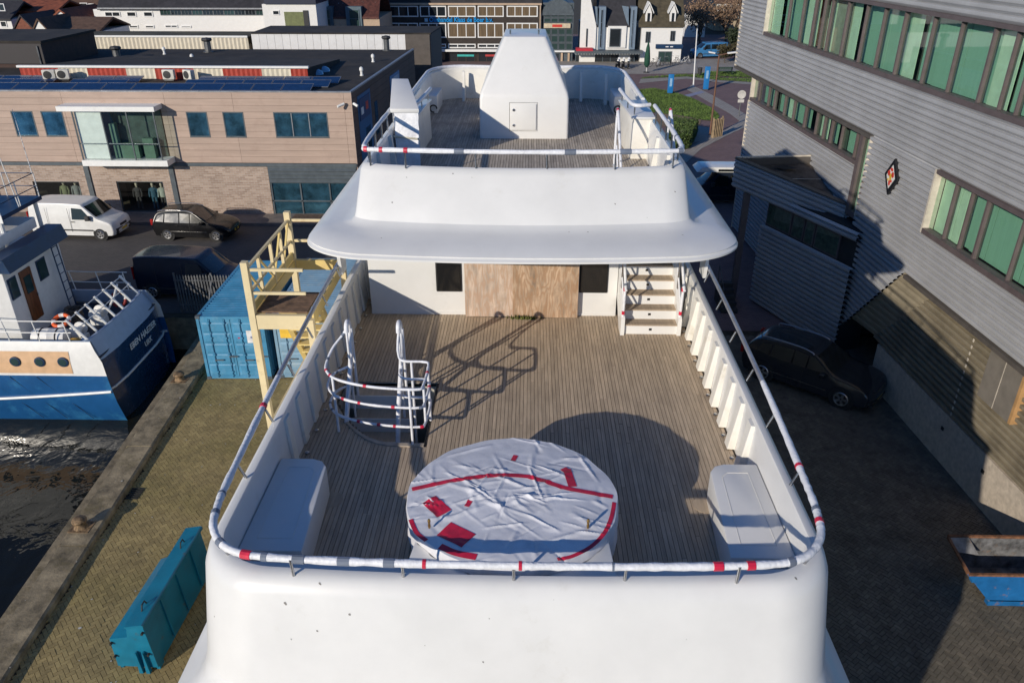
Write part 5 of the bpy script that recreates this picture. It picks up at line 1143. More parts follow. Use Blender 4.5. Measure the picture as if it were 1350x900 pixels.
wins=[(-29.0,-27.75),(-27.3,-26.05),(-19.08,-17.9),(-17.03,-15.85),(-14.18,-11.15)]; wz0,wz1=4.546,5.968
bay=(-25.15,-20.45)
zb,zt2=3.12,7.04; nrow=11; rh=(zt2-zb)/nrow
seams=[XL,-40,-33,-25.9,-20.15,-16.35,-10.15,XR]
for r in range(nrow):
    za=zb+r*rh; zc=za+rh-0.012
    for a,b2 in zip(seams,seams[1:]):
        segs=[(a+0.006,b2-0.006)]
        cuts=[]
        if zc>wz0+0.05 and za<wz1-0.05: cuts+=wins
        if za<6.3 and zc>3.2: cuts.append(bay)
        for c0,c1 in cuts:
            ns=[]
            for s0,s1 in segs:
                if c1<=s0 or c0>=s1: ns.append((s0,s1)); continue
                if c0-s0>0.05: ns.append((s0,c0))
                if s1-c1>0.05: ns.append((c1,s1))
            segs=ns
        for s0,s1 in segs: MB().box(s0,s1,WY-0.03,WY,za,zc).build('board',BOARD,lb)
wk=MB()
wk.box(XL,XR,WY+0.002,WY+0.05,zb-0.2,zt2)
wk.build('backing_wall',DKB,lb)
for c0,c1 in wins:
    n=3 if c1-c0>2 else 1
    f=MB(); f.box(c0,c1,WY-0.04,WY-0.005,wz0,wz0+0.09); f.box(c0,c1,WY-0.04,WY-0.005,wz1-0.06,wz1); f.box(c0,c0+0.06,WY-0.04,WY-0.005,wz0+0.09,wz1-0.06); f.box(c1-0.06,c1,WY-0.04,WY-0.005,wz0+0.09,wz1-0.06)
    fo=f.build('window',STGREY,lb); wd=(c1-c0-0.12)/n
    for k in range(n):
        MB().box(c0+0.06+k*wd,c0+0.06+(k+1)*wd-(0.05 if k<n-1 else 0),WY-0.016,WY-0.01,wz0+0.09,wz1-0.06).build('pane',DGL,fo)
        if k<n-1: MB().box(c0+0.01+(k+1)*wd,c0+0.06+(k+1)*wd,WY-0.045,WY-0.005,wz0+0.09,wz1-0.06).build('mullion',ALU,fo)
# glazed bay
by=WY-0.95
bo=MB().box(-25.75,-20.35,by-0.12,WY-0.032,6.16,6.42).build('bay_roof',WTRIM,lb); MB().box(-25.05,-20.2,by-0.12,WY-0.032,3.15,3.47).build('bay_floor',WTRIM,lb)
bxs=[-25.0,-23.4,-22.0,-20.5]
BAYG=winglass('bay_glass',(0.86,0.93,0.90))
for i,(a,b2) in enumerate(zip(bxs,bxs[1:])):
    MB().quad((a+0.03,by,3.48),(b2-0.03,by,3.48),(b2-0.03,by,6.15),(a+0.03,by,6.15)).build('bay_pane',BAYG,lb)
MB().quad((-20.47,by,3.48),(-20.47,WY-0.04,3.48),(-20.47,WY-0.04,6.15),(-20.47,by,6.15)).build('bay_pane',BAYG,lb)
MB().box(-24.95,-23.45,by+0.14,by+0.16,3.5,6.14).build('bay_reflection',mat('white_reflection',(0.80,0.80,0.78),0.7,var=0.05),lb)  # added white panel, paints the bright sky reflection in the left pane
MB().box(-23.4,-20.5,WY-0.08,WY-0.04,3.5,6.15).build('bay_back',mat('room_teal',(0.05,0.085,0.075),0.8,var=0.3,scale=2),lb)
for x0,x1,z0,z1 in ((-22.9,-21.9,3.5,4.3),(-21.6,-21.0,3.5,4.6),(-23.3,-23.0,3.5,5.4)): MB().box(x0,x1,by+0.35,by+0.7,z0,z1).build('bay_furniture',mat('room_green',(0.09,0.17,0.12),0.7),lb)
for x in bxs: MB().box(x-0.03,x+0.03,by-0.02,by+0.04,3.472,6.158).build('bay_post',STGREY,lb)
MB().box(-25.0,-20.5,by+0.03,by+0.06,4.35,4.40).build('bay_rail',ALU,lb)
# ground floor: brick piers with steel columns, shop windows
shops=[(-37,-34.2,0.25,1.95),(-28.9,-26.15,0.25,1.95),(-23.96,-21.2,0.12,1.98)]
segs=[(XL,-37),(-34.2,-28.9),(-26.15,-23.96),(-21.2,-14.95)]
for a,b2 in segs: MB().box(a,b2,WY-0.02,WY+0.2,0.05,2.9).build('brick_wall',BRK,lb)
for a,b2,z0,z1 in shops:
    MB().box(a,b2,WY-0.02,WY+0.2,z1,2.9).build('brick_wall',BRK,lb); MB().box(a,b2,WY-0.02,WY+0.2,0.05,z0).build('brick_wall',BRK,lb)
    f=MB(); f.box(a,a+0.06,WY+0.05,WY+0.12,z0,z1); f.box(b2-0.06,b2,WY+0.05,WY+0.12,z0,z1); f.box(a+0.06,b2-0.06,WY+0.05,WY+0.12,z0,z0+0.06); f.box(a+0.06,b2-0.06,WY+0.05,WY+0.12,z1-0.06,z1)
    fo=f.build('shop_window',STGREY,lb); MB().quad((a+0.06,WY+0.09,z0+0.06),(b2-0.06,WY+0.09,z0+0.06),(b2-0.06,WY+0.09,z1-0.06),(a+0.06,WY+0.09,z1-0.06)).build('pane',winglass('shop_glass',(0.8,0.85,0.82)),fo)
    MB().box(a-0.3,b2+0.3,WY+1.6,WY+1.65,0,3).build('shop_back',BACK,lb); MB().box(a,b2,WY+0.2,WY+1.6,z0-0.1,z0).build('shop_floor',mat('shop_floor',(0.06,0.05,0.05),0.8),lb); MB().box(a,b2,WY+0.2,WY+1.6,2.3,2.4).build('shop_ceiling',BACK,lb)
for x in (-33.2,-28.75+3.3-0.05+0.0,-20.55,-31.2):
    MB().box(x-0.14,x+0.14,WY-0.10,WY-0.022,0.05,2.92).build('steel_column',STGREY,lb)
MB().box(XL,XR,WY-0.10,WY+0.0,2.92,3.10).build('steel_beam',STGREY,lb)
gf=MB().box(-14.93,-9.8,WY-0.05,WY+0.1,1.95,2.9).build('louvre_panel',STGREY,lb)
for k in range(4): MB().prismx([(WY-0.16,2.02+k*0.22),(WY-0.055,2.12+k*0.22),(WY-0.055,2.16+k*0.22),(WY-0.16,2.05+k*0.22)],-14.9,-9.82).build('louvre',STGREY,gf)
for k in range(3):
    a=-14.9+k*1.7; f=MB().box(a,a+0.08,WY-0.06,WY+0.05,0.05,1.93).build('shop_mullion',STGREY,lb); MB().box(a+0.09,a+1.69,WY+0.0,WY+0.02,0.12,1.93).build('pane',DGL,f)
MB().box(-14.9,-9.8,WY-0.06,WY+0.05,0.85,0.92).build('transom_bar',STGREY,lb)
# mannequins
MAN=mat('mannequin_pale',(0.55,0.50,0.40),0.5); COATS=[mat('coat_olive',(0.20,0.22,0.12),0.8),mat('coat_grey',(0.22,0.24,0.24),0.8),mat('coat_dark',(0.05,0.05,0.055),0.8),mat('coat_blue',(0.03,0.10,0.16),0.8),mat('coat_pale',(0.42,0.45,0.40),0.8)]
for i,(x,lab,ci) in enumerate(((-27.45,'mannequin in an olive jacket in the left shop window',0),(-26.75,'mannequin in a grey jacket at the right of the left shop window',1),(-23.1,'dark coated mannequin at the back left of the shop window behind the cars',2),(-22.15,'mannequin with pale scarf and blue trousers in the shop window',3),(-21.62,'mannequin in pale grey suit at the right end of the shop window',4))):
    y=WY+0.55; z=0.16 if x>-25 else 0.26; mn=thing('mannequin',lab,'mannequin',(x,y,z),group='mannequins in the shop windows'); s=0.93
    m=MB(); m.lathe([(0.045,1.36*s),(0.05,1.46*s),(0.075,1.54*s),(0.085,1.62*s),(0.07,1.72*s),(0.0,1.76*s)],(x,y,z),10); m.build('head',MAN,mn,smooth=60)
    m=MB(); m.loft([[(x+a*math.cos(q),y+b2*math.sin(q),z+zz*s) for q in [2*math.pi*k/12 for k in range(12)]] for a,b2,zz in ((0.17,0.12,0.80),(0.19,0.13,0.95),(0.17,0.12,1.1),(0.21,0.13,1.28),(0.20,0.11,1.36),(0.06,0.06,1.42))],closed=True,caps=True)
    for sg in (-1,1): m.tube([(x+sg*0.20,y,z+1.33*s),(x+sg*0.26,y-0.02,z+1.05*s),(x+sg*0.24,y-0.10,z+0.80*s)],[0.055,0.05,0.04],8)
    m.build('jacket',COATS[ci],mn,smooth=60)
    m=MB()
    for sg in (-1,1): m.tube([(x+sg*0.09,y,z+0.85*s),(x+sg*0.10,y,z+0.45*s),(x+sg*0.11,y-0.02,z+0.03)],[0.09,0.07,0.055],8)
    m.build('trousers',COATS[3 if ci in (1,3) else 2],mn,smooth=60)
# side wall (in shade) and roof
SB=Vector((-8.74,62.6,0)); SA=Vector((XR,WY,0)); sdv=SB-SA
def sp(t,z,off=0): p=SA+sdv*t; return Vector((p.x+off,p.y,z))
for r in range(17):
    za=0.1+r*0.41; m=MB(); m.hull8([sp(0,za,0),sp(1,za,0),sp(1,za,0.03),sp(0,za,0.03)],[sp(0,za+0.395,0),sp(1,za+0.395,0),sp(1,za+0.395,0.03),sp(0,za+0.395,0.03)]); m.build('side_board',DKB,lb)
MB().box(XR-0.01,XR+0.035,WY-0.035,WY+0.04,0.05,7.02).build('corner_trim',BOARD,lb)
def spq(nm,mt,t0,t1,z0,z1,o0,o1,par=None):
    m=MB(); m.hull8([sp(t0,z0,o0),sp(t1,z0,o0),sp(t1,z0,o1),sp(t0,z0,o1)],[sp(t0,z1,o0),sp(t1,z1,o0),sp(t1,z1,o1),sp(t0,z1,o1)]); return m.build(nm,mt,par or lb)
SBL=mat('sign_blue',(0.02,0.12,0.28),0.5)
spq('sign_panel',SBL,0.06,0.22,1.5,6.6,0.032,0.06); sg_=spq('sign_board',mat('sign_blue_dark',(0.01,0.05,0.16),0.5),0.07,0.20,5.2,6.4,0.061,0.10); spq('sign_mark',REDE,0.145,0.175,5.6,6.05,0.101,0.106,sg_); spq('sign_mark',WTRIM,0.085,0.115,5.5,5.9,0.101,0.106,sg_)
spq('dark_window',DGL,0.13,0.19,1.8,4.6,0.061,0.08); spq('dark_window',DGL,0.27,0.31,3.6,5.6,0.032,0.05)
ps_=spq('poster_frame',mat('poster_blue',(0.08,0.25,0.5),0.5),0.52,0.68,3.6,6.4,0.032,0.07); spq('poster_print',mat('poster_pale',(0.45,0.55,0.65),0.5),0.535,0.665,3.8,6.2,0.071,0.075,ps_); spq('poster_figure',mat('poster_dark',(0.10,0.16,0.2),0.5),0.57,0.63,3.9,5.3,0.076,0.079,ps_)
m=MB(); m.hull8([(XL,WY,6.96),(XR,WY,6.96),(-8.76,62.6,6.96),(XL,62.6,6.96)],[(XL,WY,7.0),(XR,WY,7.0),(-8.76,62.6,7.0),(XL,62.6,7.0)]); m.build('roof',FELT,lb)
MB().box(XL,XR+0.05,WY-0.05,WY+0.12,7.025,7.09).build('roof_edge',ALU,lb); spq('roof_edge',ALU,0.006,1,7.0,7.09,-0.10,0.06)
# security cameras on the corner
for dx,dy,lab in ((-0.45,-0.5,'white security camera pointing left on the building corner'),(0.35,-0.25,'white security camera pointing right on the building corner')):
    c=Vector((XR-0.25 if dx<0 else XR+0.06,WY-0.05,6.45)); t=thing('security_camera',lab,'camera',tuple(c),group='security cameras')
    MB().tube([c,c+Vector((dx*0.3,dy*0.3,0.0))],0.03,6).build('arm',GALV,t); a=c+Vector((dx*0.25,dy*0.3,0.02)); MB().tube([a,a+Vector((dx*0.7,dy*0.5,-0.12))],0.075,8).build('housing',WTRIM,t)
# solar panels
SOL=mat('solar_cell',(0.010,0.035,0.11),0.18,var=0.15,scale=4); 
def solar(loc,lab,first=[None]):
    if first[0] is None:
        t=thing('solar_panel',lab,'solar panel',loc,group='solar panels on the flat roof'); 
        A0=R(13); Mx=WM(t)@Matrix.Rotation(A0,4,'X')
        for nm,mt,b_ in (('cells',SOL,(0.02,1.62,0.02,0.98,0.012,0.03)),):
            m=MB(); m.box(*b_); m.xf(Mx); m.build(nm,mt,t)
        m=MB(); m.box(0,1.64,0,0.02,0,0.036); m.box(0,1.64,0.98,1.0,0,0.036); m.box(0,0.02,0.02,0.98,0,0.036); m.box(1.62,1.64,0.02,0.98,0,0.036); m.xf(Mx); m.build('frame',ALU,t)
        m=MB(); m.box(0.2,0.24,0.9,0.94,-0.2,0.0); m.box(1.4,1.44,0.9,0.94,-0.2,0.0); m.xf(WM(t)@Matrix.Translation((0,0,0.2))); m.build('stand',ALU,t); first[0]=t; return t
    return dup(first[0],loc,label=lab)
for row,(yy,xa,xb) in enumerate(((44.5,-34.5,-12.0),(45.75,-34.5,-11.3),(47.0,-34.5,-11.0))):
    x=xb-1.68
    while x>xa:
        if not (row>0 and (-28.6<x+0.8<-26.0 or -22.4<x+0.8<-19.0)) : solar((x,yy,7.04),('dark blue solar panel in the front row along the roof edge','dark blue solar panel in the middle row on the shop roof','dark blue solar panel in the back row before the red panels')[row])
        x-=1.68
# raised red and cream roof light strip
REDP=mat('red_panel',(0.40,0.045,0.025),0.6,var=0.12); CRM=mat('cream_panel',(0.66,0.60,0.48),0.6,var=0.05)
rs_=thing('roof_annexe','low roof structure with red and cream ribbed panels on the black roof','annexe',(-21,52,7))
x=-30.6; k=0
while x<-13.3:
    w_=2.35 if k%2==0 else 1.75; e=min(-13.2,x+w_); m=MB(); n=max(2,int((e-x)/0.14)); m.loft([[(x+(e-x)*i/n,48.6+(0.04 if i%2 else 0),7.0),(x+(e-x)*i/n,48.6+(0.04 if i%2 else 0),7.66)] for i in range(n+1)]); m.build('panel',REDP if k%2==0 else CRM,rs_); x=e; k+=1
MB().box(-30.7,-13.1,48.5,48.72,7.66,7.78).build('fascia',WTRIM,rs_)
m=MB(); m.hull8([(-30.6,48.66,7.0),(-13.2,48.66,7.0),(-12.9,56,7.0),(-27.5,56,7.0)],[(-30.6,48.66,7.68),(-13.2,48.66,7.68),(-12.9,56,7.2),(-27.5,56,7.4)]); m.build('roof',FELT,rs_)
# roof plant
def acunit(loc,rz,label,n=1):
    t=thing('air_conditioner',label,'air conditioner',loc,rz,group='air conditioning units on the roof'); M=WM(t)
    for k in range(n):
        m=MB(); m.box(k*0.75,k*0.75+0.68,0,0.3,0.08,0.62); m.xf(M); cs=m.build('case',mat('ac_case',(0.66,0.64,0.58),0.5),t,bevel=0.02)
        m=MB(); m.lathe([(0.22,0),(0.22,0.02),(0.05,0.03)],(k*0.75+0.28,-0.002,0.35),18,'Y'); m.xf(M); m.build('fan_grille',PLAST,cs)
        m=MB(); m.box(k*0.75+0.05,k*0.75+0.6,0.05,0.25,0,0.08); m.xf(M); m.build('foot',GALV,t)
acunit((-28.6,47.4,7.05),0.25,'pair of air conditioning units at the left on the roof',2)
acunit((-21.6,47.7,7.05),0.0,'pale air conditioning unit beside a dark one on the roof',1)
acunit((-20.4,47.8,7.05),-0.5,'air conditioning unit turned sideways among the solar panels',1)
def vent(px,py,h,r_,label,cowl=True,zr=7.0):
    p=atz(px,py,zr); t=thing('roof_vent',label,'vent',(p.x,p.y,zr),group='vents on the roof')
    MB().lathe([(r_*1.5,0),(r_*1.5,0.05),(r_,0.06),(r_,h)],(p.x,p.y,zr),10).build('pipe',GALV if cowl else WTRIM,t)
    MB().lathe([(r_*1.3,h+0.02),(r_*1.6,h+0.1),(r_*1.4,h+0.22),(0.02,h+0.28)],(p.x,p.y,zr),10).build('cowl',PLAST if cowl else WTRIM,t)
vent(510,67,0.8,0.22,'grey vent stack near the roof corner by the white wall'); vent(275,69,0.75,0.25,'square grey vent stack on the far side of the black roof'); vent(155,78,0.6,0.25,'pale vent with a round cowl at the left of the black roof')
for px,py,lab in ((492,82,'small white roof pipe nearest the grey vent stack'),(477,100,'small white roof pipe near the solar panels end'),(217,72,'small white roof pipe in the middle of the black roof'),(254,82,'small white roof pipe just behind the red panels')): vent(px,py,0.25,0.08,lab,False)
for px,py,lab in ((415,98,'round blue skylight dome next to the red panels end'),(424,94,'second round blue skylight dome behind the first')):
    p=atz(px,py,7.0); tag(centre(MB().lathe([(0.55,0),(0.5,0.15),(0.3,0.28),(0,0.33)],(p.x,p.y,7.0),16).build('skylight_dome',mat('dome_blue',(0.2,0.42,0.62),0.15),smooth=60)),lab,'skylight')
# ================================================================ WAREHOUSES BEHIND
def ribwall(par,nm,mt,x0,x1,y,z0,z1,pitch=0.33,amp=0.06):
    m=MB(); n=int((x1-x0)/pitch*2); m.loft([[(x0+(x1-x0)*i/n,y-(amp if (i//1)%2 else 0),z0),(x0+(x1-x0)*i/n,y-(amp if i%2 else 0),z1)] for i in range(n+1)]); return m.build(nm,mt,par)
def P(px,py,Yv): return aty(px,py,Yv)
GRNROOF=mat('mossy_roof',(0.10,0.085,0.05),0.95,var=0.3,scale=0.4)
cw=thing('cream_warehouse','long cream ribbed metal warehouse with a mossy flat roof','warehouse',(-32,72,0))
a=P(28,49,67); b2=P(326,46,67); ribwall(cw,'wall',CRM,a.x,b2.x,67,0,a.z); MB().box(a.x,b2.x,66.9,67.05,a.z,a.z+0.14).build('gutter',WTRIM,cw)
m=MB(); c1=atz(120,40,a.z+0.3); m.hull8([(a.x,67.05,a.z-0.5),(b2.x,67.05,a.z-0.5),(b2.x+1,71.5,a.z-0.5),(a.x,71.5,a.z-0.5)],[(a.x,67.05,a.z+0.05),(b2.x,67.05,a.z+0.05),(b2.x+1,71.5,a.z+0.0),(a.x,71.5,a.z+0.0)]); m.build('roof',GRNROOF,cw)
MB().box(a.x,b2.x,66.85,66.94,0,6.1).build('dark_base',mat('blue_grey_base',(0.06,0.08,0.11),0.7),cw); MB().box(a.x,a.x+0.2,67.05,71.5,0,a.z-0.5).build('end_wall',CRM,cw); MB().box(b2.x-0.2,b2.x,67.1,71.5,0,a.z-0.5).build('end_wall',CRM,cw)
ww=thing('white_warehouse','white panelled warehouse block with a black roof','warehouse',(-16,72,0))
a=P(331,45,66.6); b2=P(534,45,66.6)
n=20
for i in range(n):
    x0=a.x+(b2.x-a.x)*i/n; MB().box(x0+0.01,a.x+(b2.x-a.x)*(i+1)/n-0.01,66.55,66.6,0,a.z).build('panel',mat('white_cladding',(0.70,0.70,0.70),0.5,var=0.03,objvar=0.03),ww)
m=MB(); m.hull8([(a.x,66.61,0),(-7.9,66.61,0),(-7.6,72,0),(a.x,72,0)],[(a.x,66.61,a.z-0.0),(-7.9,66.61,a.z+0.0),(-7.6,72,a.z+0.0),(a.x,72,a.z+0.0)]); m.build('block',mat('dark_clad',(0.10,0.085,0.075),0.7),ww)
m=MB(); m.hull8([(a.x,66.5,a.z+0.01),(-7.85,66.5,a.z+0.01),(-7.55,72,a.z+0.01),(a.x,72,a.z+0.01)],[(a.x,66.5,a.z+0.1),(-7.85,66.5,a.z+0.1),(-7.55,72,a.z+0.1),(a.x,72,a.z+0.1)]); m.build('roof',FELT,ww)
MB().box(b2.x,-7.95,66.5,66.6,0,a.z).build('dark_corner',mat('dark_clad',(0.1,0.085,0.075),0.7),ww)
db=thing('dark_shed','dark brown flat roofed shed at the left edge behind the solar panels','shed',(-36,54,0))
a=P(0,54,53); MB().box(-48,-31.6,53,60,0,a.z-0.15).build('wall',mat('dark_brown_wall',(0.065,0.035,0.028),0.8,var=0.2),db); MB().box(-48,-31.45,52.9,60.1,a.z-0.15,a.z).build('roof',FELT,db); MB().box(-48,-31.5,52.9,52.99,a.z-1.4,a.z-0.16).build('fascia',mat('dark_fascia',(0.03,0.025,0.028),0.6),db); MB().tube([(-31.75,52.85,3),(-31.75,52.85,a.z-0.3)],0.06,6).build('downpipe',GALV,db)
# ================================================================ FAR SIDE OF THE STREET
def poly(name,mt,pts,z,kind=True):
    o=MB().add([tuple(atz(x,y,z)) for x,y in pts],[tuple(range(len(pts)))]).build(name,mt)
    if kind: setting(o)
    return o
ROADM=brickmat('red_brick_road',(0.23,0.145,0.14),(0.18,0.11,0.11),(0.13,0.10,0.09),0.22,0.11,'XY'); SLAB=brickmat('concrete_slab',(0.42,0.38,0.34),(0.36,0.33,0.30),(0.18,0.17,0.15),0.3,0.3,'XY')
m=MB().add([(5.2,29.5,-0.02),(60,29.5,-0.02),(70,140,-0.02),(-60,140,-0.02),(-60,86,-0.02),(-4,86,-0.02),(-4,50,-0.02)],[(0,1,2,3,4,5,6)]); setting(m.build('road',ROADM))
GRASSM=mat('grass_soil',(0.085,0.13,0.03),0.95,var=0.3,scale=0.8); DIRT=mat('dirt',(0.26,0.18,0.11),0.95,var=0.2)
poly('footpath',SLAB,[(838,98),(1000,96),(1000,78),(700,78),(700,95)],0.0)
poly('footpath',SLAB,[(842,110),(905,104),(950,109),(1000,112),(1000,106),(905,99),(845,104)],0.004)
poly('footpath',SLAB,[(905,118),(935,135),(962,150),(975,160),(955,172),(930,182),(905,196),(890,210),(905,214),(925,196),(960,178),(1000,160),(985,152),(965,140),(940,126),(912,112)],0.008)
poly('footpath',SLAB,[(880,172),(918,166),(950,170),(948,177),(905,192),(885,195)],0.004)
poly('cycle_crossing',mat('pale_blue_paint',(0.28,0.30,0.42),0.8),[(896,127),(925,120),(929,122),(901,130)],0.012)
def turf(name,pts,n,seed,hh=0.12,z=0.0):
    base=poly(name,GRASSM,pts,z+0.02); r=random.Random(seed); W=[atz(x,y,0) for x,y in pts]
    x0,x1=min(p.x for p in W),max(p.x for p in W); y0,y1=min(p.y for p in W),max(p.y for p in W)
    def ins(x,y):
        c=False; k=len(W)-1
        for i in range(len(W)):
            if (W[i].y>y)!=(W[k].y>y) and x<(W[k].x-W[i].x)*(y-W[i].y)/(W[k].y-W[i].y)+W[i].x: c=not c
            k=i
        return c
    m=MB(); k=0
    while k<n:
        x,y=r.uniform(x0,x1),r.uniform(y0,y1); k+=1
        if not ins(x,y): continue
        a=r.uniform(0,6.28); h=hh*r.uniform(0.5,1.4); wd=0.05
        dx,dy=wd*math.cos(a),wd*math.sin(a); m.rv=r.random()*0.98+0.01; m.add([(x-dx,y-dy,z+0.015),(x+dx,y+dy,z+0.015),(x+r.uniform(-.06,.06),y+r.uniform(-.06,.06),z+h)],[(0,1,2)])
    o=m.build(name.replace('lawn','grass'),mat('grass_blade',(0.105,0.175,0.035),0.8,var=0.25,objvar=0.3,scale=0.6)); o['kind']='stuff'; o['label']='short green grass of the roadside lawn'; return o
turf('lawn',[(840,119),(862,117),(885,121),(910,129),(935,141),(948,152),(946,160),(925,158),(900,153),(868,149),(838,146)],14000,1)
turf('lawn',[(844,104),(905,101),(950,106),(1000,109),(1000,104),(960,103),(905,98),(850,102)],4000,2); turf('lawn',[(915,99),(1000,103),(1000,94),(935,95)],4000,3)
poly('bare_earth',DIRT,[(866,149),(900,153),(925,158),(922,166),(880,168),(862,162)],0.016)
# hedge and shrubs
LEAF=mat('leaf_green',(0.08,0.13,0.03),0.7,var=0.3,objvar=0.35,scale=1.0); LEAFD=mat('leaf_dark',(0.03,0.045,0.018),0.7,var=0.3,objvar=0.35); TWIG=mat('bare_twig',(0.27,0.175,0.11),0.9,var=0.25,objvar=0.3); BARK=mat('bark',(0.10,0.075,0.055),0.95,var=0.3,scale=4,bump=0.6,bscale=8)
def leaves(m,pts,size,r):
    for p in pts:
        n=Vector((r.gauss(0,1),r.gauss(0,1),r.gauss(0,1)+0.4)).normalized(); u=n.orthogonal().normalized(); u.rotate(Matrix.Rotation(r.uniform(0,6.28),3,n)); v=n.cross(u); s=size*r.uniform(0.6,1.3)
        m.rv=r.random()*0.98+0.01; m.add([p-u*s,p+v*s*0.5,p+u*s,p-v*s*0.5],[(0,1,2,3)])
hg=thing('hedge','clipped green hedge at the corner of the lawn','hedge',tuple(atz(895,185,0)))
r=random.Random(4); H0,H1,H2,H3=[atz(x,y,0) for x,y in ((874,200),(908,196),(918,176),(884,172))]; pts=[]
for i in range(5200):
    u,v=r.random(),r.random(); e=r.random()
    if e<0.45: zz=1.15+r.gauss(0,0.05)
    else:
        zz=r.uniform(0.05,1.15); k=r.random()
        if k<0.5: v=r.gauss(0,0.02)
        else: u=1+r.gauss(0,0.02)
    p=(H0*(1-u)+H1*u)*(1-v)+(H3*(1-u)+H2*u)*v; pts.append(Vector((p.x+r.gauss(0,0.05),p.y+r.gauss(0,0.05),zz)))
m=MB(); leaves(m,pts,0.09,r); m.build('foliage',LEAF,hg); m=MB(); m.hull8([H0+Vector((.1,.1,0)),H1+Vector((-.1,.1,0)),H2-Vector((.1,.1,0)),H3+Vector((.1,-.1,0))],[p+Vector((0,0,1.08)) for p in (H0+Vector((.1,.1,0)),H1+Vector((-.1,.1,0)),H2-Vector((.1,.1,0)),H3+Vector((.1,-.1,0)))]); m.build('inner_twigs',LEAFD,hg)
def tree(label,base,h,rad,leafm,n,seed,size=0.22,name='tree',group=None,bare=False):
    t=thing(name,label,'tree' if name=='tree' else 'shrub',tuple(base),group=group); r=random.Random(seed); tips=[]
    m=MB()
    def branch(p,d,l,rr,dep):
        q=p+d*l; mid=p+d*l*0.5+Vector((r.gauss(0,.05),r.gauss(0,.05),0))*l; m.tube([p,mid,q],[rr,rr*0.8,rr*0.6],5 if dep>1 else 7); tips.append(q)
        if dep<(4 if bare else 3):
            for k in range(3 if dep else 5):
                a=r.uniform(0,6.28); tl=r.uniform(0.35,0.9); nd=(d+Vector((math.cos(a)*tl,math.sin(a)*tl,r.uniform(0.0,0.35)))).normalized(); branch(q if k else p+d*l*0.75,nd,l*r.uniform(0.6,0.8),rr*0.55,dep+1)
    branch(Vector(base),Vector((0,0,1)),h*0.32,h*0.03,0); m.build('trunk',BARK,t)
    top=max(p.z for p in tips); cen=Vector((base[0],base[1],base[2]+h*0.62)); P_=[]
    for i in range(n):
        tp=r.choice(tips[1:]); p=tp+Vector((r.gauss(0,1),r.gauss(0,1),r.gauss(0,0.8)))*rad*0.20; P_.append(p)
    m=MB(); leaves(m,P_,size,r); m.build('crown',leafm,t); return t
TL=[('bare brown tree right of the white house',24.5,121,6.5,3.0,TWIG),('bare reddish tree behind the parked blue van',29,124,6.5,3.4,TWIG),('bare brown tree beside the grey building corner',33.5,120,6,3.0,TWIG),('dark evergreen behind the parked blue van',28.5,117,3.4,1.6,LEAFD),('brown bushy tree in front of the distant houses',26.5,131,6.5,3.2,TWIG),('brown bushy tree at the right edge before the distant houses',32.5,133,7,3.4,TWIG),('low dark evergreen by the end of the lane',32.5,113,3.0,1.8,LEAFD)]
for i,(lab,x,y,h,rd,mm) in enumerate(TL): tree(lab,(x,y,-0.05),h,rd,mm,1500 if mm is TWIG else 1400,20+i,0.16 if mm is TWIG else 0.22,bare=mm is TWIG,group='trees at the end of the street')
for i,(px,py,lab) in enumerate(((955,83,'olive green bush right of the parked blue van'),(968,80,'olive bush against the grey building corner'))):
    b=atz(px,py,0); tree(lab,(b.x,b.y,-0.03),2.2,1.7,mat('leaf_olive',(0.07,0.06,0.025),0.8,var=0.3,objvar=0.3),900,60+i,0.2,name='shrub',group='bushes at the end of the street')
# ---------------------------------------------------------------- houses
FW=WTRIM; HB=glass('house_glass',(0.02,0.025,0.03),0.05)
ROOFD=mat('dark_tile',(0.035,0.034,0.04),0.8,var=0.2,scale=2,bump=0.5,bscale=4); ROOFO=mat('olive_tile',(0.085,0.07,0.042),0.85,var=0.2,scale=2,bump=0.5,bscale=4); ROOFR=mat('red_tile',(0.26,0.075,0.035),0.8,var=0.25,scale=2,bump=0.5,bscale=4); ROOFB=mat('brown_tile',(0.13,0.075,0.05),0.85,var=0.2,scale=2,bump=0.5,bscale=4); HWH=mat('white_render',(0.76,0.75,0.72),0.7,var=0.03); BEIGE=mat('beige_render',(0.50,0.37,0.26),0.8,var=0.08)
def fwin(par,Y,px,py,qx,qy,frame=FW,pane=HB,nv=1,nh=1,dep=0.08,fw=0.10):
    a=aty(px,qy,Y); b2=aty(qx,py,Y); x0,x1,z0,z1=a.x,b2.x,a.z,b2.z
    m=MB(); m.box(x0,x1,Y-dep,Y-0.01,z0,z0+fw); m.box(x0,x1,Y-dep,Y-0.01,z1-fw,z1); m.box(x0,x0+fw,Y-dep,Y-0.01,z0+fw,z1-fw); m.box(x1-fw,x1,Y-dep,Y-0.01,z0+fw,z1-fw)
    f=m.build('window',frame,par); W=(x1-x0-2*fw)/nv
    for k in range(1,nv): MB().box(x0+fw+k*W-fw*0.4,x0+fw+k*W+fw*0.4,Y-dep,Y-0.01,z0+fw,z1-fw).build('mullion',frame,f)
    Hh=(z1-z0-2*fw)/nh
    for k in range(1,nh): MB().box(x0+fw,x1-fw,Y-dep-0.004,Y-0.012,z0+fw+k*Hh-fw*0.3,z0+fw+k*Hh+fw*0.3).build('transom',frame,f)
    for k in range(nv): MB().box(x0+fw+k*W,x0+fw+(k+1)*W,Y-0.04,Y-0.02,z0+fw,z1-fw).build('pane',pane,f)
    return f
def pbox(par,nm,mt,px,py,qx,qy,Y,dep=0.1,out=0.0,zmin=None):
    a=aty(px,qy,Y); b2=aty(qx,py,Y); return MB().box(a.x,b2.x,Y-out,Y+dep,a.z if zmin is None else zmin,b2.z).build(nm,mt,par)
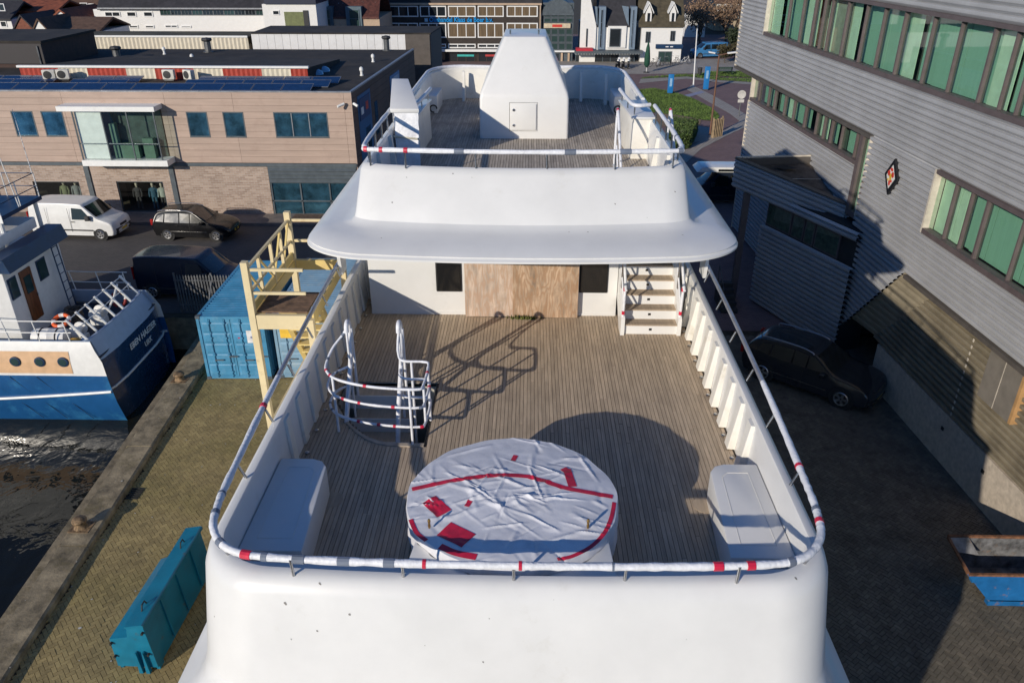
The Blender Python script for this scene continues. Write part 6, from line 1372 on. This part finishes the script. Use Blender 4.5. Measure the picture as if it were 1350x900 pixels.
def gable_roof(par,x0,x1,y0,y1,ze,zr,mt,over=0.3,nm='roof',axis='X'):
    m=MB()
    if axis=='X':
        ym=(y0+y1)/2; m.prismx([(y0-over,ze-0.1),(ym,zr),(y1+over,ze-0.1),(y1+over,ze+0.1),(ym,zr+0.22),(y0-over,ze+0.1)],x0-over*0.5,x1+over*0.5)
    else:
        xm=(x0+x1)/2; m.prismy([(x0-over,ze-0.1),(xm,zr),(x1+over,ze-0.1),(x1+over,ze+0.1),(xm,zr+0.22),(x0-over,ze+0.1)],y0-over*0.5,y1+over*0.5)
    return m.build(nm,mt,par)
Y0=108.0
# office with the blue lettering
of=thing('office_block','dark office block with rows of white framed windows and blue lettering','building',(-9,112,0))
OFW=mat('office_dark',(0.045,0.035,0.03),0.8,var=0.2); pbox(of,'wall',OFW,497,5,713,86,Y0,10,zmin=0)
pbox(of,'roof',ROOFD,495,-6,714,4.4,Y0+0.3,10); pbox(of,'cornice',BEIGE,495,4.6,714,6.6,Y0,0.3,0.25)
for px in (497.5,711): pbox(of,'pier',BEIGE,px-0.5,7,px+2,86,Y0,0.2,0.15,zmin=0)
CURT=mat('tan_curtain',(0.16,0.11,0.06),0.8,var=0.3,scale=1.5,stretch=(8,1,0.3))
for (a,b2) in ((501,551),(554,588),(591,627),(630,664),(668,709)):
    fwin(of,Y0,a,8,b2,22.5,nv=4 if b2-a>40 else 3,pane=HB if a<560 else CURT,fw=0.13); fwin(of,Y0,a,30.5,b2,36.5 if a<550 else 50,nv=4 if b2-a>40 else 3,pane=HB if a<580 else CURT,fw=0.13)
    fwin(of,Y0,a,58,b2,63.5,nv=3,fw=0.12); fwin(of,Y0,a,68,b2,84,frame=OFW,nv=3,fw=0.15)
pbox(of,'canopy',WTRIM,497,65,713,67.2,Y0,0.1,0.8)
for a,cm_ in ((603,mat('turquoise',(0.05,0.45,0.42),0.5)),(640,mat('shop_red',(0.5,0.05,0.05),0.5))): pbox(of,'shop_sign',cm_,a,72,a+22,74.5,Y0,0.02,0.2)
sb=mat('blue_letter',(0.01,0.30,0.72),0.4); c=aty(607,26.5,Y0); ln=(aty(650,26,Y0).x-aty(566,26,Y0).x)
M_=Matrix(((1,0,0,(aty(566,26,Y0).x+aty(650,26,Y0).x)/2),(0,0,-1,Y0-0.12),(0,1,0,c.z),(0,0,0,1)))
o=text('sign_lettering','Oliehandel Klaas de Boer b.v.',0.82,M_,sb,of,0.03,bold=True)
wd=max(v.co.x for v in o.data.vertices)-min(v.co.x for v in o.data.vertices); s_=ln/wd; cx_=(max(v.co.x for v in o.data.vertices)+min(v.co.x for v in o.data.vertices))/2
for v in o.data.vertices: v.co.x=cx_+(v.co.x-cx_)*s_
pbox(of,'sign_logo',mat('logo_pale',(0.35,0.6,0.75),0.4),560,24.4,564,29,Y0,0.02,0.14)
# glass gable
gg=thing('glass_front_building','narrow building with an arched dark glass front and cream sign','building',(3.6,112,0))
pbox(gg,'wall',STGREY,714.5,4,757,86,Y0+0.4,9,zmin=0); a=aty(714.5,12,Y0); b2=aty(757,12,Y0); m=MB(); N_=16; mid=(a.x+b2.x)/2; hw_=(b2.x-a.x)/2
m.prismy([(mid+hw_*math.cos(math.pi*i/N_),a.z-0.8+1.9*math.sin(math.pi*i/N_)) for i in range(N_+1)],Y0+0.2,Y0+9); m.build('arched_roof',STGREY,gg)
GT=glass('teal_glass',(0.03,0.06,0.055),0.05)
for i in range(4):
    for j,(t,b_) in enumerate(((6,14),(15,23),(24,30),(38,46),(47,56),(57,66))): fwin(gg,Y0+0.4,717+i*9.6,t,717+i*9.6+9,b_,frame=STGREY,pane=GT,fw=0.08)
pbox(gg,'sign',mat('sign_cream',(0.6,0.5,0.35),0.6),717,31,752,37,Y0+0.4,0.05,0.3); pbox(gg,'sign_mark',REDE,728,32.3,741,35.8,Y0+0.4,0.01,0.33); pbox(gg,'ledge',WTRIM,715,66.5,757,68.5,Y0+0.4,0.1,0.5)
for px in (739,748,720): pbox(gg,'pier',BEIGE,px,69,px+3,86,Y0+0.4,0.05,0.2,zmin=0)
fwin(gg,Y0+0.4,724,70,738,85,frame=STGREY,fw=0.1)
# white modern house with slate dormers
wm_=thing('white_cafe_building','white gabled building with tall slate dormers above a striped awning','building',(10,112,0))
pbox(wm_,'wall',HWH,766,35,838,86,Y0,9,zmin=0); a=aty(766,35,Y0); b2=aty(838,35,Y0); gable_roof(wm_,a.x+2.0,b2.x,Y0,Y0+9,a.z,a.z+7.2,ROOFD,over=0.05)
m=MB(); g0=aty(765,35,Y0); g1=aty(786,35,Y0); m.prismy([(g0.x,0),(g1.x,0),(g1.x,g1.z),(g0.x+0.9,g1.z+4.2),(g0.x,g1.z+4.2)],Y0-0.25,Y0-0.02); m.build('gable_wall',HWH,wm_)
DORM=mat('dormer_slate',(0.17,0.23,0.30),0.6,var=0.08)
for a0 in (787.5,828.5):
    pbox(wm_,'dormer',DORM,a0,9,a0+11.5,65,Y0,2.2,0.3); fwin(wm_,Y0-0.3,a0+2.5,13,a0+8,63,frame=DORM,pane=HB,fw=0.06,nh=3)
    q=aty(a0-10,9,Y0); e=aty(a0,9,Y0); e2=aty(a0,34,Y0); m=MB(); m.add([(q.x,Y0+2.0,q.z),(e.x,Y0-0.28,e.z),(e2.x,Y0-0.28,e2.z),(q.x,Y0+2.2,q.z-0.2)],[(0,1,2,3)]); m.build('dormer_cheek',DORM,wm_)
pbox(wm_,'bay_wall',HWH,800,34.5,826,63,Y0,0.2,0.25); fwin(wm_,Y0-0.25,803,38,819,62,frame=STGREY,pane=HB,fw=0.1); fwin(wm_,Y0-0.25,772,38,775,62,frame=STGREY,pane=HB,fw=0.05)
pbox(wm_,'fascia',STGREY,757,66,846,69,Y0,0.1,1.6)
for k in range(12):
    px=757+k*7.2; a=aty(px,69,Y0-1.5); b2=aty(px+7,72,Y0-1.5)
    for q in range(4): x_=a.x+(b2.x-a.x)*q/4; MB().box(x_,x_+(b2.x-a.x)/8,Y0-1.56,Y0-1.54,b2.z,a.z).build('awning_stripe',WTRIM if q%2 else STGREY,wm_)
pbox(wm_,'red_awning',mat('awning_red',(0.5,0.02,0.04),0.7),759,63,781,67,Y0-0.3,0.3,1.2)
for (a0,b0) in ((758,773),(783,816),(830,837)): fwin(wm_,Y0,a0,72,b0,86,frame=STGREY,pane=HB,nv=max(1,int((b0-a0)/11)),fw=0.1)
# white house with two little dormers
wh_=thing('white_house','white two storey house with olive tiled roof and two pointed dormers','house',(17,112,0))
pbox(wh_,'wall',HWH,843,35,901,84,Y0,8.5,zmin=0); a=aty(843,35,Y0); b2=aty(901,35,Y0); gable_roof(wh_,a.x,b2.x,Y0,Y0+8.5,a.z,a.z+4.6,ROOFO,over=0.25)
for (w0,t,w1,b_) in ((850.5,42,858,56.5),(883,41,890.5,54.5)): fwin(wh_,Y0,w0,t,w1,b_,frame=STGREY,pane=GREENB if False else HB,nv=2,fw=0.08)
fwin(wh_,Y0,867,68,886,83,frame=STGREY,pane=GT,nv=2,fw=0.1); sgn=pbox(wh_,'shop_fascia',NAVY,864,58.5,900,64,Y0,0.02,0.25)
for k in (0,1): pbox(wh_,'fascia_script',WTRIM,877+6*k,61,881+6*k,62.2,Y0,0.0,0.27)
for px in (855,887):
    a=aty(px-4.5,31,Y0+0.2); b2=aty(px+4.5,17,Y0+0.2); mid=(a.x+b2.x)/2; d=MB(); d.prismy([(a.x,a.z),(b2.x,a.z),(b2.x,b2.z),(mid,b2.z+1.0),(a.x,b2.z)],Y0+0.2,Y0+2.2); dd_=d.build('dormer',HWH,wh_)
    MB().prismy([(a.x-0.25,b2.z-0.12),(mid,b2.z+1.05),(b2.x+0.25,b2.z-0.12),(b2.x+0.25,b2.z+0.06),(mid,b2.z+1.25),(a.x-0.25,b2.z+0.06)],Y0+0.05,Y0+2.3).build('dormer_roof',WTRIM,dd_); MB().box(a.x+0.22,b2.x-0.22,Y0+0.15,Y0+0.19,a.z+0.2,b2.z-0.05).build('pane',HB,dd_)
# brown tiled building with blue-grey dormers (left of the office)
bt=thing('brick_house','peach coloured house with dark red tiled roof and two grey dormers','house',(-24,100,0))
Y1=98.0; pbox(bt,'wall',BEIGE,413,24,500,60,Y1,9,zmin=0); a=aty(413,24,Y1); b2=aty(499,24,Y1); gable_roof(bt,a.x,b2.x,Y1,Y1+9,a.z,a.z+4.8,mat('wine_tile',(0.10,0.032,0.022),0.6,var=0.3,scale=3,bump=0.6,bscale=5,stain=(0.5,0.45,0.42),stain_scale=4,stain_lo=0.66,stain_hi=0.69),over=0.1)
for px in (430,468):
    pbox(bt,'dormer',mat('dormer_teal',(0.10,0.15,0.18),0.6),px-10,9,px+8,38,Y1,2.2,0.2); fwin(bt,Y1-0.2,px-6.5,13,px+5,37,frame=MATS['dormer_teal'],pane=GT,nh=2,fw=0.08)
# white terrace and annexes
wt=thing('white_terrace','long white terrace with strip windows and a dark roof','house',(-48,104,0))
Y2=100.0; pbox(wt,'wall',HWH,131,13,352,50,Y2,9,zmin=0); a=aty(131,12,Y2); b2=aty(352,12,Y2)
gable_roof(wt,a.x,b2.x,Y2,Y2+10,a.z,a.z+4.5,ROOFD,over=0.3); pbox(wt,'gutter',ALU,130,10.6,352,12,Y2,0.1,0.35)
for (a0,t,b0,b_) in ((139,15.5,158,22.5),(168,15.5,179,22.5),(190,15.5,201,22.5),(142,34,160,37.5),(171,33.5,182,37.5),(192,33.5,203,37.5),(218,33,234,37),(239,34,252,37)): fwin(wt,Y2,a0,t,b0,b_,nv=2 if b0-a0>13 else 1,pane=HB,fw=0.1)
for k in range(10): fwin(wt,Y2,212+k*14,11.5,212+k*14+12.5,20.5,frame=STGREY,pane=HB if k%3 else GT,nv=3,fw=0.07)
wx=thing('white_annexe','white block with an olive green door panel and dark blue roof','house',(-36,96,0))
Y3=93.0; pbox(wx,'wall',HWH,351,6,416,50,Y3,6,zmin=0); pbox(wx,'roof',mat('navy_roof',(0.015,0.022,0.05),0.6),349,-4,416,5.5,Y3,6,0.2); pbox(wx,'door_panel',mat('olive_door',(0.16,0.18,0.07),0.6),377,16,401,37,Y3,0.02,0.06); fwin(wx,Y3,360,14,368,20,fw=0.07); pbox(wx,'downpipe',PLAST,402,14,406,37,Y3,0.02,0.1)
# old roofs at the far left
def smallhouse(px0,px1,pye,pyr,Yv,roofm,wallm,label,axis='X',dep=7,win=()):
    a=aty(px0,pye,Yv); b2=aty(px1,pye,Yv); rd=aty((px0+px1)/2,pyr,Yv+(dep/2 if axis=='X' else 0)); t=thing('old_house',label,'house',((a.x+b2.x)/2,Yv+dep/2,0),group='old houses at the far left')
    MB().box(a.x,b2.x,Yv,Yv+dep,0,a.z).build('wall',wallm,t); gable_roof(t,a.x,b2.x,Yv,Yv+dep,a.z,rd.z,roofm,over=0.25,axis=axis)
    if axis=='Y':
        MB().prismy([(a.x,a.z),(b2.x,a.z),((a.x+b2.x)/2,rd.z)],Yv+0.02,Yv+0.2).build('gable',wallm,t)
    for w_ in win: fwin(t,Yv,*w_,fw=0.08)
smallhouse(60,131,42,25,90,ROOFB,HWH,'low house with a long brown tiled roof before the white terrace')
smallhouse(44,66,46,27,88,ROOFB,HWH,'little white gabled dormer house with a pointed front',axis='Y',dep=6,win=((52,40,60,45),))
smallhouse(68,96,27,15,96,ROOFR,HWH,'white gable with an orange roof left of the terrace',axis='Y',dep=8)
smallhouse(15,74,16,2,104,ROOFR,mat('brick_red',(0.22,0.08,0.05),0.9,var=0.2),'house with a red roof and dark solar panels at the far left')
smallhouse(78,130,12,-10,112,ROOFB,MATS['brick_red'],'brick house with a steep brown roof behind the gables',win=((94,4,100,11),(107,4,115,12),(118,5,124,11)))
smallhouse(-40,14,26,4,100,ROOFD,HWH,'white fronted dark roofed house at the far left edge',win=((0,5,5,15),(2,28,8,36)))
smallhouse(20,44,40,22,97,ROOFD,MATS['brick_red'],'narrow brick house with a dark roof at the far left',axis='Y')
# houses beyond: right corner and behind, to close the view
fh=thing('distant_villa','beige distant villa with white framed windows and a porch','house',(34,150,0))
Y4=146.0; pbox(fh,'wall',mat('cream_brick',(0.42,0.34,0.24),0.8,var=0.1),942,3,1010,30,Y4,9,zmin=0); a=aty(942,4,Y4); b2=aty(1010,4,Y4); gable_roof(fh,a.x,b2.x,Y4,Y4+9,a.z,a.z+4,ROOFB)
for k in range(5): fwin(fh,Y4,945+k*8.5,5.5,950+k*8.5,14.5,nv=2,fw=0.12)
pbox(fh,'porch_roof',ROOFD,938,15,1000,19,Y4,0.2,2.5)
for px in (957,972,988): pbox(fh,'porch_post',WTRIM,px,19,px+1.5,33,Y4-2.3,0.1,0.1)
f2=thing('distant_house','white distant house with dark hipped roof beside the trees','house',(28,140,0)); Y5=140.0; pbox(f2,'wall',HWH,896,-3,920,17,Y5,7,zmin=0); fwin(f2,Y5,899,1,902,8,fw=0.1); fwin(f2,Y5,905,1,908,8,fw=0.1); pbox(f2,'wing_wall',HWH,905,17,932,22,Y5-4,4,zmin=0)
a=aty(903,17,Y5-4); b2=aty(934,17,Y5-4); gable_roof(f2,a.x,b2.x,Y5-4,Y5+2,a.z,a.z+2.0,ROOFD); a=aty(896,-3,Y5); b2=aty(920,-3,Y5); gable_roof(f2,a.x,b2.x,Y5,Y5+7,a.z,a.z+3,ROOFD)
# ================================================================ STREET FURNITURE
BPIL=mat('banner_blue',(0.01,0.17,0.45),0.5,var=0.06)
for px,py,tp,lab in ((883,124,98,'bright blue sign pillar on the lawn edge'),(930,119,88,'bright blue sign pillar next to the brown lamp post')):
    b=atz(px,py,0); tpz=aty(px,tp,b.y).z; t=thing('sign_pillar',lab,'sign pillar',(b.x,b.y,0),group='blue sign pillars'); MB().box(b.x-0.28,b.x+0.28,b.y-0.10,b.y+0.10,0.1,tpz).build('panel',BPIL,t,bevel=0.03); MB().box(b.x-0.2,b.x+0.2,b.y-0.14,b.y+0.14,0,0.1).build('base',GALV,t); MB().box(b.x-0.12,b.x+0.12,b.y-0.106,b.y-0.102,tpz-1.2,tpz-0.4).build('mark',mat('mark_pale',(0.3,0.5,0.7),0.5),t)
b=atz(914,115,0); t=thing('flag_pole','tall plain white flag pole on the grass strip','flag pole',(b.x,b.y,0)); tp=aty(921,38,b.y); MB().tube([(b.x,b.y,0),(tp.x-0.15,b.y,tp.z)],[0.08,0.05],8).build('pole',WTRIM,t); MB().lathe([(0.02,0),(0.09,0.05),(0.02,0.14)],(tp.x-0.15,b.y,tp.z),8).build('finial',GALV,t)
b=atz(936,178,0); t=thing('street_lamp','brown street lamp post with white crossed lamp arms','street lamp',(b.x,b.y,0)); tp=aty(940,72,b.y); LPB=mat('lamp_brown',(0.16,0.08,0.05),0.6)
MB().tube([(b.x,b.y,0),(b.x,b.y,tp.z)],[0.09,0.06],8).build('pole',LPB,t); 
for dx in (-0.9,1.3): MB().tube([(b.x,b.y,tp.z-0.05),(b.x+dx*0.7,b.y-0.2,tp.z+0.15)],0.04,6).build('arm',LPB,t); MB().hull8([(b.x+dx*0.45,b.y-0.35,tp.z+0.08),(b.x+dx,b.y-0.35,tp.z+0.16),(b.x+dx,b.y-0.1,tp.z+0.16),(b.x+dx*0.45,b.y-0.1,tp.z+0.08)],[(b.x+dx*0.45,b.y-0.35,tp.z+0.18),(b.x+dx,b.y-0.35,tp.z+0.26),(b.x+dx,b.y-0.1,tp.z+0.26),(b.x+dx*0.45,b.y-0.1,tp.z+0.18)]).build('lamp_head',WTRIM,t)
b=atz(974,153,0); t=thing('road_sign','round white road sign seen from behind on a grey pole','sign',(b.x,b.y,0)); zt_=aty(977,121,b.y).z; MB().tube([(b.x,b.y,0),(b.x,b.y,zt_)],0.045,8).build('pole',GALV,t); MB().lathe([(0.38,0),(0.38,0.03),(0.3,0.035)],(b.x,b.y-0.05,zt_-0.25),20,'Y').build('disc',mat('sign_back',(0.6,0.58,0.54),0.5),t); MB().box(b.x-0.28,b.x+0.28,b.y-0.07,b.y-0.05,zt_-0.95,zt_-0.68).build('plate',MATS['sign_back'],t)
b=atz(940,181,0); t=thing('timber_screen','stub of pale timber fence boards round the lamp post','fence',(b.x,b.y,0))
for k in range(6): MB().box(b.x-0.15+k*0.17,b.x-0.02+k*0.17,b.y-0.3+0.14*k,b.y-0.25+0.14*k,0,1.5-0.05*(k%2)).build('board',mat('pale_timber',(0.34,0.25,0.15),0.85,var=0.2),t)
for k in (0,1): MB().box(b.x-0.2+k*0.9,b.x-0.1+k*0.9,b.y-0.22+0.75*k,b.y-0.12+0.75*k,0,1.6).build('post',MATS['pale_timber'],t)
b=atz(956,99,0); t=thing('park_bench','dark green slatted park bench on the far grass','bench',(b.x,b.y,0)); BEN=mat('bench_green',(0.02,0.05,0.035),0.6)
for k in range(3): MB().box(b.x-0.9,b.x+0.9,b.y-0.25+0.16*k,b.y-0.13+0.16*k,0.42,0.46).build('slat',BEN,t)
for k in range(2): MB().box(b.x-0.9,b.x+0.9,b.y+0.25,b.y+0.29,0.55+0.17*k,0.68+0.17*k).build('slat',BEN,t)
for x in (-0.75,0.75):
    MB().box(b.x+x-0.03,b.x+x+0.03,b.y-0.25,b.y-0.19,0,0.42).build('leg',BEN,t); MB().box(b.x+x-0.03,b.x+x+0.03,b.y+0.19,b.y+0.25,0,0.85).build('leg',BEN,t)
b=atz(922,101,0); t=thing('litter_bin','dark litter bin on a post near the flag pole','bin',(b.x,b.y,0)); MB().lathe([(0.22,0.25),(0.27,0.9),(0.24,1.0),(0.1,1.02)],(b.x,b.y,0),12).build('bucket',PLAST,t); MB().tube([(b.x-0.35,b.y,0),(b.x-0.35,b.y,1.1)],0.04,6).build('post',GALV,t)
b=atz(852,96,0); t=thing('folded_parasol','folded dark green parasol standing outside the white house','parasol',(b.x,b.y,0)); zt_=aty(855,55,b.y).z; MB().lathe([(0.10,0.6),(0.34,0.9),(0.36,zt_*0.45),(0.22,zt_*0.8),(0.04,zt_)],(b.x,b.y,0),10).build('canopy',mat('parasol_green',(0.01,0.07,0.04),0.8,var=0.2),t,smooth=60); MB().tube([(b.x,b.y,0),(b.x,b.y,0.7)],0.04,6).build('pole',WTRIM,t); MB().lathe([(0.35,0),(0.35,0.08),(0.08,0.12)],(b.x,b.y,0),12).build('foot',PLAST,t)
mkvan('white and pale blue minibus parked in the side street by the trees',(24.3,112.6),R(190),BLUEC,glazed=True,name='minibus')
BKM=mat('bike_dark',(0.03,0.03,0.035),0.5)
def bike(loc,rz,label,mt):
    t=thing('bicycle',label,'bicycle',(loc[0],loc[1],0),rz,group='bicycles outside the white house'); M=WM(t)
    def bd(mb,nm,m_): mb.xf(M); mb.build(nm,m_,t)
    for x in (-0.55,0.55): bd(MB().tube([Vector((x+0.34*math.cos(a),0,0.35+0.34*math.sin(a))) for a in [2*math.pi*i/16 for i in range(16)]],0.025,5,closed=True),'wheel',TYRE)
    m=MB()
    for a,b2 in (((-0.55,0,0.35),(-0.15,0,0.85)),((-0.55,0,0.35),(-0.05,0,0.32)),((-0.15,0,0.88),(-0.02,0,0.3)),((-0.05,0,0.32),(0.42,0,0.85)),((-0.14,0,0.82),(0.40,0,0.9)),((0.55,0,0.35),(0.38,0,1.05))): m.tube([a,b2],0.022,5)
    bd(m,'frame',mt); bd(MB().box(-0.28,-0.05,-0.07,0.07,0.92,0.98),'saddle',BKM); bd(MB().tube([(0.30,-0.28,1.05),(0.38,0,1.08),(0.30,0.28,1.05)],0.018,5),'handlebar',STEEL)
bl=[('leftmost bicycle by the shop window of the white house',862,88,0.4),('pale bicycle second from the left by the white house',868,88,1.1),('bicycle in the middle of the row by the white house',876,87,0.8),('dark bicycle right of the middle by the white house',884,86,1.3),('bicycle near the corner of the white house',891,86,0.9),('rightmost bicycle past the corner of the white house',903,85,0.2)]
for i,(lab,px,py,rz) in enumerate(bl): bike(atz(px,py,0),rz,lab,WTRIM if i in (1,5) else BKM)
def moto(loc,rz,label,mt):
    t=thing('motorcycle',label,'motorcycle',(loc[0],loc[1],0),rz,group='motorcycles outside the cafe'); M=WM(t)
    def bd(mb,nm,m_,**k): mb.xf(M); mb.build(nm,m_,t,**k)
    for x in (-0.68,0.70): bd(MB().lathe([(0.18,-0.05),(0.31,-0.06),(0.32,0.06),(0.18,0.05)],(x,0,0.32),14,'Y'),'wheel',TYRE)
    bd(MB().hull8([(-0.35,-0.14,0.3),(0.35,-0.14,0.3),(0.35,0.14,0.3),(-0.35,0.14,0.3)],[(-0.30,-0.12,0.72),(0.45,-0.14,0.85),(0.45,0.14,0.85),(-0.30,0.12,0.72)]),'engine',BKM,bevel=0.03); bd(MB().hull8([(0.0,-0.13,0.75),(0.45,-0.15,0.82),(0.45,0.15,0.82),(0.0,0.13,0.75)],[(0.05,-0.08,0.98),(0.38,-0.1,1.02),(0.38,0.1,1.02),(0.05,0.08,0.98)]),'tank',mt,bevel=0.03)
    bd(MB().hull8([(-0.75,-0.1,0.78),(0.0,-0.12,0.75),(0.0,0.12,0.75),(-0.75,0.1,0.78)],[(-0.8,-0.08,0.9),(0.0,-0.1,0.85),(0.0,0.1,0.85),(-0.8,0.08,0.9)]),'seat',BKM,bevel=0.02); bd(MB().tube([(0.72,0,0.32),(0.45,0,0.95)],0.05,6),'fork',STEEL); bd(MB().tube([(0.35,-0.36,1.05),(0.42,0,1.02),(0.35,0.36,1.05)],0.02,5),'handlebar',STEEL); bd(MB().hull8([(0.5,-0.14,0.72),(0.75,-0.1,0.75),(0.75,0.1,0.75),(0.5,0.14,0.72)],[(0.42,-0.16,1.05),(0.55,-0.12,1.2),(0.55,0.12,1.2),(0.42,0.16,1.05)]),'fairing',mt,bevel=0.03)
for i,(px,lab) in enumerate(((814,'white motorcycle at the left of the row outside the cafe'),(821,'second white motorcycle outside the cafe'),(828,'white motorcycle nearest the white house'))): moto(atz(px,90,0),1.2+0.1*i,lab,WTRIM)
# ================================================================ scuffs on the yacht's white front (small chips with a shape of their own)
bpy.context.view_layer.update(); dg=bpy.context.evaluated_depsgraph_get(); rq=random.Random(33)
for px,py,sz in ((422,769,5),(376,795,7),(461,809,6),(418,831,4),(384,842,3),(637,872,5),(645,815,3),(283,812,4),(1049,762,6),(536,234,3),(517,267,4),(597,229,4),(503,314,3),(750,306,3),(775,306,3),(811,269,3),(853,287,2),(890,253,3),(622,234,2),(900,310,4),(560,850,2),(905,842,2),(730,790,2)):
    ok,loc,nrm,idx,ob,mtx=SC.ray_cast(dg,CAM_LOC,ray(px,py).normalized())
    if not ok or ob.parent is not yacht: continue
    d=(loc-CAM_LOC).length/CAM_F; u=nrm.orthogonal().normalized(); v=nrm.cross(u); n=7
    pts=[loc+nrm*0.003+(u*math.cos(2*math.pi*i/n)*sz*0.3+v*math.sin(2*math.pi*i/n)*sz*0.5)*d*rq.uniform(0.35,1.0) for i in range(n)]
    MB().add(pts,[tuple(range(n))]).build('paint_chip',SCUFF,yacht)
